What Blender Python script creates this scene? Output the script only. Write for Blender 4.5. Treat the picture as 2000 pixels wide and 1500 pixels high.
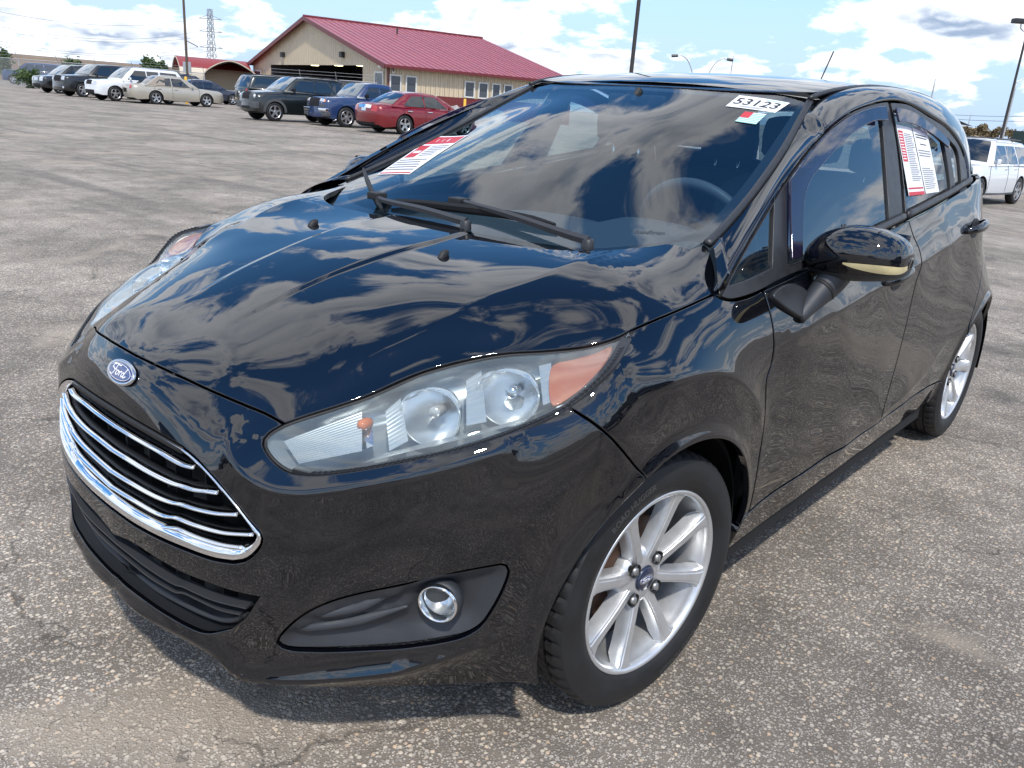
import bpy, bmesh, math, random
import numpy as np
from mathutils import Vector, Matrix
from mathutils.geometry import delaunay_2d_cdt
for o in list(bpy.data.objects): bpy.data.objects.remove(o, do_unlink=True)
SC = bpy.context.scene
R = math.radians
# ------------------------------------------------------------------ camera
CAM = np.array([1.57388, -1.43485, 1.27284]); YAW, PITCH, ROLL, FPX = 0.70367, 0.32612, 0.07258, 1603.76
def cam_axes():
    f = np.array([-math.sin(YAW)*math.cos(PITCH), math.cos(YAW)*math.cos(PITCH), -math.sin(PITCH)])
    r = np.cross(f, [0, 0, 1.]); r /= np.linalg.norm(r); u = np.cross(r, f)
    c, s = math.cos(ROLL), math.sin(ROLL)
    return c*r + s*u, -s*r + c*u, f
CR, CU, CD = cam_axes()
cd = bpy.data.cameras.new('camera'); cam = bpy.data.objects.new('camera', cd); SC.collection.objects.link(cam)
cam.matrix_world = Matrix(((CR[0], CU[0], -CD[0], CAM[0]), (CR[1], CU[1], -CD[1], CAM[1]), (CR[2], CU[2], -CD[2], CAM[2]), (0, 0, 0, 1)))
cd.sensor_fit = 'HORIZONTAL'; cd.sensor_width = 36; cd.lens = FPX/2000*36; cd.clip_start = .05; cd.clip_end = 6000
SC.camera = cam
# ------------------------------------------------------------------ sky and sun
SUN_EL, SUN_AZ = R(55), R(132)      # azimuth: direction towards the sun, measured from +Y clockwise (seen from above)
CLOUD_OFF = (12.4, 2.7, 0.)
W = bpy.data.worlds.new('World'); SC.world = W; W.use_nodes = True
def build_world():
    nt = W.node_tree; nt.nodes.clear(); N = nt.nodes.new; L = nt.links.new
    out = N('ShaderNodeOutputWorld'); bg = N('ShaderNodeBackground'); L(bg.outputs[0], out.inputs[0])
    sky = N('ShaderNodeTexSky'); sky.sky_type = 'NISHITA'; sky.sun_disc = False
    sky.sun_elevation = SUN_EL; sky.sun_rotation = SUN_AZ; sky.air_density = 1.0; sky.dust_density = .15; sky.ozone_density = 2.2
    tc = N('ShaderNodeTexCoord')
    sep = N('ShaderNodeSeparateXYZ'); L(tc.outputs['Generated'], sep.inputs[0])
    def M(op, a, b=None, c=None):
        n = N('ShaderNodeMath'); n.operation = op
        for i, v in enumerate((a, b, c)):
            if v is None: continue
            if isinstance(v, (int, float)): n.inputs[i].default_value = v
            else: L(v, n.inputs[i])
        return n.outputs[0]
    zc = M('MAXIMUM', sep.outputs[2], 0.0)
    den = M('ADD', zc, .30)
    cx = M('DIVIDE', sep.outputs[0], den); cy = M('DIVIDE', sep.outputs[1], den)
    comb = N('ShaderNodeCombineXYZ'); L(cx, comb.inputs[0]); L(cy, comb.inputs[1])
    def noise(scale, detail, rough, off, dist=0.):
        mp = N('ShaderNodeMapping'); mp.inputs['Location'].default_value = off; L(comb.outputs[0], mp.inputs[0])
        n = N('ShaderNodeTexNoise'); n.inputs['Scale'].default_value = scale; n.inputs['Detail'].default_value = detail
        n.inputs['Roughness'].default_value = rough; n.inputs['Distortion'].default_value = dist; L(mp.outputs[0], n.inputs[0]); return n.outputs[0]
    OFF = CLOUD_OFF
    sx, sy = math.sin(SUN_AZ), math.cos(SUN_AZ)
    def density(off, dt=6):
        big = noise(2.0, 2, .5, off, .25); mid = noise(6.0, dt, .60, (off[0]+5, off[1], 0.), .15)
        return M('ADD', M('MULTIPLY', big, .60), M('MULTIPLY', mid, .40))
    n1 = density(OFF); n2 = density((OFF[0]-.045*sx, OFF[1]-.045*sy, 0.), 2)      # second sample a little nearer the sun: shades the far side
    def ramp(v, lo, hi):
        n = N('ShaderNodeMapRange'); n.interpolation_type = 'SMOOTHSTEP'; L(v, n.inputs[0])
        n.inputs[1].default_value = lo; n.inputs[2].default_value = hi; return n.outputs[0]
    mask = ramp(n1, .466, .530)
    thick = ramp(n1, .50, .61)
    dif = M('SUBTRACT', n2, n1); side_ = ramp(dif, -.05, .06)
    br = M('SUBTRACT', 1.0, M('MULTIPLY', thick, M('ADD', .32, M('MULTIPLY', side_, .66))))
    ccol = N('ShaderNodeMix'); ccol.data_type = 'RGBA'; L(br, ccol.inputs[0])
    ccol.inputs[6].default_value = (1.8, 2.35, 3.3, 1); ccol.inputs[7].default_value = (7.4, 7.55, 7.8, 1)
    hzn = ramp(sep.outputs[2], .34, .0)      # pale haze low down
    hz_ = N('ShaderNodeMix'); hz_.data_type = 'RGBA'; L(M('MULTIPLY', hzn, .95), hz_.inputs[0]); hs = N('ShaderNodeHueSaturation'); hs.inputs['Saturation'].default_value = 1.3; hs.inputs['Value'].default_value = 1.15; L(sky.outputs[0], hs.inputs['Color']); L(hs.outputs[0], hz_.inputs[6]); hz_.inputs[7].default_value = (2.7, 3.7, 5.3, 1)
    mix = N('ShaderNodeMix'); mix.data_type = 'RGBA'
    L(M('MULTIPLY', mask, .95), mix.inputs[0])
    L(hz_.outputs[2], mix.inputs[6]); L(ccol.outputs[2], mix.inputs[7])
    L(mix.outputs[2], bg.inputs[0]); bg.inputs[1].default_value = .145
build_world()
sl = bpy.data.lights.new('sun', 'SUN'); sl.energy = 2.5; sl.angle = R(2.5); sl.color = (1, .96, .9)
sun = bpy.data.objects.new('sun', sl); SC.collection.objects.link(sun)
_sd = Vector((math.sin(SUN_AZ)*math.cos(SUN_EL), math.cos(SUN_AZ)*math.cos(SUN_EL), math.sin(SUN_EL)))
sun.rotation_euler = _sd.to_track_quat('Z', 'Y').to_euler(); sun.location = _sd*50
vs = SC.view_settings; vs.view_transform = 'Standard'; vs.look = 'None'; vs.exposure = 0.48; vs.gamma = 1.0; vs.use_curve_mapping = False
try: SC.cycles.max_bounces = 7; SC.cycles.diffuse_bounces = 2; SC.cycles.glossy_bounces = 4; SC.cycles.transmission_bounces = 4; SC.cycles.transparent_max_bounces = 16; SC.cycles.use_denoising = True; SC.cycles.caustics_reflective = False; SC.cycles.caustics_refractive = False
except Exception: pass
# ------------------------------------------------------------------ helpers: pixels, splines, surfaces, meshes
def rays(px):
    px = np.atleast_2d(np.asarray(px, float))
    return CD + (px[:, :1]-1000)/FPX*CR - (px[:, 1:]-750)/FPX*CU
def un(px, py, ax, val):
    v = rays([(px, py)])[0]; i = 'xyz'.index(ax); t = (val-CAM[i])/v[i]; return CAM + t*v
def gp(px, py, z=0.): return un(px, py, 'z', z)
def proj(P):
    V = np.atleast_2d(P)-CAM; z = V@CD
    return np.stack([1000+FPX*(V@CR)/z, 750-FPX*(V@CU)/z], -1)
def nrm(v): v = np.asarray(v, float); return v/np.maximum(np.linalg.norm(v, axis=-1, keepdims=True), 1e-12)
def spline(P, n=None, step=None, closed=False):
    """Catmull-Rom (centripetal-ish) through P, resampled evenly"""
    P = np.asarray(P, float)
    if len(P) == 2 and not closed:
        dense = P
    else:
        if closed: Q = np.vstack([P[-1:], P, P[:2]])
        else: Q = np.vstack([2*P[:1]-P[1:2], P, 2*P[-1:]-P[-2:-1]])
        out = []
        for i in range(1, len(Q)-2):
            p0, p1, p2, p3 = Q[i-1:i+3]
            t0 = 0; t1 = t0+max(np.linalg.norm(p1-p0), 1e-9)**.5; t2 = t1+max(np.linalg.norm(p2-p1), 1e-9)**.5; t3 = t2+max(np.linalg.norm(p3-p2), 1e-9)**.5
            t = np.linspace(t1, t2, 24, endpoint=False)[:, None]
            A1 = (t1-t)/(t1-t0)*p0+(t-t0)/(t1-t0)*p1; A2 = (t2-t)/(t2-t1)*p1+(t-t1)/(t2-t1)*p2; A3 = (t3-t)/(t3-t2)*p2+(t-t2)/(t3-t2)*p3
            B1 = (t2-t)/(t2-t0)*A1+(t-t0)/(t2-t0)*A2; B2 = (t3-t)/(t3-t1)*A2+(t-t1)/(t3-t1)*A3
            out.append((t2-t)/(t2-t1)*B1+(t-t1)/(t2-t1)*B2)
        out.append(P[:1] if closed else P[-1:]); dense = np.vstack(out)
    L = np.concatenate([[0], np.cumsum(np.linalg.norm(np.diff(dense, axis=0), axis=1))])
    if n is None: n = max(2, int(round(L[-1]/step))+1)
    s = np.linspace(0, L[-1], n)
    r = np.stack([np.interp(s, L, dense[:, k]) for k in range(dense.shape[1])], -1)
    return r[:-1] if closed else r
def chain(*segs):
    """closed outline from consecutive pieces (end of each = start of next)"""
    return np.vstack([np.asarray(s)[:-1] for s in segs])
def mirx(P): return np.asarray(P, float)*[-1, 1, 1]
class Surf:
    """smooth height surface over a chart plane with view direction d, fitted to anchor points by cubic RBF"""
    def __init__(s, anchors, d, lam=1e-5, feats=()):
        A = np.asarray(anchors, float); s.d = nrm(np.array(d, float))
        e1 = np.cross([0, 0, 1.], s.d) if abs(s.d[2]) < .95 else np.array([1., 0, 0]) - s.d*s.d[0]
        s.e1 = nrm(e1); s.e2 = np.cross(s.d, s.e1); s.feats = list(feats)
        s.c = np.stack([A@s.e1, A@s.e2], -1); h = A@s.d; n = len(A)
        r = np.linalg.norm(s.c[:, None]-s.c[None], axis=-1)
        K = r**3 + lam*np.eye(n); Pm = np.hstack([np.ones((n, 1)), s.c])
        M = np.block([[K, Pm], [Pm.T, np.zeros((3, 3))]])
        w = np.linalg.solve(M, np.concatenate([h, np.zeros(3)])); s.w, s.p = w[:n], w[n:]
    def uv(s, P): P = np.asarray(P, float); return np.stack([P@s.e1, P@s.e2], -1)
    def h(s, uv):
        uv = np.atleast_2d(uv); out = np.empty(len(uv))
        for i in range(0, len(uv), 4000):
            q = uv[i:i+4000]; r = np.linalg.norm(q[:, None]-s.c[None], axis=-1); out[i:i+4000] = (r**3)@s.w + s.p[0] + q@s.p[1:]
        return out
    def base(s, uv): uv = np.atleast_2d(uv); return uv[:, :1]*s.e1 + uv[:, 1:]*s.e2 + s.h(uv)[:, None]*s.d
    def bnorm(s, uv, e=.004):
        a = s.base(uv+[e, 0])-s.base(uv-[e, 0]); b = s.base(uv+[0, e])-s.base(uv-[0, e]); return nrm(np.cross(a, b))
    def full(s, uv, e=.003):
        """displaced position and normal"""
        uv = np.atleast_2d(uv); B = s.base(uv); q = [s.base(uv+o) for o in ([e, 0], [-e, 0], [0, e], [0, -e])]
        n0 = nrm(np.cross(q[0]-q[1], q[2]-q[3]))
        if not s.feats: return B, n0
        D = [sum(f(p) for f in s.feats)[:, None]*n0 for p in [B]+q]
        return B+D[0], nrm(np.cross(q[0]+D[1]-q[1]-D[2], q[2]+D[3]-q[3]-D[4]))
    def pos(s, uv): return s.full(uv)[0]
    def norm(s, uv): return s.full(uv)[1]
    def hit(s, O, V, t0, t1, n=120):
        """first intersection of lines O+tV with the base surface -> chart uv"""
        O = np.broadcast_to(np.atleast_2d(O), np.atleast_2d(V).shape); V = np.atleast_2d(V); res = []
        ts = np.linspace(t0, t1, n)
        for o, v in zip(O, V):
            P = o+ts[:, None]*v; g = P@s.d - s.h(s.uv(P))
            k = np.where(np.sign(g[:-1]) != np.sign(g[1:]))[0]
            if len(k) == 0: k = [int(np.argmin(np.abs(g[:-1])))]
            a, b = ts[k[0]], ts[k[0]+1]
            ga = g[k[0]]
            for _ in range(3):
                m = np.linspace(a, b, 12); P = o+m[:, None]*v; gm = P@s.d - s.h(s.uv(P))
                kk = np.where(np.sign(gm[:-1]) != np.sign(gm[1:]))[0]; kk = kk[0] if len(kk) else int(np.argmin(np.abs(gm[:-1])))
                a, b = m[kk], m[kk+1]
            res.append(s.uv(o+(a+b)/2*v))
        return np.array(res)
    def px(s, pts, t0=.8, t1=6.5): return s.hit(CAM, rays(pts), t0, t1, 160)
    def cpx(s, pts, step=.012, **k): return spline(s.px(pts, **k), step=step)
    def line(s, pts3, step=.012): return spline(s.uv(np.asarray(pts3, float)), step=step)
def ridge(curve, height, L, r=.003, fade=.0, fade_end=0.):
    """displacement with a crest along a 3-D curve; fades out towards its ends"""
    C = spline(curve, step=.01); T = nrm(np.gradient(C, axis=0)); S = np.concatenate([[0], np.cumsum(np.linalg.norm(np.diff(C, axis=0), axis=1))])
    def f(P):
        out = np.zeros(len(P)); X = P*np.sign(P[:, :1]+1e-9)**np.array([1, 0, 0]); 
        X = P.copy(); X[:, 0] = np.abs(X[:, 0])
        for i in range(0, len(P), 3000):
            q = X[i:i+3000]; d2 = ((q[:, None]-C[None])**2).sum(-1); k = d2.argmin(1); d = np.sqrt(d2[np.arange(len(q)), k])
            # remove along-curve part
            al = ((q-C[k])*T[k]).sum(-1); d = np.sqrt(np.maximum(d*d-al*al, 0))
            over = np.maximum(0, np.abs(al)-.006)
            v = np.exp(-(np.sqrt(d*d+r*r)-r)/L)
            if fade: v *= np.clip(np.minimum(S[k], S[-1]-S[k])/fade, 0, 1)**1.5
            if fade_end: v *= np.clip((S[-1]-S[k])/fade_end, 0, 1)
            v *= np.exp(-(over/L)**2)
            out[i:i+3000] = height*v
        return out
    f.crest = C
    return f
COL = SC.collection
def link(o, parent=None):
    COL.objects.link(o)
    if parent is not None: o.parent = parent
    return o
def mk(name, V, Fc, mat, parent=None, normals=None, smooth=True, mats=None, midx=None):
    me = bpy.data.meshes.new(name); V = np.asarray(V, float)
    me.from_pydata(V.tolist(), [], [list(map(int, f)) for f in Fc]); me.update()
    if mats:
        for m in mats: me.materials.append(m)
        me.polygons.foreach_set('material_index', np.asarray(midx, dtype=np.int32))
    elif mat is not None: me.materials.append(mat)
    if smooth: me.polygons.foreach_set('use_smooth', np.ones(len(me.polygons), bool))
    if normals is not None:
        try: me.normals_split_custom_set_from_vertices(np.asarray(normals, float).tolist())
        except Exception as e: print('normals', name, e)
    return link(bpy.data.objects.new(name, me), parent)
def thing(name, label, cat, group=None, loc=(0, 0, 0), rz=0.):
    o = bpy.data.objects.new(name, None); o.empty_display_size = .2; COL.objects.link(o); o.location = loc; o.rotation_euler = (0, 0, rz)
    return tag(o, label, cat, group)
def tag(o, label=None, cat=None, group=None, kind=None):
    if label: o['label'] = label
    if cat: o['category'] = cat
    if group: o['group'] = group
    if kind: o['kind'] = kind
    return o
def copy_tree(o, parent=None):
    c = o.copy(); COL.objects.link(c); c.parent = parent
    for ch in list(o.children): copy_tree(ch, c)
    return c
def inpoly(P, poly):
    x, y = P[:, 0], P[:, 1]; c = np.zeros(len(P), bool); n = len(poly)
    for i in range(n):
        x1, y1 = poly[i]; x2, y2 = poly[i-1]
        if y1 == y2: continue
        k = ((y1 > y) != (y2 > y)) & (x < (x2-x1)*(y-y1)/(y2-y1)+x1); c ^= k
    return c
def pdist(P, poly):
    a = poly; b = np.roll(poly, -1, 0); d = b-a; L2 = np.maximum((d**2).sum(1), 1e-16); out = np.empty(len(P))
    for i in range(0, len(P), 2000):
        q = P[i:i+2000]; t = np.clip(((q[:, None]-a)*d).sum(-1)/L2, 0, 1); out[i:i+2000] = np.sqrt((((a+t[..., None]*d)-q[:, None])**2).sum(-1)).min(1)
    return out
def area2(p): return .5*np.sum(p[:, 0]*np.roll(p[:, 1], -1)-np.roll(p[:, 0], -1)*p[:, 1])
def shrink(poly, g):
    """move a CCW polygon inward by g (positive) with mitred corners"""
    a = np.roll(poly, 1, 0); b = np.roll(poly, -1, 0); t1 = nrm(poly-a); t2 = nrm(b-poly)
    n1 = np.stack([-t1[:, 1], t1[:, 0]], -1); n2 = np.stack([-t2[:, 1], t2[:, 0]], -1); m = nrm(n1+n2)
    k = np.clip((m*n1).sum(1), .35, 1); return poly+m*(g/k)[:, None]
def tri(outline, holes, sp, extra=None):
    """triangulate a 2-D outline with holes, interior points on a hex grid -> pts, faces, number of outline pts"""
    polys = [outline]+list(holes); lo = outline.min(0); hi = outline.max(0)
    gx = np.arange(lo[0], hi[0], sp); gy = np.arange(lo[1], hi[1], sp*.866)
    X, Y = np.meshgrid(gx, gy); X = X+(np.arange(len(gy)) % 2)[:, None]*sp/2; G = np.stack([X.ravel(), Y.ravel()], -1)
    k = inpoly(G, outline)
    for h in holes: k &= ~inpoly(G, h)
    G = G[k]
    if extra is not None and len(extra):
        X = np.asarray(extra); kk = inpoly(X, outline)
        for h in holes: kk &= ~inpoly(X, h)
        X = X[kk]
        if len(X):
            X = X[np.min([pdist(X, p) for p in polys], 0) > .0035]
        if len(X):
            md = np.array([np.sqrt(((X-g)**2).sum(1)).min() for g in G]) if len(G) else np.zeros(0)
            G = np.vstack([G[md > .45*sp], X])
            dd = np.min([pdist(G, p) for p in polys], 0); G = G[(dd > .55*sp) | (np.arange(len(G)) >= (md > .45*sp).sum())]
    elif len(G):
        dd = np.min([pdist(G, p) for p in polys], 0); G = G[dd > .55*sp]
    pts = np.vstack(polys+[G]); E = []; o = 0
    for p in polys:
        n = len(p); E += [(o+i, o+(i+1) % n) for i in range(n)]; o += n
    r = delaunay_2d_cdt([Vector(p) for p in pts.tolist()], E, [], 0, 1e-7)
    V = np.array([tuple(v) for v in r[0]]); Fc = [f for f in r[2]]
    T = np.array([f for f in Fc if len(f) == 3]); cen = V[T].mean(1); k = inpoly(cen, outline)
    for h in holes: k &= ~inpoly(cen, h)
    T = T[k]; a = V[T[:, 1]]-V[T[:, 0]]; b = V[T[:, 2]]-V[T[:, 0]]; s = a[:, 0]*b[:, 1]-a[:, 1]*b[:, 0]
    T = T[np.abs(s) > 1e-12]; s = s[np.abs(s) > 1e-12]; T[s < 0] = T[s < 0][:, ::-1]
    return V, T
def panel_geo(surf, outline, holes=(), sp=.014, gap=.0018, flange=.014, offset=0., fl_holes=True, round_=.0022, sym=False):
    """sheet panel on a surface: returns verts, faces, normals. Edges are rolled inwards."""
    outline = np.asarray(outline); outline = outline if area2(outline) > 0 else outline[::-1]
    if sym:
        flag = np.abs(surf.base(outline)[:, 0]) < 2e-3; sym_src = outline.copy()
    outline = shrink(outline, gap+round_)
    hs = []
    for h in holes:
        h = np.asarray(h); h = h if area2(h) > 0 else h[::-1]; hs.append(shrink(h, -(gap+round_)))
    if sym:
        o0 = np.asarray(sym_src); k = flag
        outline[k] = o0[k]
        for i in np.where(k)[0]:      # ends of a centre-line run: pull in along the run
            for a, b in ((i-1, (i+1) % len(k)), ((i+1) % len(k), i-1)):
                if not k[a] and k[b]: outline[i] = o0[i]+nrm(o0[b]-o0[i])*(gap+round_)
    ex = []
    for f in surf.feats:
        for C in getattr(f, 'lines', ()): ex.append(surf.uv(C))
    uv, T = tri(outline, hs, sp, np.vstack(ex) if ex else None)
    P, N = surf.full(uv); P = P+N*offset
    if sym:
        c = np.abs(P[:, 0]) < 1.5e-3; nb = len(outline); c[nb:] = False; P[c, 0] = 0; N[c, 0] = 0; N = nrm(N)
    V = [P]; NN = [N]; F = T.tolist(); base = len(P)
    for poly, sgn, do in [(outline, 1, flange > 0)]+[(h, -1, flange > 0 and fl_holes) for h in hs]:
        if not do: continue
        B, n = surf.full(poly); B = B+n*offset; t = nrm(np.roll(B, -1, 0)-np.roll(B, 1, 0)); o = nrm(np.cross(t, n))*sgn; m = len(B)
        rings = [(B, n), (B+o*round_*.7-n*round_*.3, nrm(n+o)), (B+o*round_-n*round_, o), (B+o*round_-n*flange, o)]
        for P_, N_ in rings: V.append(P_); NN.append(N_)
        for k in range(3):
            b0 = base+k*m; b1 = b0+m
            for i in range(m):
                j = (i+1) % m; f = (b0+i, b1+i, b1+j, b0+j)
                if sym and sgn > 0 and flag[i] and flag[j]: continue
                F.append(f if sgn > 0 else f[::-1])
        base += 4*m
    return np.vstack(V), F, np.vstack(NN)
def panel(name, surf, outline, mat, parent=None, both=False, **k):
    V, F, N = panel_geo(surf, outline, **k)
    o = mk(name, V, F, mat, parent, N)
    if both:
        o2 = mk(name, mirx(V), [f[::-1] for f in F], mat, parent, mirx(N)); return o, o2
    return o
def join_mirror(V, F, N):
    return np.vstack([V, mirx(V)]), list(F)+[tuple(np.asarray(f)[::-1]+len(V)) for f in F], np.vstack([N, mirx(N)])
def frames(C, up=None, closed=False):
    C = np.asarray(C, float)
    if closed: T = nrm(np.roll(C, -1, 0)-np.roll(C, 1, 0))
    else: T = nrm(np.gradient(C, axis=0))
    if up is None: up = np.array([0, 0, 1.])
    up = np.broadcast_to(up, C.shape); S = nrm(np.cross(T, up)); U = nrm(np.cross(S, T)); return T, S, U
def sweep_geo(C, prof, up=None, closed=False, scale=None, cap=True):
    """profile (a along S=side, b along U) swept along C"""
    C = np.asarray(C, float); T, S, U = frames(C, up, closed); prof = np.asarray(prof, float); m = len(prof); n = len(C)
    sc = np.ones((n, 2)) if scale is None else np.broadcast_to(np.asarray(scale, float).reshape(n, -1), (n, 2))
    V = (C[:, None]+S[:, None]*(prof[None, :, :1]*sc[:, None, :1])+U[:, None]*(prof[None, :, 1:]*sc[:, None, 1:])).reshape(-1, 3); F = []
    for i in range(n if closed else n-1):
        a = i*m; b = ((i+1) % n)*m
        for j in range(m): k = (j+1) % m; F.append((a+j, b+j, b+k, a+k))
    if cap and not closed: F.append(tuple(range(m))); F.append(tuple(range((n-1)*m, n*m))[::-1])
    return V, F
def circ(r, n=10, r2=None): a = np.linspace(0, 2*np.pi, n, endpoint=False); return np.stack([r*np.cos(a), (r2 or r)*np.sin(a)], -1)
def sweep(name, C, prof, mat, parent=None, **k): V, F = sweep_geo(C, prof, **k); return mk(name, V, F, mat, parent)
def lathe_geo(prof, n=48, axis='x'):
    """prof: (radius, axial)"""
    prof = np.asarray(prof, float); a = np.linspace(0, 2*np.pi, n, endpoint=False); m = len(prof)
    V = np.stack([np.broadcast_to(prof[None, :, 1], (n, m)), prof[None, :, 0]*np.cos(a)[:, None], prof[None, :, 0]*np.sin(a)[:, None]], -1)
    if axis == 'z': V = V[..., [1, 2, 0]]
    V = V.reshape(-1, 3); F = []
    for i in range(n):
        b = ((i+1) % n)*m; c = i*m
        for j in range(m-1): F.append((c+j, c+j+1, b+j+1, b+j))
    return V, F
def lathe(name, prof, mat, parent=None, n=48, axis='x', loc=None):
    V, F = lathe_geo(prof, n, axis); o = mk(name, V, F, mat, parent)
    if loc is not None: o.location = loc
    return o
class MB:
    """collects simple solids into one mesh"""
    def __init__(s): s.V = []; s.F = []; s.n = 0
    def add(s, V, F): V = np.asarray(V, float); s.V.append(V); s.F += [tuple(int(i)+s.n for i in f) for f in F]; s.n += len(V); return s
    def box(s, lo, hi, M=None):
        x0, y0, z0 = lo; x1, y1, z1 = hi
        V = np.array([(x0, y0, z0), (x1, y0, z0), (x1, y1, z0), (x0, y1, z0), (x0, y0, z1), (x1, y0, z1), (x1, y1, z1), (x0, y1, z1)], float)
        if M is not None: V = V@np.asarray(M)[:3, :3].T+np.asarray(M)[:3, 3]
        return s.add(V, [(0, 3, 2, 1), (4, 5, 6, 7), (0, 1, 5, 4), (1, 2, 6, 5), (2, 3, 7, 6), (3, 0, 4, 7)])
    def tube(s, C, r, n=8, scale=None, up=None):
        C = np.asarray(C, float)
        if up is None: up = np.array([0, 0, 1.]) if abs(nrm(C[-1]-C[0])[2]) < .9 else np.array([1., 0, 0])
        V, F = sweep_geo(C, circ(r, n), up=up, scale=scale); return s.add(V, F)
    def prism(s, poly, axis, a, b):
        """2-D polygon extruded along axis between a and b"""
        poly = np.asarray(poly, float); n = len(poly); ins = {'x': 0, 'y': 1, 'z': 2}[axis]
        def P(v): q = np.insert(poly, ins, v, axis=1); return q
        F = [tuple(range(n))[::-1], tuple(range(n, 2*n))]+[(i, (i+1) % n, n+(i+1) % n, n+i) for i in range(n)]
        return s.add(np.vstack([P(a), P(b)]), F)
    def build(s, name, mat, parent=None, smooth=False, bevel=0., seg=2):
        o = mk(name, np.vstack(s.V), s.F, mat, parent, smooth=smooth)
        bm = bmesh.new(); bm.from_mesh(o.data); bmesh.ops.recalc_face_normals(bm, faces=bm.faces); bm.to_mesh(o.data); bm.free()
        if bevel:
            m = o.modifiers.new('bevel', 'BEVEL'); m.width = bevel; m.segments = seg; m.limit_method = 'ANGLE'; m.angle_limit = R(35)
            o.data.polygons.foreach_set('use_smooth', np.ones(len(o.data.polygons), bool)); w = o.modifiers.new('wn', 'WEIGHTED_NORMAL'); w.keep_sharp = True
        return o
def grid_geo(P):
    """P: (n,m,3) grid -> verts, quads"""
    n, m = P.shape[:2]; F = [(i*m+j, (i+1)*m+j, (i+1)*m+j+1, i*m+j+1) for i in range(n-1) for j in range(m-1)]; return P.reshape(-1, 3), F
def loft(A, B, n, m, bulge=0., bdir=None, A2=None):
    A = spline(A, n=n); B = spline(B, n=n); t = np.linspace(0, 1, m)[None, :, None]
    P = A[:, None]*(1-t)+B[:, None]*t
    if bulge: P = P+np.asarray(bdir)*bulge*4*t*(1-t)
    return P
# ------------------------------------------------------------------ materials
MATS = {}
def mat(name, col, rough=.5, metal=0., ior=1.5, coat=0., coat_r=.03, coat_ior=1.5, var=0., vscale=20., bump=0., bscale=200., spec=.5, emit=None, estr=1.):
    m = bpy.data.materials.new(name); m.use_nodes = True; nt = m.node_tree; b = nt.nodes['Principled BSDF']
    b.inputs['Base Color'].default_value = (*col, 1); b.inputs['Roughness'].default_value = rough; b.inputs['Metallic'].default_value = metal
    b.inputs['IOR'].default_value = ior; b.inputs['Coat Weight'].default_value = coat; b.inputs['Coat Roughness'].default_value = coat_r; b.inputs['Coat IOR'].default_value = coat_ior
    b.inputs['Specular IOR Level'].default_value = spec
    if emit: b.inputs['Emission Color'].default_value = (*emit, 1); b.inputs['Emission Strength'].default_value = estr
    if var or bump:
        tc = nt.nodes.new('ShaderNodeTexCoord')
        if var:
            n = nt.nodes.new('ShaderNodeTexNoise'); n.inputs['Scale'].default_value = vscale; n.inputs['Detail'].default_value = 6; nt.links.new(tc.outputs['Object'], n.inputs[0])
            mr = nt.nodes.new('ShaderNodeMapRange'); nt.links.new(n.outputs[0], mr.inputs[0]); mr.inputs[1].default_value = .3; mr.inputs[2].default_value = .7
            mr.inputs[3].default_value = 1-var; mr.inputs[4].default_value = 1+var
            mx = nt.nodes.new('ShaderNodeMix'); mx.data_type = 'RGBA'; mx.blend_type = 'MULTIPLY'; mx.inputs[0].default_value = 1; mx.inputs[6].default_value = (*col, 1)
            nt.links.new(mr.outputs[0], mx.inputs[7]); nt.links.new(mx.outputs[2], b.inputs['Base Color'])
            rr = nt.nodes.new('ShaderNodeMapRange'); nt.links.new(n.outputs[0], rr.inputs[0]); rr.inputs[1].default_value = .3; rr.inputs[2].default_value = .7
            rr.inputs[3].default_value = max(0, rough*(1-var)); rr.inputs[4].default_value = min(1, rough*(1+var)); nt.links.new(rr.outputs[0], b.inputs['Roughness'])
        if bump:
            n = nt.nodes.new('ShaderNodeTexNoise'); n.inputs['Scale'].default_value = bscale; n.inputs['Detail'].default_value = 4; nt.links.new(tc.outputs['Object'], n.inputs[0])
            bp = nt.nodes.new('ShaderNodeBump'); bp.inputs['Strength'].default_value = bump; bp.inputs['Distance'].default_value = .002; nt.links.new(n.outputs[0], bp.inputs['Height']); nt.links.new(bp.outputs[0], b.inputs['Normal'])
    MATS[name] = m; return m
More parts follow.
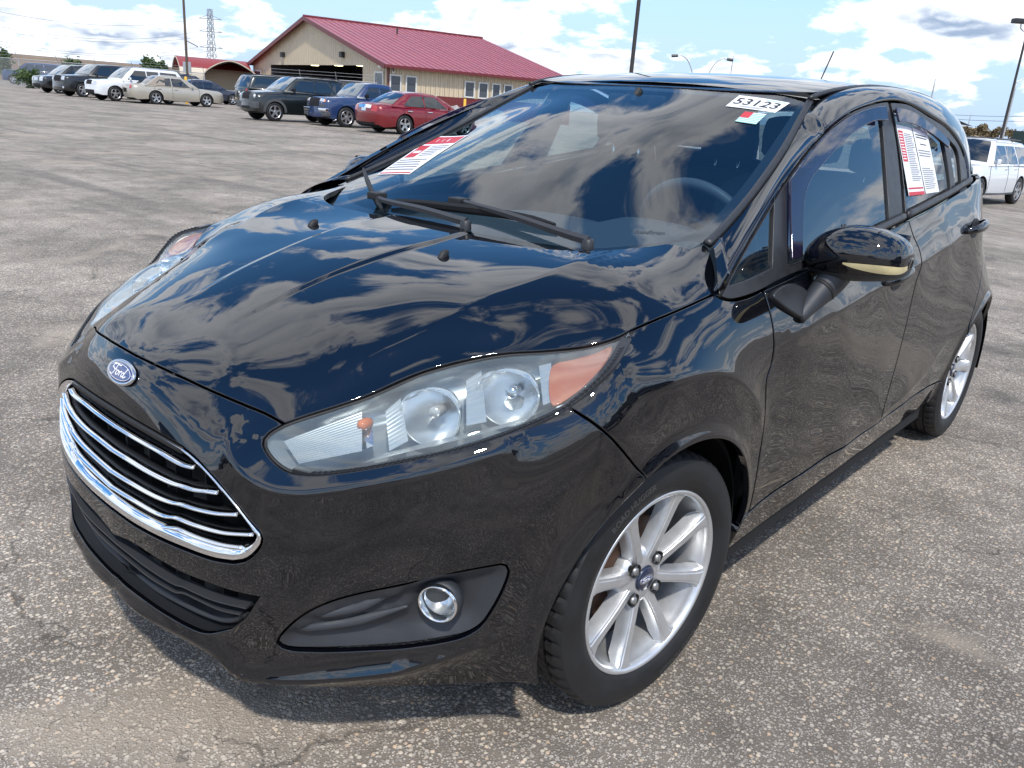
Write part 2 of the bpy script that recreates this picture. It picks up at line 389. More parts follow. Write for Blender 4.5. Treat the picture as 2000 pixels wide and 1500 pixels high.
def glass(name, tint, refl=1.5, haze=0., hcol=(.8, .85, .85), rough=0., haze_tex=False):
    """thin pane: coloured transparency + mirror reflection by Fresnel + a little milky haze"""
    m = bpy.data.materials.new(name); m.use_nodes = True; nt = m.node_tree; nt.nodes.clear(); N = nt.nodes.new; L = nt.links.new
    out = N('ShaderNodeOutputMaterial'); tr = N('ShaderNodeBsdfTransparent'); tr.inputs[0].default_value = (*tint, 1)
    gl = N('ShaderNodeBsdfGlossy'); gl.inputs['Roughness'].default_value = rough; gl.inputs[0].default_value = (1, 1, 1, 1)
    geo = N('ShaderNodeNewGeometry')      # thin pane: keep the same Fresnel on both faces
    fr = N('ShaderNodeFresnel'); inv = N('ShaderNodeMix'); inv.inputs[2].default_value = refl; inv.inputs[3].default_value = 1/refl
    L(geo.outputs['Backfacing'], inv.inputs[0]); L(inv.outputs[0], fr.inputs[0])
    mx = N('ShaderNodeMixShader'); L(fr.outputs[0], mx.inputs[0]); L(tr.outputs[0], mx.inputs[1]); L(gl.outputs[0], mx.inputs[2]); last = mx
    if haze:
        df = N('ShaderNodeBsdfDiffuse'); df.inputs[0].default_value = (*hcol, 1); tl = N('ShaderNodeBsdfTranslucent'); tl.inputs[0].default_value = (*hcol, 1)
        ad = N('ShaderNodeMixShader'); ad.inputs[0].default_value = .5; L(df.outputs[0], ad.inputs[1]); L(tl.outputs[0], ad.inputs[2])
        m2 = N('ShaderNodeMixShader'); m2.inputs[0].default_value = haze; L(ad.outputs[0], m2.inputs[2]); L(tr.outputs[0], m2.inputs[1]); L(m2.outputs[0], mx.inputs[1])
        if haze_tex:
            tc = N('ShaderNodeTexCoord'); n = N('ShaderNodeTexNoise'); n.inputs['Scale'].default_value = 9; n.inputs['Detail'].default_value = 5; L(tc.outputs['Object'], n.inputs[0])
            mr = N('ShaderNodeMapRange'); L(n.outputs[0], mr.inputs[0]); mr.inputs[1].default_value = .3; mr.inputs[2].default_value = .7; mr.inputs[3].default_value = haze*.5; mr.inputs[4].default_value = haze*1.5; L(mr.outputs[0], m2.inputs[0])
    L(last.outputs[0], out.inputs[0]); MATS[name] = m; return m
PAINT = mat('black_paint', (.0025, .003, .005), .3, ior=1.45, coat=1., coat_r=.008, coat_ior=1.74, spec=0.)
def paint_dust(m):
    """a film of dust: faint speckle in the clear coat"""
    nt = m.node_tree; b = nt.nodes['Principled BSDF']; tc = nt.nodes.new('ShaderNodeTexCoord')
    n = nt.nodes.new('ShaderNodeTexNoise'); n.inputs['Scale'].default_value = 420; n.inputs['Detail'].default_value = 2; nt.links.new(tc.outputs['Object'], n.inputs[0])
    mr = nt.nodes.new('ShaderNodeMapRange'); mr.inputs[1].default_value = .70; mr.inputs[2].default_value = .78; mr.inputs[3].default_value = 0; mr.inputs[4].default_value = .05; nt.links.new(n.outputs[0], mr.inputs[0])
    mx = nt.nodes.new('ShaderNodeMix'); mx.data_type = 'RGBA'; mx.inputs[6].default_value = b.inputs['Base Color'].default_value; mx.inputs[7].default_value = (.35, .33, .3, 1)
    nt.links.new(mr.outputs[0], mx.inputs[0]); nt.links.new(mx.outputs[2], b.inputs['Base Color'])
TRIM = mat('black_trim', (.022, .023, .026), .42, var=.15, vscale=30)
PLASTIC = mat('grey_black_plastic', (.030, .033, .039), .46, bump=.25, bscale=900, var=.12, vscale=12)
RUBBER = mat('rubber_seal', (.012, .012, .013), .6)
CHROME = mat('chrome', (.86, .87, .88), .05, 1.0)
CHROME_D = mat('satin_chrome', (.62, .63, .65), .16, 1.0)
DARK = mat('dark_void', (.004, .004, .005), .8)
MESHB = mat('grille_black', (.010, .011, .013), .5)
WS_GLASS = glass('windshield_glass', (.52, .68, .76), 1.72)
SIDE_GLASS = glass('side_glass', (.62, .72, .70), 2.1)
DARK_GLASS = glass('privacy_glass', (.35, .42, .42), 1.6)
VISOR = glass('smoked_visor', (.075, .055, .125), 1.6, haze=.30, hcol=(.075, .06, .14))
LENS = glass('headlamp_lens', (.90, .95, .95), 1.5, haze=.15, hcol=(.62, .69, .71), haze_tex=True)
CLEAR = glass('clear_lens', (.93, .95, .95), 1.5, haze=.05)
TYRE = mat('tyre_rubber', (.0115, .0115, .0125), .62, var=.25, vscale=14, bump=.15, bscale=300)
ALLOY = mat('silver_alloy', (.66, .67, .68), .33, .7, var=.06, vscale=40, coat=.5, coat_r=.1)
RUST = mat('rusty_brake', (.12, .062, .038), .7, .3, var=.5, vscale=25)
DARKMETAL = mat('dark_metal', (.05, .05, .052), .5, .6, var=.3, vscale=20)
STEEL = mat('zinc_steel', (.42, .42, .41), .4, .8)
AMBER = mat('amber_reflector', (.48, .115, .028), .22, coat=1., bump=.5, bscale=700)
AMBER_B = mat('amber_bulb', (.75, .20, .05), .2)
REFL = mat('lamp_reflector', (.90, .91, .92), .24, .9)
LAMP_H = mat('lamp_housing', (.50, .52, .53), .30, .6)
BADGE = mat('badge_blue', (.012, .035, .16), .2, coat=1.)
WHITE = mat('white_print', (.80, .80, .80), .5)
PAPER = mat('white_paper', (.80, .80, .81), .6)
REDP = mat('red_print', (.55, .035, .05), .5)
INK = mat('ink', (.02, .02, .025), .5)
GREYINK = mat('grey_ink', (.22, .22, .24), .6)
TEAL = mat('teal_print', (.25, .55, .52), .5)
CLOTH = mat('seat_cloth', (.045, .047, .052), .9, var=.2, vscale=60)
DASH = mat('dashboard_plastic', (.060, .063, .070), .6, bump=.2, bscale=600)
HEADL = mat('headliner', (.32, .31, .29), .9)
YELLOWED = mat('yellowed_lens', (.66, .55, .30), .3, coat=.6, var=.15, vscale=15)
REDL = mat('red_lens', (.50, .012, .015), .15, coat=1.)
# ------------------------------------------------------------------ hero car: lower body surface
car = thing('hatchback_car', 'glossy black five-door hatchback with oval blue badge and chrome slatted grille', 'car')
def quad(y, pts):      # smooth value through three (y, v) knots and more
    ys, vv = zip(*pts); return np.interp(y, ys, vv)
_zc = np.polyfit([.325, 1.051, 1.78, 2.4], [.792, .857, .946, 1.02], 2); zcr = lambda y: np.polyval(_zc, y)
_zb = np.polyfit([.349, .614, .961, 1.164, 1.6, 1.966], [.925, .947, .986, 1.012, 1.068, 1.107], 2); zbl = lambda y: np.polyval(_zb, y)
AN = []
def sec(y, pts): AN.extend((x, y, z) for x, z in pts)
# hood
sec(.27, [(0, 1.0), (.2, 1.002), (.4, 1.004), (.56, 1.004), (.64, .998), (.70, .980), (.745, .950), (.775, .925)])
sec(.06, [(0, .970), (.2, .971), (.4, .974), (.54, .973), (.63, .966), (.69, .949), (.735, .928), (.770, .911)])
sec(-.14, [(0, .946), (.14, .944), (.24, .941), (.4, .936), (.52, .927), (.62, .910), (.69, .890), (.735, .876)])
sec(-.30, [(0, .913), (.2, .908), (.35, .899), (.46, .882), (.54, .858), (.602, .827)])
sec(-.45, [(0, .871), (.2, .864), (.32, .848), (.42, .818), (.493, .786)])
sec(-.58, [(0, .824), (.2, .815), (.32, .793), (.40, .763), (.441, .738)])
sec(-.68, [(0, .783), (.15, .778), (.25, .765)])
AN += [(0, -.742, .751), (.1, -.736, .7485), (.2, -.719, .741), (.3, -.693, .728), (.395, -.662, .712)]
# nose and front face
AN += [(0, -.771, .716), (.1, -.767, .714), (.2, -.752, .706), (.3, -.727, .692), (.365, -.705, .68)]
AN += [(0, -.792, .654), (.1, -.789, .652), (.2, -.780, .647), (.29, -.764, .64), (.36, -.742, .635)]
AN += [(0, -.813, .55), (.15, -.807, .55), (.3, -.785, .55), (.40, -.752, .55), (.48, -.712, .55)]
AN += [(0, -.820, .444), (.15, -.814, .444), (.3, -.790, .446), (.40, -.757, .45), (.48, -.716, .45)]
AN += [(0, -.815, .375), (.15, -.810, .375), (.3, -.788, .375), (.42, -.748, .375), (.50, -.704, .375)]
AN += [(0, -.802, .27), (.15, -.797, .27), (.3, -.772, .27), (.42, -.725, .27), (.50, -.668, .27), (.58, -.59, .27), (.66, -.50, .27), (.73, -.415, .27), (.78, -.355, .27)]
AN += [(.58, -.638, .55), (.67, -.545, .55), (.745, -.435, .55), (.80, -.325, .55), (.833, -.225, .58)]
AN += [(.58, -.632, .42), (.67, -.535, .42), (.74, -.43, .42), (.79, -.35, .42), (.822, -.28, .44)]
# round the headlamp
AN += [(.40, -.712, .665), (.448, -.694, .648), (.50, -.662, .652), (.56, -.616, .668), (.622, -.560, .690), (.703, -.447, .728), (.761, -.327, .778), (.790, -.225, .848)]
AN += [(.429, -.61, .726), (.458, -.54, .753), (.483, -.47, .779), (.522, -.40, .801), (.578, -.33, .819), (.644, -.26, .838), (.708, -.19, .858), (.75, -.12, .881)]
AN += [(.475, -.628, .706), (.55, -.535, .744), (.605, -.46, .768), (.650, -.398, .787), (.715, -.285, .822), (.754, -.232, .846)]
# front fender
AN += [(.768, 0, .905), (.774, .16, .921), (.80, -.12, .852), (.800, 0, .872), (.803, .12, .885), (.805, .24, .890)]
AN += [(.825, -.2, .792), (.838, -.1, .806), (.842, 0, .803), (.845, .1, .79), (.843, .2, .80), (.838, .3, .815), (.832, -.265, .73)]
AN += [(.842, -.18, .70), (.852, -.05, .72), (.855, .1, .70), (.853, .22, .68), (.847, .33, .66), (.856, .0, .62), (.855, .25, .55), (.846, .33, .5), (.842, .33, .38), (.815, .33, .26)]
AN += [(0, -.785, .19), (.2, -.766, .19), (.36, -.725, .19), (.48, -.66, .19), (.56, -.585, .19), (.64, -.497, .19), (.72, -.404, .19), (.78, -.345, .19)]
# doors and quarter panel
for y in (.45, .75, 1.05, 1.35, 1.65, 1.95, 2.2):
    b, c = zbl(y), zcr(y); f = .004 if y < .6 else 0.; t = {1.65: .003, 1.95: .012, 2.2: .040}.get(y, 0.)      # the shoulder draws in towards the tail
    sec(y, [(.800-f-t, b+.02), (.812-f-t, b-.01), (.833-f-t, (b+c)/2+.005), (.848-f-t*1.05, c+.004), (.8515-f-t*.85, c-.03), (.850-f-t*.5, c-.09), (.8455+.2*t, .62 if y < 2 else .70), (.8415+.2*t, .50), (.836, .40), (.822, .31), (.795, .23)])
sec(2.45, [(.668, 1.145), (.70, 1.08), (.735, 1.01), (.762, .93), (.797, .82), (.834, .72), (.858, .62), (.85, .45), (.825, .3)])
sec(2.7, [(.612, 1.14), (.65, 1.06), (.690, .97), (.720, .88), (.757, .78), (.787, .70), (.815, .6), (.81, .45), (.785, .3)])
sec(2.87, [(.572, 1.12), (.612, 1.04), (.648, .95), (.680, .85), (.712, .76), (.740, .68), (.770, .58), (.765, .45), (.735, .33)])
AN = np.array(AN)
near = AN[(AN[:, 0] > .01) & (AN[:, 0] < np.where(AN[:, 2] > .7, .45, .22))]
ANm = np.vstack([AN, near*[-1, 1, 1]])
FE = []      # feature displacements, filled after a first fit gives positions
BODY0 = Surf(ANm, (.60, -.60, .53), 5e-5)
P3 = lambda pts, **k: BODY0.base(BODY0.px(pts, **k))
# hood: raised centre with a stepped edge, outer shoulder crest
_hc = P3([(918, 456), (850, 476), (750, 504), (650, 540), (570, 576), (490, 616), (430, 648), (370, 688)])
def hood_step(P):
    ys = _hc[::-1, 1]; xs = _hc[::-1, 0]
    k = np.argsort(ys); xc = np.interp(P[:, 1], ys[k], xs[k]); t = np.clip((xc-np.abs(P[:, 0])+.003)/.019, 0, 1); t = t*t*(3-2*t)
    fade = np.clip((P[:, 1]+.60)/.32, 0, 1)*np.clip((.2-P[:, 1])/.05, 0, 1); up = (P[:, 2] > .7)
    return .0055*t*fade*up
FE.append(hood_step)
FE.append(ridge(P3([(1195, 487), (1080, 535), (963, 580), (838, 645), (760, 684), (690, 722), (630, 764)]), .0055, .06, .006, fade=.12))
# shelf round the inner end of the headlamp
FE.append(ridge(P3([(505, 800), (468, 822), (450, 860), (458, 895), (480, 925), (517, 950), (580, 962), (660, 955), (760, 938), (880, 910), (980, 878), (1060, 845)]), .011, .028, .007, fade=.10))
# flare over the front wheel
_fl = [un(x, y, 'x', X) for x, y, X in [(1160, 885, .825), (1185, 845, .835), (1250, 777, .843), (1320, 742, .847), (1400, 728, .85), (1445, 748, .852), (1480, 800, .852), (1494, 880, .85)]]
FE.append(ridge(_fl, .010, .032, .006, fade=.14))
# shoulder line along the doors
FE.append(ridge([(.848, y, zcr(y)) for y in np.linspace(.18, 2.9, 20)], .0085, .045, .003, fade=.35))
# lower door swage
FE.append(ridge([(.84, .75, .335), (.84, 1.1, .35), (.84, 1.45, .385), (.845, 1.75, .45), (.85, 2.0, .54)], .008, .035, .004, fade=.3))
FE.append(ridge(np.vstack([[(0, -.808, .252), (.2, -.793, .253), (.32, -.768, .252)], P3([(484, 1300), (540, 1308), (645, 1306), (750, 1296), (855, 1277), (995, 1243)])]), .032, .026, .004, fade_end=.22))
def flare(yc):
    def f(P):
        r = np.hypot(P[:, 1]-yc, P[:, 2]-.30); return .010*np.exp(-((r-.352)/.022)**2)*(np.abs(P[:, 0]) > .6)*(P[:, 2] > .2)
    f.lines = [np.array([(.85, yc+r_*math.cos(a), .30+r_*math.sin(a)) for a in np.linspace(-.15, math.pi+.15, 110)]) for r_ in (.362, .372, .384, .398)]
    return f
FE += [flare(-.012), flare(2.489)]
def crest_lines(f, C, offs=(0, .005, -.005, .011, -.011)):
    uv = spline(BODY0.uv(C), step=.009); t = nrm(np.gradient(uv, axis=0)); nn = np.stack([-t[:, 1], t[:, 0]], -1)
    f.lines = [BODY0.base(uv+nn*o) for o in offs]
for f in FE:
    if hasattr(f, 'crest'): crest_lines(f, f.crest)
crest_lines(hood_step, _hc, (.004, -.002, -.008, -.014, -.020))
BODY = Surf(ANm, (.60, -.60, .53), 5e-5, FE)
def bline(P0, P1, n, direction, t0, t1):
    """surface points below/behind a row of lines -> uv"""
    O = np.linspace(P0, P1, n); return BODY.hit(O, np.tile(direction, (n, 1)), t0, t1)
def vert(pts): return BODY.hit(np.array([(x, y, 1.2) for x, y in pts]), np.tile([0, 0, -1.], (len(pts), 1)), 0, .8)      # drop onto the surface
def side(pts): return BODY.hit(np.array([(1.1, y, z) for y, z in pts]), np.tile([-1., 0, 0], (len(pts), 1)), 0, .7)      # push onto the side
def fore(pts): return BODY.hit(np.array([(x, -1.1, z) for x, z in pts]), np.tile([0, 1., 0], (len(pts), 1)), 0, .9)     # push onto the front
ST = .011
sp_ = lambda uv: spline(uv, step=ST)
# ---- shared seam curves (uv)
s_hood_front = sp_(np.vstack([vert([(0.0, -.742)])*0+fore([(0, .752)]), BODY.px([(330, 725), (367, 742), (405, 760), (442, 776), (480, 792), (517, 807), (556, 828)])]))
s_lamp_top = BODY.cpx([(556, 828), (600, 812), (660, 793), (720, 772), (800, 737), (838, 723), (914, 703), (990, 690), (1066, 685), (1142, 676), (1200, 661), (1238, 643)], ST)
s_hood_side = BODY.cpx([(1238, 643), (1313, 611), (1393, 575)], ST)
s_hood_rear = sp_(np.vstack([BODY.px([(1393, 575), (1399, 545), (1393, 510), (1380, 480), (1355, 469), (1250, 482), (1150, 489), (1050, 484), (1000, 474), (914, 455)]), vert([(.12, .050), (0, .055)])]))
s_center_hood = sp_(vert([(0, y) for y in np.linspace(.055, -.70, 14)]+[(0, -.742)]))
s_center_hood[-1] = s_hood_front[0]; s_center_hood[0] = s_hood_rear[-1]
HOOD = chain(s_hood_front, s_lamp_top, s_hood_side, s_hood_rear, s_center_hood)
s_lamp_bot = BODY.cpx([(1238, 643), (1200, 702), (1160, 746), (1106, 793)], ST)
s_lamp_bot2 = BODY.cpx([(1106, 793), (1040, 825), (960, 857), (880, 881), (800, 899), (680, 921), (600, 927), (560, 919), (526, 890), (514, 860), (526, 845), (556, 828)], ST)
LAMP = chain(s_lamp_top, s_lamp_bot, s_lamp_bot2)
s_seam = BODY.cpx([(1106, 793), (1184, 847), (1254, 912)], ST)
arch_c = (-.012, .300); AR = .350
def arc(a0, a1, yc=arch_c[0], r=AR, n=24): return side([(yc+r*math.cos(a), .300+r*math.sin(a)) for a in np.linspace(a0, a1, n)])
_sp = BODY.base(s_seam[-1:])[0]; a_seam = math.atan2(_sp[2]-.300, _sp[1]-arch_c[0])
s_seam = sp_(np.vstack([BODY.px([(1106, 793), (1184, 847)]), arc(a_seam, a_seam, n=1)]))
# ------------------------------------------------------------------ painted panels
def half_panel(name, outline, mat, sp=.014, parent=car, surf=None, **k):
    """panel that crosses the centre line: left half built, right half mirrored, one mesh"""
    V, F, N = panel_geo(surf or BODY, outline, sp=sp, sym=True, **k); V, F, N = join_mirror(V, F, N); return mk(name, V, F, mat, parent, N)
hood = half_panel('hood', HOOD, PAINT, .011)
tag(hood, 'raised-centre hood with twin crease lines')
g_bot = np.vstack([fore([(0, .442)]), BODY.px([(255, 1022), (305, 1050), (355, 1072), (417, 1094), (455, 1100)])])
g_cor = BODY.px([(455, 1100), (480, 1095), (500, 1079), (512, 1058), (508, 1041)])
g_side = BODY.px([(508, 1041), (492, 1023), (460, 982), (430, 946), (405, 918), (380, 893), (355, 873)])
g_top = np.vstack([BODY.px([(355, 873), (305, 845), (255, 816)]), fore([(0, .654)])])
GRILLE = [sp_(g_bot), sp_(g_cor), sp_(g_side), sp_(g_top)]
_ib = BODY.px([(255, 1133)]); IZ = float(BODY.base(_ib)[0, 2])
i_bot = np.vstack([fore([(0, IZ)]), BODY.px([(255, 1133), (280, 1153), (330, 1187), (380, 1214), (417, 1228), (452, 1226)])])
i_side = BODY.px([(452, 1226), (478, 1207), (494, 1183), (503, 1168)])
i_top = np.vstack([BODY.px([(503, 1168), (455, 1157), (405, 1140), (355, 1120), (305, 1092), (255, 1060)]), fore([(0, .375)])])
INTAKE = [sp_(i_bot), sp_(i_side), sp_(i_top)]
b_arch = arc(a_seam, math.pi*1.085, n=40)
bot3 = [(.775, -.352, .205), (.72, -.412, .203), (.64, -.505, .203), (.56, -.592, .203), (.48, -.668, .203), (.36, -.728, .204), (.2, -.768, .206), (0, -.785, .206)]
b_bot = BODY.uv(np.array(bot3)); b_bot[0] = b_arch[-1]; b_bot = sp_(b_bot)
b_bot[-1] = fore([(0, .207)])[0]
cl = lambda z0, z1: sp_(fore([(0, z) for z in np.linspace(z0, z1, 9)]))
FOG = spline(BODY.px([(542, 1254), (557, 1232), (596, 1200), (645, 1177), (697, 1162), (785, 1144), (890, 1120), (960, 1107), (986, 1104), (994, 1114), (984, 1148), (960, 1193), (939, 1221), (907, 1239), (820, 1255), (715, 1264), (610, 1268), (557, 1264)]), step=ST, closed=True)
BUMPER = chain(s_hood_front, s_lamp_bot2[::-1], s_seam, b_arch, b_bot, cl(.207, IZ), INTAKE[0], INTAKE[1], INTAKE[2], cl(.375, .442), GRILLE[0], GRILLE[1], GRILLE[2], GRILLE[3], cl(.654, .752))
bumper = half_panel('front_bumper', BUMPER, PAINT, .011, holes=[FOG])
d_top = (1490, 567)
s_trim = BODY.cpx([(1393, 575), (1408, 583), (1427, 587), (1446, 585), (1470, 577), d_top], ST)
s_doorf = BODY.cpx([d_top, (1501, 600), (1509, 638), (1510, 676), (1505, 714), (1496, 744), (1492, 801), (1488, 858), (1480, 915), (1472, 960), (1462, 1001)], ST)
_db = BODY.base(s_doorf[-1:])[0]
f_bot = sp_(np.vstack([s_doorf[-1:], arc(R(4), R(4), n=1)]))
FENDER = chain(s_lamp_bot[::-1], s_hood_side, s_trim, s_doorf, f_bot, sp_(arc(R(4), a_seam, n=50)), s_seam[::-1])
panel('front_fender', BODY, FENDER, PAINT, car, both=True, sp=.012)
ZS = float(_db[2])      # height of the door bottoms
y0 = float(_db[1]); BEND = 2.58
belt = lambda a, b, n=16: sp_(side([(y, zbl(y)) for y in np.linspace(a, b, n)]))
s_b = sp_(np.vstack([side([(1.275, zbl(1.275))]), BODY.px([(1783, 460), (1794, 490), (1795, 517), (1788, 550)]), side([(1.36, .72), (1.365, .6), (1.362, .48), (1.352, ZS+.012)])]))
_t0 = BODY.base(s_doorf[:1])[0]
s_belt_f = sp_(np.vstack([s_doorf[:1], side([(y, zbl(y)) for y in np.linspace(.52, 1.275, 12)])]))
s_sill_f = sp_(np.vstack([s_b[-1:], side([(y, ZS+.004+.006*(y-y0)) for y in np.linspace(1.2, .5, 6)]), s_doorf[-1:]]))
DOORF = chain(s_belt_f, s_b, s_sill_f, s_doorf[::-1])
RA = 2.489
a_r0 = R(180-6); a_r1 = R(142)
s_sill_r = sp_(np.vstack([arc(a_r0, a_r0, RA, AR, 1), side([(1.9, ZS+.02), (1.6, ZS+.016)]), s_b[-1:]]))
_ra = (RA+AR*math.cos(a_r1), .30+AR*math.sin(a_r1))
s_doorr = sp_(side([(2.26, zbl(2.26)), (2.315, 1.05), (2.325, .96), (2.295, .85), (2.25, .70), (_ra[0], _ra[1])]))
s_belt_r = sp_(side([(y, zbl(y)) for y in np.linspace(1.275, 2.26, 12)]))
DOORR = chain(s_belt_r, s_doorr, sp_(arc(a_r1, a_r0, RA, AR, 16)), s_sill_r, s_b[::-1])
front_doors = panel('front_door', BODY, DOORF, PAINT, car, both=True, sp=.014)
rear_doors = panel('rear_door', BODY, DOORR, PAINT, car, both=True, sp=.015)
q_end = [(2.78, 1.10), (2.80, .95), (2.81, .75), (2.80, .55), (2.78, .36)]
QUARTER = chain(sp_(side([(2.26, zbl(2.26)), (2.40, 1.14), (2.55, 1.13), (2.78, 1.12)])), sp_(side([(2.78, 1.12)]+q_end[1:])), sp_(side([q_end[-1], (RA+AR*math.cos(R(6)), .30+AR*math.sin(R(6)))])), sp_(arc(R(6), a_r1, RA, AR, 40)), s_doorr[::-1])
panel('quarter_panel', BODY, QUARTER, PAINT, car, both=True, sp=.018)
# sill under the doors
SILL = chain(sp_(np.vstack([s_doorf[-1:], side([(y, ZS+.004+.006*(y-y0)) for y in np.linspace(.5, 1.2, 6)]), s_b[-1:], side([(1.6, ZS+.016), (1.9, ZS+.02)]), arc(a_r0, a_r0, RA, AR, 1)])),
             sp_(np.vstack([arc(a_r0, a_r0, RA, AR, 1), side([(2.125, .235)])])), sp_(side([(2.125, .235), (1.2, .225), (.36, .225)])), sp_(np.vstack([side([(.36, .225)]), arc(R(4), R(4), n=1)])), f_bot[::-1])
panel('sill_panel', BODY, SILL, PAINT, car, both=True, sp=.018, flange=.03)
# ------------------------------------------------------------------ greenhouse
def gx(y, z):
    dz = z-zbl(y); return .796-.44*dz-.06*np.maximum(dz, 0)**2-.040*np.maximum(0, y-1.35)**2-.010*np.maximum(0, .6-y)
GA = [(gx(y, z), y, z) for y in np.linspace(.0, 2.9, 10) for z in np.linspace(.86, 1.46, 6)]
GS = Surf(GA, (1, 0, .2), 1e-6)
WA = [(0, 1.0, 1.362), (.25, 1.006, 1.3585), (.42, 1.022, 1.353), (.53, 1.045, 1.346),
      (.565, .83, 1.240), (.60, .62, 1.140), (.637, .43, 1.058), (.678, .27, .995), (.70, .15, .955),
      (0, -.02, .930), (.3, .01, .932), (.55, .08, .943), (0, .25, 1.057), (0, .5, 1.172), (0, .75, 1.272),
      (.3, .25, 1.045), (.3, .5, 1.157), (.3, .75, 1.258), (.5, .3, 1.035), (.46, .55, 1.143), (.43, .8, 1.252)]
WA = np.array(WA); WS = Surf(np.vstack([WA, WA[WA[:, 0] > .01]*[-1, 1, 1]]), (0, -.5, .87), 1e-6)
RAn = []
for y, zc, zd, xd in [(.98, 1.356, 1.347, .535), (1.1, 1.389, 1.374, .54), (1.25, 1.415, 1.397, .545), (1.45, 1.436, 1.414, .55), (1.7, 1.446, 1.421, .55), (2.0, 1.446, 1.418, .548), (2.3, 1.434, 1.402, .528), (2.6, 1.408, 1.374, .492), (2.85, 1.375, 1.342, .455)]:
    RAn += [(0, y, zc), (xd*.5, y, zc-.22*(zc-zd)), (-xd*.5, y, zc-.22*(zc-zd)), (xd*.8, y, zc-.6*(zc-zd)), (-xd*.8, y, zc-.6*(zc-zd)), (xd, y, zd), (-xd, y, zd)]
ROOF = Surf(RAn, (0, 0, 1), 1e-6)
# windscreen
ws_edge_px = [(1577, 198), (1530, 284), (1480, 358), (1440, 411), (1400, 452), (1372, 474)]
e_l = WS.px(ws_edge_px)
top = WS.hit(np.array([(x, 1.0+.02*(x/.53)**2-.05, 1.7) for x in (0, .15, .3, .42)]), np.tile([0, .0001, -1.], (4, 1)), 0, .7)
top3 = np.array([(x, .999-.046*x*x+1.168*x**4, 1.362) for x in (0, .13, .25, .36, .45)]); top = WS.uv(np.array([(x, y, 1.362-.055*x*x) for x, y, _ in top3]))
bot = WS.uv(np.array([(.62, .12, .95), (.45, .03, .94), (.25, -.005, .93), (0, -.02, .928)]))
WSO = chain(sp_(np.vstack([top, e_l[:1]])), sp_(e_l), sp_(np.vstack([e_l[-1:], bot])), sp_(WS.uv(np.array([(0, y, 0) for y in (0,)])) if False else np.vstack([bot[-1:], WS.hit(np.array([(0, y, 1.7) for y in (.25, .5, .75)]), np.tile([0, 0, -1.], (3, 1)), 0, 1.), top[:1]])))
ws = half_panel('windshield', WSO, WS_GLASS, .03, surf=WS, gap=0., flange=0., round_=.0005)
# black ceramic border of the windscreen, just under the glass
def inset_poly(poly, g): 
    p = poly if area2(poly) > 0 else poly[::-1]; return shrink(p, g)
FRIT = mat('ceramic_border', (.008, .009, .012), .35)
b_in = BODY.px([(1150, 487)])  # unused helper point
frit_l = sp_(WS.px([(1560, 203), (1505, 285), (1455, 355), (1415, 402), (1375, 440), (1330, 462), (1270, 474)]))
frit_b = sp_(np.vstack([frit_l[-1:], WS.uv(np.array([(.45, .118, 1.0), (.25, .075, .98), (0, .06, .97)]))]))
f_top = WS.uv(np.array([(x, .974-.046*x*x+1.0*x**4, 1.35-.055*x*x) for x in (0, .13, .25, .36, .45)]))
fr_t = sp_(np.vstack([f_top, frit_l[:1]]))
ctr = lambda a, b, n=5: WS.hit(np.array([(0, y, 1.7) for y in np.linspace(a, b, n)]), np.tile([0, 0, -1.], (n, 1)), 0, 1.)
cT, cB = ctr(.999, .974, 2), ctr(.06, -.02, 3)
cT[0] = top[0]; cT[-1] = f_top[0]; cB[0] = frit_b[-1]; cB[-1] = bot[-1]
WSo_open = [sp_(np.vstack([top, e_l[:1]])), sp_(e_l), sp_(np.vstack([e_l[-1:], bot]))]
FR = chain(*WSo_open, sp_(cB[::-1]), frit_b[::-1], frit_l[::-1], fr_t[::-1], sp_(cT[::-1]))
half_panel('ceramic_border', FR, FRIT, .02, surf=WS, gap=0., flange=0., round_=.0004, offset=-.004, parent=ws)
# roof
r_f = np.array([(x, 1.006-.046*x*x+1.168*x**4, 0) for x in (0, .13, .25, .36, .45, .525)]); r_s = [(.536, 1.1, 0), (.541, 1.25, 0), (.546, 1.45, 0), (.546, 1.7, 0), (.542, 2.0, 0), (.524, 2.3, 0), (.488, 2.6, 0), (.45, 2.84, 0)]
ROOFO = chain(sp_(ROOF.uv(r_f)), sp_(ROOF.uv(np.vstack([r_f[-1:], r_s]))), sp_(ROOF.uv(np.array([(.45, 2.84, 0), (.3, 2.88, 0), (0, 2.90, 0)]))), sp_(ROOF.uv(np.array([(0, y, 0) for y in np.linspace(2.90, 1.006, 12)]))))
roof = half_panel('roof', ROOFO, PAINT, .03, surf=ROOF, gap=.003)
# pillar and roof rail: from hood corner along windscreen and ditch to the tail
A1 = WS.pos(WS.px([(1392, 476), (1408, 456), (1446, 414), (1488, 361), (1538, 287), (1586, 199)]))
B1 = GS.pos(GS.px([(1404, 577), (1428, 530), (1466, 462), (1508, 392), (1562, 311), (1640, 231)]))
A2 = np.array([(.555, 1.25, 1.394), (.562, 1.45, 1.412), (.563, 1.7, 1.419), (.559, 2.0, 1.416), (.541, 2.3, 1.400), (.505, 2.6, 1.371), (.470, 2.80, 1.340), (.490, 2.88, 1.24), (.510, 2.94, 1.14), (.53, 2.98, 1.075)])
B2 = np.vstack([GS.pos(GS.px([(1695, 205), (1737, 195), (1775, 201), (1815, 225), (1853, 251), (1879, 290), (1891, 331), (1892, 369)])), [(.722, 2.28, 1.143), (.605, 2.74, 1.13)]])
Aa, Bb = np.vstack([A1, A2]), np.vstack([B1, B2])
def pair(C, m):      # same number of samples between matching knots
    d = spline(C, n=600); idx = [int(np.argmin(((d-p)**2).sum(1))) for p in C]; return np.vstack([d[np.linspace(i, j, m, endpoint=False).round().astype(int)] for i, j in zip(idx[:-1], idx[1:])]+[d[-1:]])
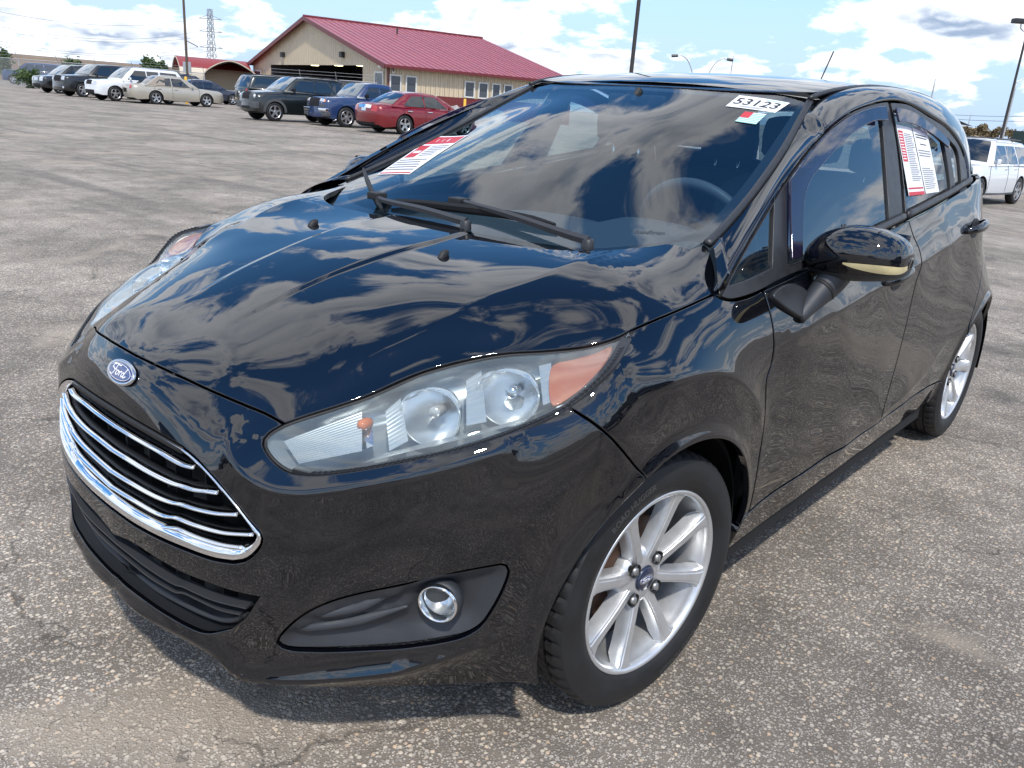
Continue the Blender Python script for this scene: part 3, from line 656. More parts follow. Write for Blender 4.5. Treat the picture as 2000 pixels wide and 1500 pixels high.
Pa, Pb = pair(Aa, 9), pair(Bb, 9); nP = len(Pa); w = np.linspace(0, 1, nP); tt = np.linspace(0, 1, 11)[None, :, None]
for _ in range(14): Pa[1:-1] = (Pa[:-2]+2*Pa[1:-1]+Pa[2:])/4; Pb[1:-1] = (Pb[:-2]+2*Pb[1:-1]+Pb[2:])/4
tg = nrm(np.gradient(Pa+Pb, axis=0)); out = nrm(np.cross(Pb-Pa, tg)); out *= np.sign(out[:, :1]+1e-9)
bul = np.interp(w, [0, .08, .3, .5, .8, 1], [.022, .012, .008, .014, .03, .03])
RP = Pa[:, None]*(1-tt)+Pb[:, None]*tt+out[:, None]*(bul[:, None, None]*4*tt*(1-tt))
# rolled edges
n_in = np.array([-.1, 0, -.02]); 
RP = np.concatenate([RP[:, :1]+np.array([-.004, 0, -.012]), RP, RP[:, -1:]+np.array([-.018, 0, -.003])], 1)
Vr, Fr = grid_geo(RP)
for nm, Vx, Fx in (('roof_rail', Vr, [f[::-1] for f in Fr]), ('roof_rail', mirx(Vr), Fr)): mk(nm, Vx, Fx, PAINT, car)
# rubber strip between glass and pillar, ditch strip on the roof
def strip(name, C, w_, t_, m, parent=car, up=None, both=True):
    pr = np.array([(-w_/2, -t_), (-w_/2, t_*.5), (-w_*.25, t_), (w_*.25, t_), (w_/2, t_*.5), (w_/2, -t_)])
    V, F = sweep_geo(C, pr, up=up); a = mk(name, V, F, m, parent, smooth=True)
    if both: mk(name, mirx(V), [f[::-1] for f in F], m, parent)
    return a
upA = nrm(np.array([.45, -.35, .75]))
pm = spline(WS.pos(WS.px([(1381, 477), (1404, 455), (1442, 413), (1484, 360), (1534, 286), (1581, 199)])), n=60)
strip('windshield_seal', pm+upA*.002, .020, .007, TRIM, up=upA)
strip('roof_ditch_strip', spline(np.array([(.536, 1.03, 1.352), (.5425, 1.12, 1.373), (.548, 1.25, 1.392), (.554, 1.45, 1.410), (.5545, 1.7, 1.417), (.5505, 2.0, 1.414), (.5325, 2.3, 1.398), (.4965, 2.6, 1.369)])+[0, 0, .001], n=60), .013, .006, TRIM, up=np.array([.2, 0, 1.]))
# side windows: black frames with openings
gp_ = lambda pts: spline(GS.px(pts), step=ST)
b_lo = lambda a, b: spline(GS.uv(np.array([(gx(y, zbl(y)), y, zbl(y)) for y in np.linspace(a, b, 12)])), step=ST)
fr_out_top = gp_([(1409, 580), (1434, 528), (1466, 470), (1543, 344), (1602, 270), (1661, 220), (1718, 200), (1735, 198)])
fr_b = gp_([(1735, 198), (1748, 260), (1757, 330), (1764, 421)])
fr_bot = gp_([(1764, 421), (1740, 436), (1690, 465), (1590, 517), (1520, 549), (1485, 568), (1446, 582), (1424, 585), (1409, 580)])
FRF = chain(fr_out_top, fr_b, fr_bot)
GLF = chain(gp_([(1539, 352), (1587, 291), (1625, 254), (1662, 230), (1700, 217), (1719, 214)]), gp_([(1719, 214), (1723, 238), (1731, 337), (1737, 427)]), gp_([(1737, 427), (1696, 449), (1620, 483), (1550, 513)]), gp_([(1550, 513), (1540, 514)]), gp_([(1540, 514), (1538, 430), (1539, 352)]))
GLQ = chain(gp_([(1421, 557), (1465, 478), (1512, 390)]), gp_([(1512, 390), (1510, 450), (1508, 521)]), gp_([(1508, 521), (1470, 540), (1421, 557)]))
FRR = chain(gp_([(1740, 199), (1775, 204), (1812, 226), (1850, 252), (1876, 290), (1888, 330), (1889, 372)]), gp_([(1889, 372), (1830, 388), (1769, 419)]), gp_([(1769, 419), (1762, 330), (1752, 260), (1740, 199)]))
GLR = chain(gp_([(1743, 216), (1775, 225), (1812, 250), (1836, 270), (1843, 277)]), gp_([(1843, 277), (1853, 330), (1858, 372)]), gp_([(1858, 372), (1815, 390), (1773, 411)]), gp_([(1773, 411), (1758, 310), (1743, 216)]))
GLT = chain(gp_([(1851, 270), (1871, 297), (1879, 362)]), gp_([(1879, 362), (1867, 368)]), gp_([(1867, 368), (1860, 320), (1851, 270)]))
for s_, par in enumerate(front_doors):
    for nm, outl, hl in (('window_frame', FRF, [GLF, GLQ]),):
        V, F, N = panel_geo(GS, outl, holes=hl, sp=.03, gap=.002, flange=.02); V, N = (V, N) if s_ == 0 else (mirx(V), mirx(N)); mk(nm, V, F if s_ == 0 else [f[::-1] for f in F], TRIM, par, N)
    for nm, outl, m_ in (('window_glass', GLF, SIDE_GLASS), ('quarter_glass', GLQ, SIDE_GLASS)):
        V, F, N = panel_geo(GS, outl, sp=.04, gap=-.004, flange=0, offset=-.007); V, N = (V, N) if s_ == 0 else (mirx(V), mirx(N)); mk(nm, V, F if s_ == 0 else [f[::-1] for f in F], m_, par, N)
for s_, par in enumerate(rear_doors):
    V, F, N = panel_geo(GS, FRR, holes=[GLR, GLT], sp=.03, gap=.002, flange=.02); V, N = (V, N) if s_ == 0 else (mirx(V), mirx(N)); mk('window_frame', V, F if s_ == 0 else [f[::-1] for f in F], TRIM, par, N)
    for nm, outl, m_ in (('window_glass', GLR, SIDE_GLASS), ('quarter_glass', GLT, DARK_GLASS)):
        V, F, N = panel_geo(GS, outl, sp=.04, gap=-.004, flange=0, offset=-.007); V, N = (V, N) if s_ == 0 else (mirx(V), mirx(N)); mk(nm, V, F if s_ == 0 else [f[::-1] for f in F], m_, par, N)
# smoked rain visors over the glass
VF = chain(gp_([(1533, 356), (1583, 290), (1622, 251), (1661, 226), (1700, 213), (1722, 211)]), gp_([(1722, 211), (1725, 239)]), gp_([(1725, 239), (1700, 240), (1665, 258), (1630, 288), (1596, 326), (1572, 358), (1561, 392), (1558, 440), (1557, 505)]), gp_([(1557, 505), (1536, 512)]), gp_([(1536, 512), (1534, 430), (1533, 356)]))
VR = chain(gp_([(1741, 213), (1775, 222), (1812, 247), (1837, 268), (1846, 279)]), gp_([(1846, 279), (1845, 291)]), gp_([(1845, 291), (1810, 264), (1775, 246), (1747, 241)]), gp_([(1747, 241), (1741, 213)]))
for nm, vo, doors in (('rain_visor', VF, front_doors), ('rain_visor', VR, rear_doors)):
    V, F, N = panel_geo(GS, vo, sp=.02, gap=0, flange=.006, offset=.016)
    lowz = None
    for s_, par in enumerate(doors): mk(nm, V if s_ == 0 else mirx(V), F if s_ == 0 else [f[::-1] for f in F], VISOR, par, N if s_ == 0 else mirx(N))
# belt mouldings
for a, b, doors in ((.62, 1.262, front_doors), (1.288, 2.03, rear_doors)):
    C = np.array([(gx(y, zbl(y))+.005, y, zbl(y)+.011) for y in np.linspace(a, b, 24)])
    pr = np.array([(-.006, -.013), (.002, -.011), (.005, 0), (.002, .011), (-.006, .013)])
    V, F = sweep_geo(C, pr[:, [0, 1]], up=np.array([0, 0, 1.]))
    for s_, par in enumerate(doors): mk('belt_moulding', V if s_ == 0 else mirx(V), F if s_ == 0 else [f[::-1] for f in F], TRIM, par)
# ------------------------------------------------------------------ tail: hatch, rear bumper, rear glass, lamps
TA = [p for p in AN if p[1] > 2.35]
for z, ye, xs in [(.25, 3.10, (0, .28, .48, .62)), (.40, 3.17, (0, .28, .50, .65)), (.55, 3.19, (0, .28, .50, .66)), (.70, 3.16, (0, .28, .48, .63)), (.85, 3.11, (0, .26, .45, .58)), (.98, 3.05, (0, .25, .42, .52)), (1.08, 2.99, (0, .22, .38, .46))]:
    for x, k in zip(xs, (0, .008, .030, .075)): TA.append((x, ye-k, z))
TA = np.array(TA); nm_ = TA[(TA[:, 0] > .01) & (TA[:, 0] < .6)]
TAIL = Surf(np.vstack([TA, nm_*[-1, 1, 1]]), (.55, .75, .36), 1e-5)
tb = lambda pts: TAIL.hit(np.array([(x, 3.5, z) for x, z in pts]), np.tile([0, -1., 0], (len(pts), 1)), 0, .9)
ts = lambda pts: TAIL.hit(np.array([(1.1, y, z) for y, z in pts]), np.tile([-1., 0, 0], (len(pts), 1)), 0, .8)
TO = chain(sp_(np.vstack([tb([(0, 1.07), (.25, 1.07), (.42, 1.08)]), ts([(2.78, 1.12)])])), sp_(ts([(2.78, 1.12)]+q_end[1:])), sp_(np.vstack([ts([q_end[-1], (2.78, .30)]), tb([(.56, .26), (.3, .25), (0, .25)])])), sp_(tb([(0, z) for z in np.linspace(.25, 1.07, 9)])))
V, F, N = panel_geo(TAIL, TO, sp=.03, sym=True, gap=.002); V, F, N = join_mirror(V, F, N); rear_body = mk('rear_body', V, F, PAINT, car, N)
tl = spline(ts([(2.80, 1.09), (2.90, 1.07), (2.96, .98), (2.95, .86), (2.87, .84), (2.81, .93)]), step=.012, closed=True)
panel('tail_lamp', TAIL, tl, REDL, car, both=True, sp=.02, offset=.004, gap=0, flange=.02)
# rear glass
rg = np.array([[(x, 2.87-.10*(x/.45)**2, 1.355-.03*(x/.45)**2) for x in np.linspace(-.45, .45, 13)], [(x, 3.01-.06*(x/.45)**2, 1.08) for x in np.linspace(-.49, .49, 13)]])
V, F = grid_geo(np.stack([rg[0]*(1-t)+rg[1]*t for t in np.linspace(0, 1, 5)])); mk('rear_window', V, F, DARK_GLASS, car)
# ------------------------------------------------------------------ headlamps
LF = Surf(ANm, (.60, -.60, .53), 2e-6)      # body surface without creases, for lens and lamp innards
def lpx(pts, depth=0.):
    """point on the lamp surface seen at a pixel, pushed `depth` inwards along the view of the lamp axis"""
    P = LF.base(LF.px(pts)); return P+np.array([-.42, .80, -.42])*depth
for sgn in (1, -1):
    V, F, N = panel_geo(LF, LAMP, sp=.02, gap=.0035, flange=.012, offset=-.003)
    if sgn < 0: V, N, F = mirx(V), mirx(N), [f[::-1] for f in F]
    lamp = mk('headlamp', V, F, LENS, car, N)
    def put(name, V, F, m, smooth=True, N=None):
        V = np.array(V, float)
        if N is None and name not in ('housing', 'seal', 'lower_trim', 'rib_strip'):      # keep everything under the lens
            uq = LF.uv(V); over = V@LF.d-(LF.h(uq)-.011); V = V-LF.d*np.maximum(over, 0)[:, None]
        return mk(name, V if sgn > 0 else mirx(V), F if sgn > 0 else [tuple(f)[::-1] for f in F], m, lamp, smooth=smooth, normals=None if N is None else (N if sgn > 0 else mirx(N)))
    # back wall: the outline pushed in and shrunk
    P = LF.base(LAMP); n = LF.bnorm(LAMP); inn = P-n*.004
    cen = inn.mean(0); back = inn+(np.array([-.42, .80, -.42])*.085); back = back+(back.mean(0)-back)*.10
    m_ = len(P); V = np.vstack([inn, back, back.mean(0)[None]]); F = [(i, (i+1) % m_, m_+(i+1) % m_, m_+i) for i in range(m_)]+[(m_+i, m_+(i+1) % m_, 2*m_) for i in range(m_)]
    put('housing', V, [f[::-1] for f in F], LAMP_H)
    # dark lower lip inside the lens
    lo = LF.base(LF.px([(1225, 668), (1192, 722), (1150, 766), (1100, 806), (1040, 835), (960, 866), (880, 889), (800, 906), (690, 926), (610, 931), (570, 922)])); C = spline(lo, n=70)+np.array([-.42, .80, -.42])*.010+[0, 0, .004]
    V, F = sweep_geo(C, np.array([(-.008, -.004), (.012, -.004), (.012, .006), (-.008, .006)])); put('lower_trim', V, F, TRIM, smooth=False)
    # fine ribs along that lip
    mb = MB()
    for k in range(4, 66):
        c = C[k]; mb.box(c+[-.0012, -.009, .004], c+[.0012, .006, .0085])
    V = np.vstack(mb.V); put('rib_strip', V, mb.F, PLASTIC, smooth=False)
    # main reflector bowls
    fwd = nrm(np.array([.40, -.88, .12]))
    def bowl(cpx, rad, depth, name, sy=1.):
        c = lpx([cpx], .030)[0]; a = fwd; u = nrm(np.cross(a, [0, 0, 1.])); v = np.cross(u, a); prof = [(rad, 0.), (rad*.96, -.25*depth), (rad*.84, -.55*depth), (rad*.62, -.8*depth), (rad*.35, -.95*depth), (rad*.16, -depth), (.0, -depth)]
        nn = 40; V = []; 
        for r_, d_ in prof:
            for t in np.linspace(0, 2*math.pi, nn, endpoint=False): V.append(c+u*r_*math.cos(t)+v*r_*sy*math.sin(t)+a*d_)
        F = [(k*nn+i, k*nn+(i+1) % nn, (k+1)*nn+(i+1) % nn, (k+1)*nn+i) for k in range(len(prof)-1) for i in range(nn)]
        o = put(name, V, F, REFL)
        # rim
        C_ = np.array([c+u*rad*1.02*math.cos(t)+v*rad*1.02*sy*math.sin(t) for t in np.linspace(0, 2*math.pi, 48, endpoint=False)])
        V, F = sweep_geo(C_, circ(.0022, 6), up=a, closed=True); put('bezel_ring', V, F, LAMP_H)
        # bulb with shield
        tip = c-a*depth*.25; V, F = lathe_geo([(0, .0), (.010, 0), (.0115, -.004), (.0115, -.035), (.006, -.05)], 20)
        Mx = np.stack([a, u, v], 1); V = V@Mx.T+tip; put('bulb', V, F, CHROME_D if name == 'outer_reflector' else CLEARB)
        return c, u, v
    if sgn > 0: CLEARB = mat('bulb_glass', (.55, .52, .50), .15, .3)
    bowl((830, 808), .056, .075, 'inner_reflector', 1.0)
    bowl((985, 768), .058, .075, 'outer_reflector', .98)
    # fluted panels beside the bowls
    def flute(pxs, m, dep, name, n=22):
        q = lpx(pxs, dep); A = spline(q[:2], n=n); B = spline(q[2:][::-1], n=n); rows = []
        for i in range(n): rows.append([A[i]+np.array([.3, -.5, .3])*(.0016 if i % 2 else 0), B[i]+np.array([.3, -.5, .3])*(.0016 if i % 2 else 0)])
        V, F = grid_geo(np.array(rows)); put(name, V, F, m, smooth=False)
    flute([(905, 740), (905, 830), (945, 822), (935, 720)], LAMP_H, .022, 'fluted_panel')
    flute([(745, 800), (752, 880), (790, 860), (775, 775)], LAMP_H, .022, 'fluted_panel')
    flute([(545, 860), (575, 905), (700, 880), (700, 800)], LAMP_H, .018, 'fluted_panel', 30)
    flute([(1050, 712), (1058, 790), (1078, 782), (1074, 706)], LAMP_H, .016, 'fluted_panel', 14)
    # indicator bulb at the inner end
    c = lpx([(700, 826)], .03)[0]; V, F = lathe_geo([(0, .018), (.007, .016), (.011, .008), (.011, -.012), (.008, -.02)], 18); Mx = np.stack([fwd, nrm(np.cross(fwd, [0, 0, 1.])), [0, 0, 1.]], 1); put('indicator_bulb', V@Mx.T+c, F, AMBER_B)
    q = lpx([(655, 838), (668, 886), (716, 868), (712, 815)], .036); put('bulb_pocket', q, [(0, 1, 2, 3)], CHROME_D, smooth=False)
    # ledge under the bowls
    q1 = lpx([(700, 905), (800, 880), (900, 856), (1000, 828), (1060, 800)], .012); q2 = lpx([(740, 880), (830, 858), (930, 835), (1010, 812), (1058, 792)], .05)
    V, F = grid_geo(np.stack([spline(q1, n=14), spline(q2, n=14)], 1)); put('ledge', V, F, LAMP_H)
    # amber reflector at the outer end
    am = LF.px([(1076, 704), (1120, 690), (1160, 678), (1196, 664), (1178, 700), (1150, 736), (1118, 766), (1080, 787)])
    am = spline(am, step=.008, closed=True); V, F, N = panel_geo(LF, am, sp=.012, gap=0, flange=.01, offset=-.012); put('amber_reflector', V, F, AMBER, N=N)
    gr = chain(spline(LF.px([(1080, 795), (1126, 776), (1164, 742), (1198, 700), (1224, 660)]), step=.01), spline(LF.px([(1224, 660), (1205, 666), (1184, 702), (1155, 740), (1122, 770), (1080, 795)]), step=.01))
    V, F, N = panel_geo(LF, gr, sp=.012, gap=0, flange=0, offset=-.010); put('side_flutes', V, F, CHROME_D, N=N)
    # rubber seal around the lens
    C_ = LF.base(LAMP)-LF.bnorm(LAMP)*.007; V, F = sweep_geo(C_, circ(.0035, 6), up=nrm(np.array([.6, -.6, .5])), closed=True); put('seal', V, F, RUBBER)
# ------------------------------------------------------------------ radiator grille
FR0 = BODY0
def front_pt(pts, inset):      # pixels -> points `inset` metres behind the front skin
    out = []
    for p in pts:
        v = rays([p])[0]; ts = np.linspace(.9, 3.2, 300); Q = CAM+ts[:, None]*v; uvq = FR0.uv(Q-np.array([0, inset, 0])); g = (Q-np.array([0, inset, 0]))@FR0.d-FR0.h(uvq)
        k = np.where(np.sign(g[:-1]) != np.sign(g[1:]))[0]; k = k[0] if len(k) else int(np.argmin(np.abs(g[:-1]))); f = g[k]/(g[k]-g[k+1]); out.append(CAM+(ts[k]+f*(ts[k+1]-ts[k]))*v)
    return np.array(out)
def sym_curve(L, x0z=None, n=80):
    """curve from centre (x=0) to the left end, mirrored to the right; first point must be at x=0"""
    L = spline(np.asarray(L), n=n); return np.vstack([mirx(L[::-1]), L[1:]])
grille = tag(bpy.data.objects.new('grille', None)); link(grille, car)
# back plate
gout = np.vstack([g for g in [x[:-1] for x in GRILLE]]); gP = FR0.base(gout); gP[:, 0] = np.maximum(gP[:, 0], 0); full = np.vstack([gP, mirx(gP[::-1])]); bk = full+[0, .060, 0]; m_ = len(full)
V = np.vstack([full+[0, .012, 0], bk, bk.mean(0)[None]]); F = [(i, (i+1) % m_, m_+(i+1) % m_, m_+i) for i in range(m_)]+[(m_+i, m_+(i+1) % m_, 2*m_) for i in range(m_)]
mk('backing', V, F, MESHB, grille)
# chrome frame: thin at top and sides, broad along the bottom
def frame_ring(segs, inset, w_top, w_bot, m, name, dep=.010):
    uvs = np.vstack([s_[:-1] for s_ in segs]+[segs[-1][-1:]]); P, n = FR0.full(uvs); P[:, 0] = np.maximum(P[:, 0], 0); P[0, 0] = P[-1, 0] = 0
    t = nrm(np.gradient(P, axis=0)); inw = nrm(np.cross(n, t)); z = P[:, 2]
    wd = np.interp(z, [.445, .475, .53], [w_bot, w_bot*.9, w_top]); wd = np.where(np.arange(len(P)) < len(segs[0])*.93, np.maximum(wd, w_bot), wd)
    wd = np.convolve(np.pad(wd, 4, mode='edge'), np.ones(9)/9, 'valid')
    a = P+inw*inset-n*.004; b = a+n*.005+inw*(wd*.25)[:, None]; c = a+n*.003+inw*(wd*.8)[:, None]; d = a-n*dep+inw*wd[:, None]
    G = np.stack([a-n*dep, a, b, c, d], 1); V, F = grid_geo(G); V2, F2 = mirx(V), [f[::-1] for f in F]
    return mk(name, np.vstack([V, V2]), F+[tuple(np.array(f)+len(V)) for f in F2], m, grille)
frame_ring(GRILLE, .002, .006, .026, CHROME, 'chrome_frame')
# black strip between hood and grille top
C_ = FR0.base(GRILLE[3]); C_[-1, 0] = 0; V, F = sweep_geo(np.vstack([C_, mirx(C_[::-1])[1:]])+[0, .002, -.006], np.array([(-.004, -.007), (.004, -.007), (.004, .004), (-.004, .004)])); mk('top_strip', V, F, RUBBER, grille)
bars = [[(130, 745), (150, 768), (185, 798), (225, 826), (270, 853), (315, 878), (345, 896), (365, 906), (384, 911)],
        [(135, 783), (165, 822), (205, 860), (255, 894), (300, 921), (345, 942), (362, 947), (385, 954), (410, 957), (430, 960)],
        [(140, 815), (170, 860), (215, 905), (262, 941), (310, 967), (342, 979), (358, 982), (390, 992), (430, 1000), (468, 1002)],
        [(148, 850), (180, 895), (225, 942), (270, 976), (315, 1001), (335, 1007), (348, 1008), (385, 1022), (440, 1037), (498, 1041)],
        [(160, 890), (195, 933), (240, 977), (285, 1007), (325, 1026), (340, 1028), (352, 1030), (390, 1046), (440, 1061), (478, 1066)]]
SLAT = np.array([(-.012, -.0012), (-.003, -.0048), (.003, -.0040), (.0055, 0), (.003, .0036), (-.003, .0036), (-.012, .0012)])
for bpx in bars:
    P = front_pt(bpx, .016); k = np.argsort(P[:, 0]); P = P[k]; L_ = P[(P[:, 0] > .03) & (P[:, 2] < .75)]; kq = L_[:, 0] < .27; zc = float(np.polyfit(L_[kq, 0]**2, L_[kq, 2], 1)[1]); yc = FR0.base(fore([(0, zc)]))[0, 1]+.016
    L_ = np.vstack([[(0, yc, zc)], L_]); C_ = sym_curve(L_, n=60)
    V, F = sweep_geo(C_, SLAT*[-1, 1]); mk('chrome_slat', V, F, CHROME, grille)
    V, F = sweep_geo(C_+[0, .016, -.001], np.array([(-.012, -.002), (.012, -.002), (.012, .002), (-.012, .002)])); mk('slat_base', V, F, MESHB, grille)
mb = MB()
for x in np.arange(-.36, .37, .09):
    zt = .650-.16*x*x-(max(0, abs(x)-.26)*1.2); zb = .452+.0*x
    y = -.79+.3*x*x; MB().box((x-.0015, y+.018, zb), (x+.0015, y+.05, max(zt, zb+.05))).build('rib', MESHB, grille)
# badge
def badge(parent, M, w, h, thick=.004):
    """oval badge with script lettering; M: 4x4 frame, local x right, y up, z out"""
    M = np.asarray(M)
    T_ = lambda V: np.asarray(V)@M[:3, :3].T+M[:3, 3]
    n = 56; a = np.linspace(0, 2*np.pi, n, endpoint=False); el = lambda k, z: np.stack([w/2*k*np.cos(a), h/2*k*np.sin(a)*(1 if k > .95 else (k*h-.0)/(k*h)), 0*a+z], -1)
    def disc(rings, m, name):
        V = np.vstack([np.stack([(w/2-d)*np.cos(a), (h/2-d)*np.sin(a), 0*a+z], -1) for d, z in rings]+[[(0, 0, rings[-1][1])]]); k = len(rings)
        F = [(r*n+i, r*n+(i+1) % n, (r+1)*n+(i+1) % n, (r+1)*n+i) for r in range(k-1) for i in range(n)]+[((k-1)*n+i, (k-1)*n+(i+1) % n, k*n) for i in range(n)]
        return mk(name, T_(V), F, m, parent)
    u = w/.115
    disc([(0, 0), (0, thick), (.0015*u, thick*1.4), (.0065*u, thick*1.4), (.008*u, thick*1.1)], CHROME_D, 'badge_rim')
    disc([(.0068*u, thick*1.0), (.0072*u, thick*1.5), (.012*u, thick*1.6)], BADGE, 'badge_field')
    # thin inner oval line
    C_ = np.stack([(w/2-.0105*u)*np.cos(a), (h/2-.0105*u)*np.sin(a), 0*a+thick*1.65], -1); V, F = sweep_geo(C_, circ(.0006*u, 5), up=np.array([0, 0, 1.]), closed=True); mk('badge_line', T_(V), F, WHITE, parent)
    # script letters as strokes (unit: badge width .115)
    st = [[(-.022, .012), (-.030, .010), (-.031, .004), (-.024, .003)], [(-.031, .013), (-.018, .014), (-.004, .0125), (-.001, .0145)], [(-.014, .0135), (-.018, .003), (-.022, -.007), (-.028, -.012), (-.033, -.009)], [(-.024, .001), (-.012, .002)],
          [(-.008, .0015), (-.012, -.003), (-.011, -.0075), (-.006, -.008), (-.002, -.004), (-.003, .001), (-.008, .0015), (-.001, .000), (.004, .001)],
          [(.004, .002), (.003, -.008)], [(.003, -.002), (.008, .0025), (.011, .001)],
          [(.020, .0015), (.015, .001), (.012, -.004), (.014, -.008), (.019, -.006), (.022, .001), (.028, .013)], [(.022, .001), (.021, -.006), (.024, -.008), (.031, -.003)]]
    mb = MB()
    for s_ in st:
        c = spline(np.array([(x*u, y*u, 0) for x, y in s_]), n=14); c = np.hstack([c[:, :2], np.full((14, 1), thick*1.65)]); mb.add(*sweep_geo(c, circ(.0016*u, 5, .0008*u), up=np.array([0, 0, 1.])))
    mk('badge_letters', T_(np.vstack(mb.V)), mb.F, WHITE, parent)
bp, bn = LF.full(fore([(0, .7205)])); bn = bn[0]; bn[0] = 0; bn = nrm(bn); bx_ = np.array([1., 0, 0]); by_ = np.cross(bn, bx_)
Mb = np.eye(4); Mb[:3, 0] = bx_; Mb[:3, 1] = by_; Mb[:3, 2] = bn; Mb[:3, 3] = bp[0]*[0, 1, 1]+bn*.001
bo = bpy.data.objects.new('badge', None); link(bo, car); badge(bo, Mb, .108, .050)
# ------------------------------------------------------------------ lower intake
SLATM = mat('slat_plastic', (.035, .037, .042), .30)
li = tag(bpy.data.objects.new('lower_intake', None)); link(li, car)
iout = np.vstack([x[:-1] for x in INTAKE]); iP = BODY.pos(iout); iP[:, 0] = np.maximum(iP[:, 0], 0); full = np.vstack([iP, mirx(iP[::-1])]); m_ = len(full); bk = full+[0, .07, 0]
V = np.vstack([full+[0, .004, 0], bk, bk.mean(0)[None]]); F = [(i, (i+1) % m_, m_+(i+1) % m_, m_+i) for i in range(m_)]+[(m_+i, m_+(i+1) % m_, 2*m_) for i in range(m_)]; mk('backing', V, F, MESHB, li)
for bpx, ins in (([(255, 1070), (305, 1105), (355, 1135), (370, 1139), (385, 1146), (430, 1165), (492, 1180)], .018), ([(255, 1086), (305, 1121), (340, 1142), (356, 1150), (372, 1152), (400, 1165), (440, 1183), (480, 1192)], .022)):
    P = front_pt(bpx, ins); L_ = P[P[:, 0] > .03]; zc = L_[0, 2]-.001; yc = FR0.base(fore([(0, zc)]))[0, 1]+ins; C_ = sym_curve(np.vstack([[(0, yc, zc)], L_]), n=50)
    V, F = sweep_geo(C_, np.array([(-.016, -.0015), (.006, -.0035), (.008, 0), (.006, .0035), (-.016, .0015)])*[-1, 1]); mk('intake_slat', V, F, SLATM, li).data.set_sharp_from_angle(angle=R(25))
# plastic scoop below the slats
a_ = front_pt([(255, 1098), (305, 1133), (355, 1162), (405, 1186), (450, 1200), (476, 1196)], .034); b_ = front_pt([(255, 1118), (305, 1155), (355, 1183), (405, 1206), (445, 1216), (484, 1194)], .012)
sc_ = []
for P, dz in ((a_, 0), (b_, 0)):
    zc = P[0, 2]+(P[0, 2]-P[1, 2])*.4; yc = P[0, 1]-.004; sc_.append(sym_curve(np.vstack([[(0, yc, zc)], P]), n=50))
mid = (sc_[0]+sc_[1])/2+[0, .006, -.004]; V, F = grid_geo(np.stack([sc_[0]+[0, .03, .0], sc_[0], mid, sc_[1], sc_[1]+[0, .02, -.012]], 1)); mk('scoop', V, F, TRIM, li)
mb = MB()
for x in np.arange(-.4, .41, .1): y = -.79+.3*x*x; MB().box((x-.0015, y+.02, .30), (x+.0015, y+.05, .37)).build('rib', MESHB, li)
# ------------------------------------------------------------------ fog lamp bezels
FOGU = FOG if area2(FOG) > 0 else FOG[::-1]
fc = LF.px([(860, 1184)])[0]
def fog_depth(uvp):
    d = pdist(uvp, FOGU); t = np.clip(d/.030, 0, 1); return .003+.020*t*t*(3-2*t)
for sgn in (1, -1):
    uvp, T = tri(shrink(FOGU, .002), [], .010, np.vstack([spline(LF.px(c), step=.006) for c in ([(622, 1206), (680, 1194), (730, 1180), (770, 1163)], [(590, 1228), (650, 1222), (720, 1208), (785, 1192)])]))
    P, n = LF.full(uvp); dep = fog_depth(uvp)
    def ribbump(c, h, w):
        C_ = spline(LF.px(c), step=.004); d = np.sqrt(((uvp[:, None]-C_[None])**2).sum(-1)).min(1); return h*np.exp(-(d/w)**2)
    dep = dep-ribbump([(622, 1208), (680, 1197), (730, 1183), (775, 1164)], .012, .008)-ribbump([(585, 1232), (650, 1226), (720, 1213), (790, 1195)], .012, .008)
    dep = dep+.012*np.exp(-(np.sqrt(((uvp-fc)**2).sum(1))/.05)**4)
    V = P-n*dep[:, None]; F = T.tolist()
    bez = mk('fog_lamp_bezel', V if sgn > 0 else mirx(V), F if sgn > 0 else [f[::-1] for f in F], PLASTIC, car)
    for rp in ([(612, 1210), (650, 1204), (690, 1195), (730, 1181), (772, 1162)], [(572, 1237), (620, 1232), (680, 1223), (740, 1208), (796, 1192)]):
        ru = LF.px(rp); C_ = spline(LF.base(ru)-LF.bnorm(ru)*.011, n=26); V, F = sweep_geo(C_, circ(.0105, 12, .0065), up=nrm(np.array([.5, -.7, .5])), scale=np.interp(np.linspace(0, 1, 26), [0, .12, .6, 1], [.15, .8, 1., .25])[:, None]); mk('bezel_rib', V if sgn > 0 else mirx(V), F if sgn > 0 else [f[::-1] for f in F], PLASTIC, bez)
    c = LF.base(fc[None])[0]; nn_ = LF.bnorm(fc[None])[0]; ax = nrm(nn_*.35+np.array([.25, -.95, .02])); u = nrm(np.cross(ax, [0, 0, 1.])); v = np.cross(u, ax); Mx = np.stack([ax, u, v], 1); c = c-nn_*.014
    for nm, prof, m_ in (('fog_ring', [(.034, -.02), (.0375, -.004), (.0385, .008), (.0375, .013), (.0350, .014), (.0335, .010), (.0325, 0), (.032, -.015)], CHROME), ('fog_lens', [(0, .004), (.012, .0035), (.024, .001), (.0325, -.004)], CLEAR), ('fog_reflector', [(.032, -.004), (.026, -.018), (.015, -.028), (0, -.032)], REFL), ('fog_collar', [(.033, -.03), (.042, -.012), (.040, .002), (.037, .004)], PLASTIC)):
        V, F = lathe_geo(prof, 40); V = V@Mx.T+c; mk(nm, V if sgn > 0 else mirx(V), F if sgn > 0 else [f[::-1] for f in F], m_, bez)
# washer nozzles on the hood
for px_ in ((865, 501),):
    c = LF.base(LF.px([px_]))[0]
    for s_ in (1, -1):
        V, F = lathe_geo([(.0105, -.006), (.0105, .004), (.009, .010), (.006, .014), (0, .0155)], 16, 'z'); V = V*[.85, 1.35, 1]+c; V[:, 1] += (V[:, 2]-c[2])*.5; mk('washer_nozzle', V if s_ > 0 else mirx(V), F if s_ > 0 else [f[::-1] for f in F], RUBBER, car)
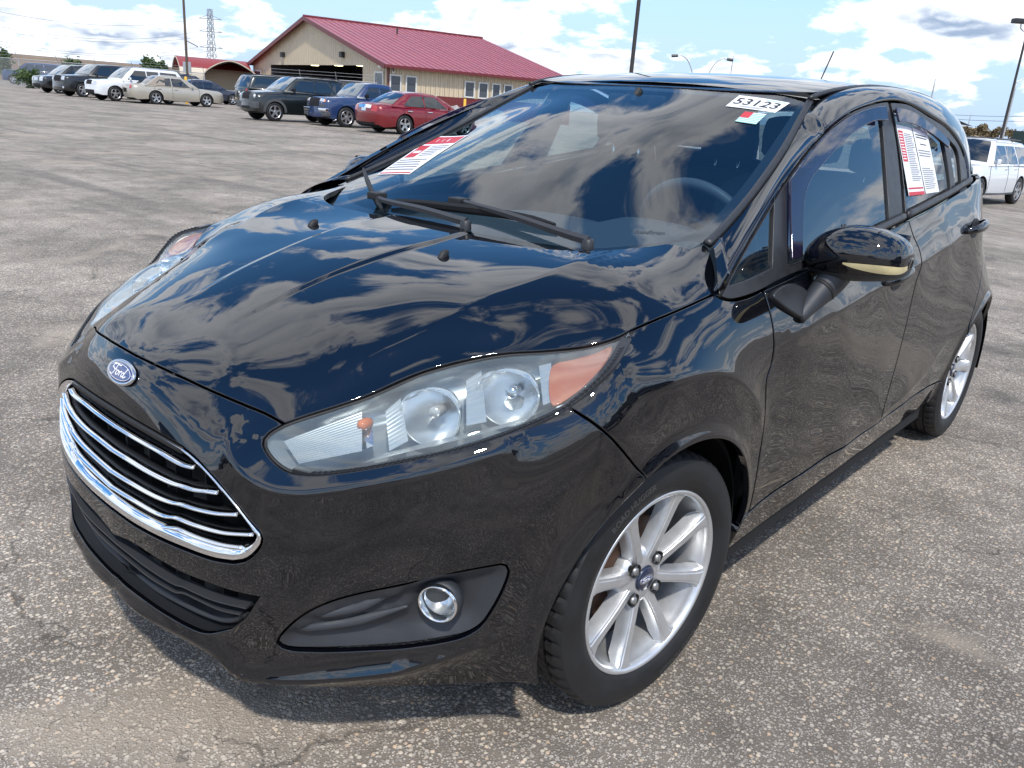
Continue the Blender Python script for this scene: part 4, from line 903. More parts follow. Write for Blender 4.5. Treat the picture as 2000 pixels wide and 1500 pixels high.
# ------------------------------------------------------------------ text
def text_mesh(s, size=1., shear=0., bold=0., align='CENTER'):
    cu = bpy.data.curves.new('t', 'FONT'); cu.body = s; cu.size = size; cu.shear = shear; cu.offset = bold; cu.align_x = align; cu.resolution_u = 3
    o = bpy.data.objects.new('t', cu); COL.objects.link(o); dg = bpy.context.evaluated_depsgraph_get(); me = o.evaluated_get(dg).to_mesh()
    V = np.array([v.co[:] for v in me.vertices]); F = [tuple(p.vertices) for p in me.polygons]; o.evaluated_get(dg).to_mesh_clear(); bpy.data.objects.remove(o, do_unlink=True); bpy.data.curves.remove(cu)
    return V, F
# ------------------------------------------------------------------ wheels
def sharp(o, deg):
    o.data.set_sharp_from_angle(angle=R(deg)); return o
def make_wheel(name, parent, loc, rz, spin, side_=1):
    w = bpy.data.objects.new(name, None); link(w, parent); w.location = loc; w.rotation_euler = (0, 0, rz+(0 if side_ > 0 else math.pi))
    # tyre with grooved tread
    n = 216; pr = [(.200, -.075), (.222, -.091), (.25, -.0985), (.275, -.0965), (.290, -.089), (.2965, -.080), (.3000, -.068)]
    tread = [(-.068, 1), (-.052, 1), (-.050, 0), (-.044, 0), (-.042, 2), (-.018, 2), (-.016, 0), (-.010, 0), (-.008, 2), (.008, 2), (.010, 0), (.016, 0), (.018, 2), (.042, 2), (.044, 0), (.050, 0), (.052, 1), (.068, 1)]
    rr = [p[0] for p in pr]; aa = [p[1] for p in pr]; kind = [0, 0, 0, 0, 0, 3, 3]
    for a_, k_ in tread: rr.append(.2915 if k_ == 0 else .3005); aa.append(a_); kind.append(k_)
    tail = [(.3000, .070), (.2965, .081), (.290, .0895), (.2885, .0912), (.286, .0915), (.275, .0968), (.262, .0988), (.25, .0990), (.243, .0984), (.240, .0972), (.232, .0955), (.2245, .0915), (.219, .087), (.212, .080)]
    for a_ in tail: rr.append(a_[0]); aa.append(a_[1]); kind.append(3 if a_[0] > .295 else 0)
    rr, aa, kind = np.array(rr), np.array(aa), np.array(kind); th = np.linspace(0, 2*np.pi, n, endpoint=False)
    Rg = np.tile(rr, (n, 1)); idx = np.arange(n)
    lat = (idx % 4 == 0)
    for j, k_ in enumerate(kind):
        if k_ in (1, 3): Rg[lat, j] -= .0075 if k_ == 1 else .0050
        if k_ == 2: Rg[((idx+int(aa[j]*400)) % 6 == 0), j] -= .0055
    V = np.stack([np.tile(aa, (n, 1)), Rg*np.cos(th)[:, None], Rg*np.sin(th)[:, None]], -1); m = len(rr)
    F = [(i*m+j, i*m+j+1, ((i+1) % n)*m+j+1, ((i+1) % n)*m+j) for i in range(n) for j in range(m-1)]
    ty = sharp(mk('tyre', V.reshape(-1, 3), F, TYRE, w), 28)
    # raised sidewall lettering
    def bend(txt, r0, size, a0, nm):
        V, F = text_mesh(txt, size, bold=.0004); a = a0-V[:, 0]/r0; rad = r0+V[:, 1]-size*.35; x = np.interp(rad, [.23, .24, .25, .262, .275, .286], [.0955, .0972, .0990, .0988, .0968, .0920])+.0012
        mk(nm, np.stack([x, rad*np.cos(a), rad*np.sin(a)], -1), [f for f in F], TYRE_L, ty, smooth=False)
    if side_ > 0 and name == 'front_wheel':
        bend('ROAD HUGGER', .262, .020, R(118), 'sidewall_lettering'); bend('ROAD HUGGER', .262, .020, R(-62), 'sidewall_lettering')
    rim = bpy.data.objects.new('rim', None); link(rim, w); rim.rotation_euler = (spin, 0, 0)
    V, F = lathe_geo([(.2105, .074), (.2165, .079), (.2190, .084), (.2185, .0885), (.2155, .0895), (.2105, .0885), (.2065, .083), (.2045, .072), (.2030, .060), (.1975, .045), (.1955, .0), (.190, -.05), (.188, -.078)], 96); mk('barrel', V, F, ALLOY, rim)
    # spokes
    for k in range(8):
        a0 = k*math.pi/4; rs = np.array([.040, .055, .075, .100, .130, .160, .185, .2005, .2065]); wid = np.array([.0180, .0158, .0140, .0135, .0140, .0150, .0170, .0215, .0280])
        fx = np.array([.060, .0625, .0655, .0695, .0735, .0770, .0800, .0830, .0845]); sec_ = [(-1.35, -.034), (-1.15, -.016), (-1., -.0045), (-.93, -.0025), (-.62, -.0022), (-.52, .0), (.52, .0), (.62, -.0022), (.93, -.0025), (1., -.0045), (1.15, -.016), (1.35, -.034)]
        G = []
        for r_, w_, f_ in zip(rs, wid, fx): G.append([(f_+dx*(1. if r_ < .19 else .6), c_*w_, r_) for c_, dx in sec_])
        G = np.array(G); V, F = grid_geo(G); ca, sa = math.cos(a0), math.sin(a0); V = np.stack([V[:, 0], V[:, 1]*ca-V[:, 2]*sa, V[:, 1]*sa+V[:, 2]*ca], -1); sharp(mk('spoke', V, [f[::-1] for f in F], ALLOY, rim), 22)
    V, F = lathe_geo([(.078, .018), (.074, .040), (.068, .052), (.060, .0575), (.048, .0610), (.034, .0625), (.0305, .0625), (.0300, .0560), (.0, .0560)], 64); mk('hub', V, F, ALLOY, rim)
    for k in range(4):
        a0 = math.pi/8+k*math.pi/2+math.pi/2; c = np.array([.052, .054*math.cos(a0), .054*math.sin(a0)])
        V, F = lathe_geo([(.0165, .016), (.0155, .0105), (.0125, .009), (.0125, .0), (0, 0)], 20); mk('lug_recess', V+c, [f for f in F], DARKMETAL, rim)
        V, F = lathe_geo([(.0105, .0), (.0105, .012), (.009, .016), (.006, .018), (0, .0185)], 6); mk('lug_nut', V+c, F, STEEL, rim)
    V, F = lathe_geo([(.0295, .0580), (.0290, .0655), (.0270, .0675), (.0, .0680)], 40); cap = mk('centre_cap', V, F, CAPB, rim)
    M_ = np.eye(4); M_[:3, 0] = [0, -math.sin(-spin), 0]; up_ = np.array([0, math.sin(spin), math.cos(spin)]); M_[:3, 1] = up_; M_[:3, 2] = [1, 0, 0]; M_[:3, 0] = np.cross(up_, [1, 0, 0]); M_[:3, 3] = (.0675, 0, 0)
    badge(cap, M_, .046, .020, .0006)
    # brake
    V, F = lathe_geo([(.055, -.01), (.055, .012), (.060, .016), (.128, .016), (.131, .012), (.131, -.006), (.06, -.006)], 64); mk('brake_disc', V, F, RUST, w)
    mb = MB(); 
    for t0 in (150,):
        a = np.radians(np.linspace(t0-28, t0+28, 9)); o_ = np.stack([.150*np.cos(a), .150*np.sin(a)], -1); i_ = np.stack([.088*np.cos(a[::-1]), .088*np.sin(a[::-1])], -1); mb.prism(np.vstack([o_, i_]), 'x', -.02, .034)
    mb.build('caliper', RUST, w, bevel=.004)
    V, F = lathe_geo([(.196, -.02), (.10, -.022), (0, -.022)], 48); mk('back_plate', V, F, DARK, w)
    return w
TYRE_L = mat('tyre_lettering', (.055, .055, .056), .45)
CAPB = mat('cap_dark_blue', (.010, .018, .05), .3, coat=1.)
STEER = .105
make_wheel('front_wheel', car, (.726, 0, .3005), -STEER, R(28), 1)
make_wheel('front_wheel', car, (-.726, 0, .3005), -STEER, R(10), -1)
make_wheel('rear_wheel', car, (.722, 2.489, .3005), 0, R(40), 1)
make_wheel('rear_wheel', car, (-.722, 2.489, .3005), 0, R(75), -1)
# wheel housings and underside
for yc in (-.012, 2.489):
    for s_ in (1, -1):
        a = np.radians(np.linspace(-8, 188, 30)); G = []
        for x_, r_ in ((.835, .352), (.83, .368), (.50, .372), (.47, .02)): G.append([(s_*(x_-(.055*min(1, max(0, (-math.cos(t)-.3)/.6)) if yc < 1 and x_ > .6 else .0)-(.02 if x_ > .6 else 0)), yc+r_*math.cos(t), .30+r_*math.sin(t)) for t in a])
        V, F = grid_geo(np.array(G)); mk('wheel_housing', V, F, DARK, car)
mb = MB(); mb.box((-.40, -.66, .18), (.40, -.40, .24)); mb.box((-.46, -.42, .16), (.46, 3.0, .24)); mb.box((-.78, .39, .17), (.78, 2.10, .25)); mb.box((-.6, 2.85, .26), (.6, 3.1, .5)); mb.build('underbody', DARK, car)
# engine bay floor so nothing shines through the front openings
mb = MB(); mb.box((-.40, -.62, .24), (.40, -.58, .62)); mb.box((-.50, -.30, .24), (.50, -.26, .74)); mb.build('radiator_support', DARK, car)
# ------------------------------------------------------------------ door mirrors
mx_ = np.array([.785, .792, .81, .835, .88, .93, .98, 1.005, 1.016, 1.020]); yf = np.array([.575, .555, .535, .517, .505, .508, .525, .548, .575, .61]); yb = np.array([.605, .625, .645, .66, .675, .68, .678, .670, .655, .64])
zt = np.array([.985, 1.002, 1.024, 1.043, 1.060, 1.062, 1.050, 1.034, 1.016, .998]); zb_ = np.array([.965, .952, .940, .933, .930, .934, .943, .951, .960, .975])
xs = np.linspace(0, 1, 40); q_ = spline(np.stack([mx_, yf, yb, zt, zb_], -1), n=40)
na = 48; ang = np.linspace(0, 2*np.pi, na, endpoint=False)
def sup(c, p): return np.sign(c)*np.abs(c)**p
MG = np.stack([np.stack([np.full(na, r[0]), (r[1]+r[2])/2+(r[2]-r[1])/2*sup(np.cos(ang), .8), (r[3]+r[4])/2+(r[3]-r[4])/2*sup(np.sin(ang), .85)], -1) for r in q_])      # (40, 48, 3)
fz = np.array([.975-.008*(i/39) for i in range(40)])
mirrors = []
for s_ in (1, -1):
    mr = bpy.data.objects.new('door_mirror', None); link(mr, car)
    def put(nm, V, F, m, **k): return mk(nm, V if s_ > 0 else mirx(V), F if s_ > 0 else [tuple(f)[::-1] for f in F], m, mr, **k)
    cap_f, low_f = [], []
    for i in range(39):
        for j in range(na):
            f = (i*na+j, i*na+(j+1) % na, (i+1)*na+(j+1) % na, (i+1)*na+j); a_ = math.degrees(ang[j])+3.75
            (cap_f if (a_ < 214 or a_ > 335) else low_f).append(f)
    V = MG.reshape(-1, 3); ends = [tuple(range(na)), tuple(range(39*na, 40*na))[::-1]]
    cap = put('mirror_cap', V, [f[::-1] for f in cap_f+ends], PAINT); put('mirror_lower_housing', V-[0, 0, .0005], [f[::-1] for f in low_f], PLASTIC)
    # indicator strip
    G = []
    for i in range(19, 39):
        k = (i-19)/19; a0, a1 = R(190-4*k), R(190+(3+34*k**.8)); cs = []
        for a_ in np.linspace(a0, a1, 5):
            r = q_[i]; p = np.array([r[0], (r[1]+r[2])/2+(r[2]-r[1])/2*sup(np.cos(a_), .8), (r[3]+r[4])/2+(r[3]-r[4])/2*sup(np.sin(a_), .85)]); cen = np.array([r[0], (r[1]+r[2])/2, (r[3]+r[4])/2]); cs.append(cen+(p-cen)*1.02+[.0005, 0, 0])
        G.append(cs)
    V, F = grid_geo(np.array(G)); put('indicator_strip', V, [f[::-1] for f in F], YELLOWED)
    for k in range(4):      # small ribs on top
        c = np.array([.856+.033*k, .60-.012*k, 1.0605-.003*abs(k-1.5)]); mb = MB(); mb.box(c-[.0012, .012, .004], c+[.0012, .012, .0015]); put('cap_rib', np.vstack(mb.V), mb.F, PAINT, smooth=False)
    # neck and foot
    C_ = spline([(.872, .580, .950), (.864, .560, .920), (.853, .528, .890), (.845, .495, .862), (.840, .468, .838)], n=18)
    sc = spline([(1.10, 1.0, 0), (1.05, 1.0, 0), (1.0, 1.0, 0), (.85, .9, 0), (.35, .45, 0)], n=18)[:, :2]
    V, F = sweep_geo(C_, circ(.043, 22, .036), up=np.array([1., 0, 0]), scale=sc); put('mirror_neck', V, F, PLASTIC)
    V, F = sweep_geo(C_[6:8], circ(.0436, 22, .0366), up=np.array([1., 0, 0]), scale=sc[6:8]); put('neck_joint', V, F, RUBBER)
    bo_ = spline(BODY.px([(1502, 580), (1522, 560), (1548, 556), (1572, 575), (1575, 602), (1560, 622), (1540, 612), (1518, 596)]), step=.008, closed=True); V, F, N = panel_geo(BODY, bo_, sp=.012, gap=0, flange=.016, offset=.012, round_=.005); mk('mirror_base', V if s_ > 0 else mirx(V), F if s_ > 0 else [tuple(f)[::-1] for f in F], TRIM, mr, N if s_ > 0 else mirx(N))
    mg = np.array([[(x, .683, z) for x in (.83, .99)] for z in (.948, 1.045)]); V, F = grid_geo(mg); put('mirror_glass', V, F, CHROME, smooth=False)
    mirrors.append(mr)
# ------------------------------------------------------------------ door handles
for doors, y, z in ((front_doors, 1.125, .876), (rear_doors, 1.985, .968)):
    c = BODY.pos(side([(y, z)]))[0]; n_ = BODY.norm(side([(y, z)]))[0]; t_ = nrm(np.array([0, 1., .11])); up_ = nrm(np.cross(n_, t_))
    for s_, par in enumerate(doors):
        C_ = np.array([c+t_*a_+n_*(.034*(1-(a_/.10)**4)-.006) for a_ in np.linspace(-.1, .1, 22)]); sc = np.array([(.75+.35*(1-abs(k)))*(1 if abs(k) < .97 else .6) for k in np.linspace(-1, 1, 22)])
        V, F = sweep_geo(C_, circ(.0095, 14, .017), up=up_, scale=sc[:, None]); h = mk('door_handle', V if s_ == 0 else mirx(V), F if s_ == 0 else [f[::-1] for f in F], PAINT, par)
        uvp = spline(np.array([BODY.uv(c+t_*.062*math.cos(a_)+up_*.034*math.sin(a_)) for a_ in np.linspace(0, 2*np.pi, 20, endpoint=False)]), step=.006, closed=True); P, T = tri(uvp, [], .007)
        Pb, nb = BODY.full(P); d_ = np.clip(pdist(P, uvp)/.022, 0, 1); V = Pb-nb*0+nb*(.0012-.0*d_)[:, None]; mk('handle_cup', V if s_ == 0 else mirx(V), T.tolist() if s_ == 0 else [f[::-1] for f in T.tolist()], RUBBER, par)
# ------------------------------------------------------------------ wipers and cowl
wn = lambda px, off: (lambda uv: WS.pos(uv)+WS.norm(uv)*off)(WS.px(px))
cowl = [[], []]
G = np.array([[(x, .075-.02*x*x+.30*x**4+dy, .935+dz) for x in np.linspace(-.66, .66, 31)] for dy, dz in ((-.06, -.03), (-.02, .005), (.02, .008), (.06, .020), (.10, .022))]); V, F = grid_geo(G)
V[:, 2] = np.minimum(V[:, 2], .935+.0*V[:, 0]); mk('cowl_panel', V, F, TRIM, car)
for nm, arm, blade, pv in (('wiper', [(1150, 488), (1117, 478), (1060, 458), (1005, 439), (960, 425), (924, 415), (900, 408)], [(762, 403), (830, 408), (888, 415), (960, 424), (1030, 436), (1086, 449)], 0), ('wiper', [(914, 450), (890, 443), (830, 425), (771, 411), (748, 404), (742, 396)], [(713, 338), (722, 364), (734, 390), (750, 418)], 1)):
    w_ = bpy.data.objects.new(nm, None); link(w_, car)
    C_ = spline(wn(arm, .026), n=30); V, F = sweep_geo(C_, np.array([(-.010, -.004), (-.006, .005), (.006, .005), (.010, -.004)]), up=np.array([0, -.45, .9]), scale=np.linspace(1.25, .75, 30)[:, None]); mk('wiper_arm', V, F, TRIM, w_, smooth=False)
    C_ = spline(wn(blade, .012), n=30); V, F = sweep_geo(C_, np.array([(-.007, 0), (-.005, .010), (.0, .016), (.005, .010), (.007, 0), (.0015, -.004), (.001, -.011), (-.001, -.011), (-.0015, -.004)]), up=np.array([0, -.45, .9]), scale=np.interp(np.linspace(0, 1, 30), [0, .1, .5, .9, 1], [.5, .9, 1.1, .9, .5])[:, None]); mk('wiper_blade', V, F, RUBBER, w_, smooth=False)
    c = wn([arm[-1]], .022)[0]; mb = MB(); mb.box(c-[.022, .02, .010], c+[.022, .02, .010]); mb.build('blade_clip', RUBBER, w_, bevel=.003)
    c = wn([arm[0]], .024)[0]; V, F = lathe_geo([(.0, .006), (.010, .005), (.014, .001), (.015, -.02)], 20, 'z'); mk('wiper_pivot', V+c, F, TRIM, w_)
# ------------------------------------------------------------------ antenna
ab = np.array([0, 2.36, 1.432]); at_ = un(1628, 101, "x", 0.)
an = bpy.data.objects.new('antenna', None); link(an, car)
mb = MB(); mb.tube(np.linspace(ab+[0, -.005, -.01], ab+[0, .012, .008], 3), .010, 12); mk('antenna_base', np.vstack(mb.V), mb.F, RUBBER, an)
mb = MB(); mb.tube(np.linspace(ab, at_, 4), .0032, 8); mk('antenna_rod', np.vstack(mb.V), mb.F, RUBBER, an)
# ------------------------------------------------------------------ interior
cab = bpy.data.objects.new('cabin_interior', None); link(cab, car)
G = []
for y in np.linspace(.02, .72, 22):
    row = []
    for x in np.linspace(-.68, .68, 45):
        z = np.interp(y, [.02, .2, .5, .62, .68, .72], [.90, .915, .93, .925, .90, .84])
        z += .075*math.exp(-((x-.36)/.17)**4)*np.interp(y, [.3, .55, .66, .72], [0, 1, .9, .2])       # instrument hood
        z += .045*math.exp(-((x)/.20)**4)*np.interp(y, [.25, .5, .66, .72], [0, 1, .8, .2])
        z -= .03*(abs(x)/.68)**4; row.append((x, y, min(z, 1.02)))
    G.append(row)
V, F = grid_geo(np.array(G)); mk('dashboard', V, F, DASH, cab)
mb = MB(); mb.box((-.68, .66, .40), (.68, .73, .84)); mb.build('dashboard_face', DASH, cab)
swc = np.array([.36, .80, .93]); ax = nrm(np.array([0, -.88, -.42])); u_ = np.array([1., 0, 0]); v_ = np.cross(ax, u_)
C_ = np.array([swc+u_*.185*math.cos(t)+v_*.185*math.sin(t) for t in np.linspace(0, 2*np.pi, 56, endpoint=False)]); V, F = sweep_geo(C_, circ(.016, 10), up=ax, closed=True); sw = mk('steering_wheel', V, F, mat('wheel_leather', (.10, .10, .105), .5), cab)
mb = MB(); mb.tube([swc-u_*.18, swc+u_*.18], .016); mb.tube([swc, swc-v_*.18 if v_[2] > 0 else swc+v_*.18], .018); mk('wheel_spokes', np.vstack(mb.V), mb.F, DASH, sw)
V, F = lathe_geo([(0, .03), (.05, .026), (.068, .01), (.07, -.01)], 24); Mx = np.stack([-ax, u_, v_], 1); mk('wheel_hub', V@Mx.T+swc, F, DASH, sw)
def seat(x, y, w_, name, top=1.12, hr=True):
    s_ = bpy.data.objects.new(name, None); link(s_, cab)
    def cushion(prof, wd, nm):      # prof: (y,z) closed outline, rounded across
        prof = spline(np.array([(a, b) for a, b in prof]), n=40, closed=False); xs_ = np.linspace(-1, 1, 13); G = []; c = prof.mean(0)
        for k in xs_: f = 1-.16*abs(k)**4; G.append([(x+k*wd/2, c[0]+(a-c[0])*f, c[1]+(b-c[1])*f) for a, b in prof])
        V, F = grid_geo(np.array(G)); F = F+[tuple(range(40)), tuple(range(12*40, 13*40))[::-1]]; o = mk(nm, V, F, CLOTH, s_); bm = bmesh.new(); bm.from_mesh(o.data); bmesh.ops.recalc_face_normals(bm, faces=bm.faces); bm.to_mesh(o.data); bm.free()
    cushion([(y, .50), (y-.42, .55), (y-.48, .50), (y-.46, .40), (y, .36), (y+.05, .42), (y, .50)], w_, 'seat_cushion')
    cushion([(y-.02, .50), (y+.10, .80), (y+.20, top-.06), (y+.245, top), (y+.29, top-.04), (y+.22, .75), (y+.10, .48), (y-.02, .50)], w_, 'seat_back')
    if hr:
        cushion([(y+.235, top+.05), (y+.225, top+.14), (y+.26, top+.185), (y+.31, top+.16), (y+.315, top+.08), (y+.28, top+.035), (y+.235, top+.05)], .26, 'headrest')
        for dx in (-.06, .06): mb = MB(); mb.tube([(x+dx, y+.262, top-.06), (x+dx, y+.275, top+.08)], .0055); mk('headrest_post', np.vstack(mb.V), mb.F, CHROME, s_)
seat(.36, 1.18, .50, 'driver_seat'); seat(-.36, 1.18, .50, 'passenger_seat')
seat(.36, 2.05, .56, 'rear_seat', 1.06); seat(-.36, 2.05, .56, 'rear_seat', 1.06)
mb = MB(); mb.box((-.74, .3, .25), (.74, 2.9, .30)); mb.build('cabin_floor', DARK, cab)
for s_ in (1, -1):      # door cards and pillar linings
    mb = MB(); mb.box((s_*.765-.01, .45, .30), (s_*.765+.01, 2.05, .93)); mb.build('door_card', DASH, cab)
    V, F = grid_geo(np.array([[(s_*(gx(y, z)-.05), y, z) for y in (1.29, 1.40)] for z in (.93, 1.1, 1.25, 1.36)])); mk('pillar_lining', V, F, HEADL, cab)
    pass
V, F = grid_geo(np.array([[(x, y, 1.395-.10*abs(x)**2-.08*max(0, 1.25-y)**1*.9-.07*max(0, y-2.3)) for x in np.linspace(-.55, .55, 9)] for y in np.linspace(1.04, 2.85, 9)])); mk('headliner', V, F, HEADL, cab)
mb = MB(); mb.box((-.52, 2.50, .60), (.52, 2.80, .96)); mb.build('parcel_shelf', DASH, cab)
mb = MB(); mb.box((-.11, .93, 1.285), (.11, .955, 1.335)); mb.build('rear_view_mirror', RUBBER, cab, bevel=.01)
mb = MB(); mb.tube([(0, .92, 1.31), (0, .95, 1.35)], .012); mb.build('mirror_stem', RUBBER, cab)
# ------------------------------------------------------------------ papers and stickers on the glass
def decal(surf, quad, off, parent, name, els, m0=PAPER, sides_=1):
    """quad: pixel corners TL, TR, BR, BL on a glass surface; els: (kind, ...) in unit coordinates with y up"""
    c = surf.px(quad)
    def mp(xy, o):
        xy = np.atleast_2d(np.asarray(xy, float)); x, y = xy[:, :1], xy[:, 1:2]; uv = c[3]*(1-x)*(1-y)+c[2]*x*(1-y)+c[1]*x*y+c[0]*(1-x)*y; P, n = surf.full(uv); return P+n*o
    def rect(x0, y0, x1, y1, o, m, nm, par):
        g = np.array([[(x0+(x1-x0)*i/6, y0+(y1-y0)*j/6) for j in range(7)] for i in range(7)]).reshape(-1, 2); V = mp(g, o); F = [(i*7+j, (i+1)*7+j, (i+1)*7+j+1, i*7+j+1) for i in range(6) for j in range(6)]; return mk(nm, V, F, m, par, smooth=False)
    root = rect(0, 0, 1, 1, off, m0, name, parent)
    sg = 1 if off > 0 else 1
    for k, e in enumerate(els):
        o = off+.0006*(1+.2*k/ max(1, len(els)))
        if e[0] == 'r': rect(*e[1:5], o, e[5], 'print_block', root) if False else PR.append((rect(*e[1:5], o, e[5], 'print_block', parent), root))
        elif e[0] == 't':
            V, F = text_mesh(e[1], 1., bold=e[7] if len(e) > 7 else 0.); lo, hi = V.min(0), V.max(0); x0, y0, x1, y1 = e[2:6]; q = np.stack([x0+(V[:, 0]-lo[0])/(hi[0]-lo[0])*(x1-x0), y0+(V[:, 1]-lo[1])/(hi[1]-lo[1])*(y1-y0)], -1); PR.append((mk('lettering', mp(q, o+.0003), F, e[6], parent, smooth=False), root))
    return root
PR = []
rnd = random.Random(4)
def lines(x0, x1, y0, y1, n, m=GREYINK, ragged=.3):
    out = []
    for k in range(n):
        y = y1-(y1-y0)*(k+.5)/n; h = (y1-y0)/n*.38; out.append(('r', x0, y-h/2, x1-(x1-x0)*rnd.random()*ragged, y+h/2, m))
    return out
decal(WS, [(1444, 187), (1543, 202), (1514, 221), (1417, 208)], .0015, ws, 'lot_sticker', [('t', '53123', .06, .26, .92, .78, INK, .012)]+lines(.58, .95, .82, .95, 1, TEAL, 0)+lines(.25, .75, .05, .2, 2))
decal(WS, [(1455, 219), (1497, 224), (1476, 244), (1435, 238)], .0015, ws, 'flag_sticker', [('r', 0, .14*k, 1, .14*k+.07, TEAL) for k in range(7)]+[('r', 0, .45, .42, 1, REDP)])
decal(WS, [(845, 266), (914, 265), (800, 341), (737, 342)], .0015, ws, 'info_sheet', [('r', .04, .78, .97, .97, REDP), ('r', .3, .84, .7, .91, WHITE), ('r', .06, .42, .36, .74, REDP), ('r', .1, .54, .32, .60, WHITE)]+lines(.44, .95, .44, .74, 6)+lines(.06, .95, .08, .38, 5)+[('r', .04, .02, .97, .045, REDP)])
decal(GS, [(1752, 242), (1782, 249), (1809, 379), (1777, 382)], -.003, rear_doors[0], 'window_sheet', [('r', .04, .48, .32, .92, REDP), ('r', .03, .0, .97, .05, REDP)]+lines(.06, .30, .5, .9, 10, WHITE, .2)+lines(.38, .95, .2, .9, 26)+lines(.05, .95, .07, .13, 1, REDP, 0))
decal(GS, [(1783, 248), (1812, 257), (1836, 374), (1810, 378)], -.0025, rear_doors[0], 'window_sheet', lines(.1, .9, .84, .92, 2, INK, .2)+lines(.3, .7, .74, .78, 1, INK, 0)+lines(.08, .92, .06, .4, 11)+lines(.08, .92, .56, .68, 3))
for o_, root in PR: o_.parent = root.parent
V, F = text_mesh('SoundScreen', 1., shear=.25); lo, hi = V.min(0), V.max(0); cq = WS.px([(1242, 449), (1299, 452), (1297, 459), (1240, 456)]); x = ((V[:, 0]-lo[0])/(hi[0]-lo[0]))[:, None]; y = ((V[:, 1]-lo[1])/(hi[1]-lo[1]))[:, None]
P, n_ = WS.full(cq[3]*(1-x)*(1-y)+cq[2]*x*(1-y)+cq[1]*x*y+cq[0]*(1-x)*y); mk('glass_lettering', P+n_*.001, F, INK, ws, smooth=False)
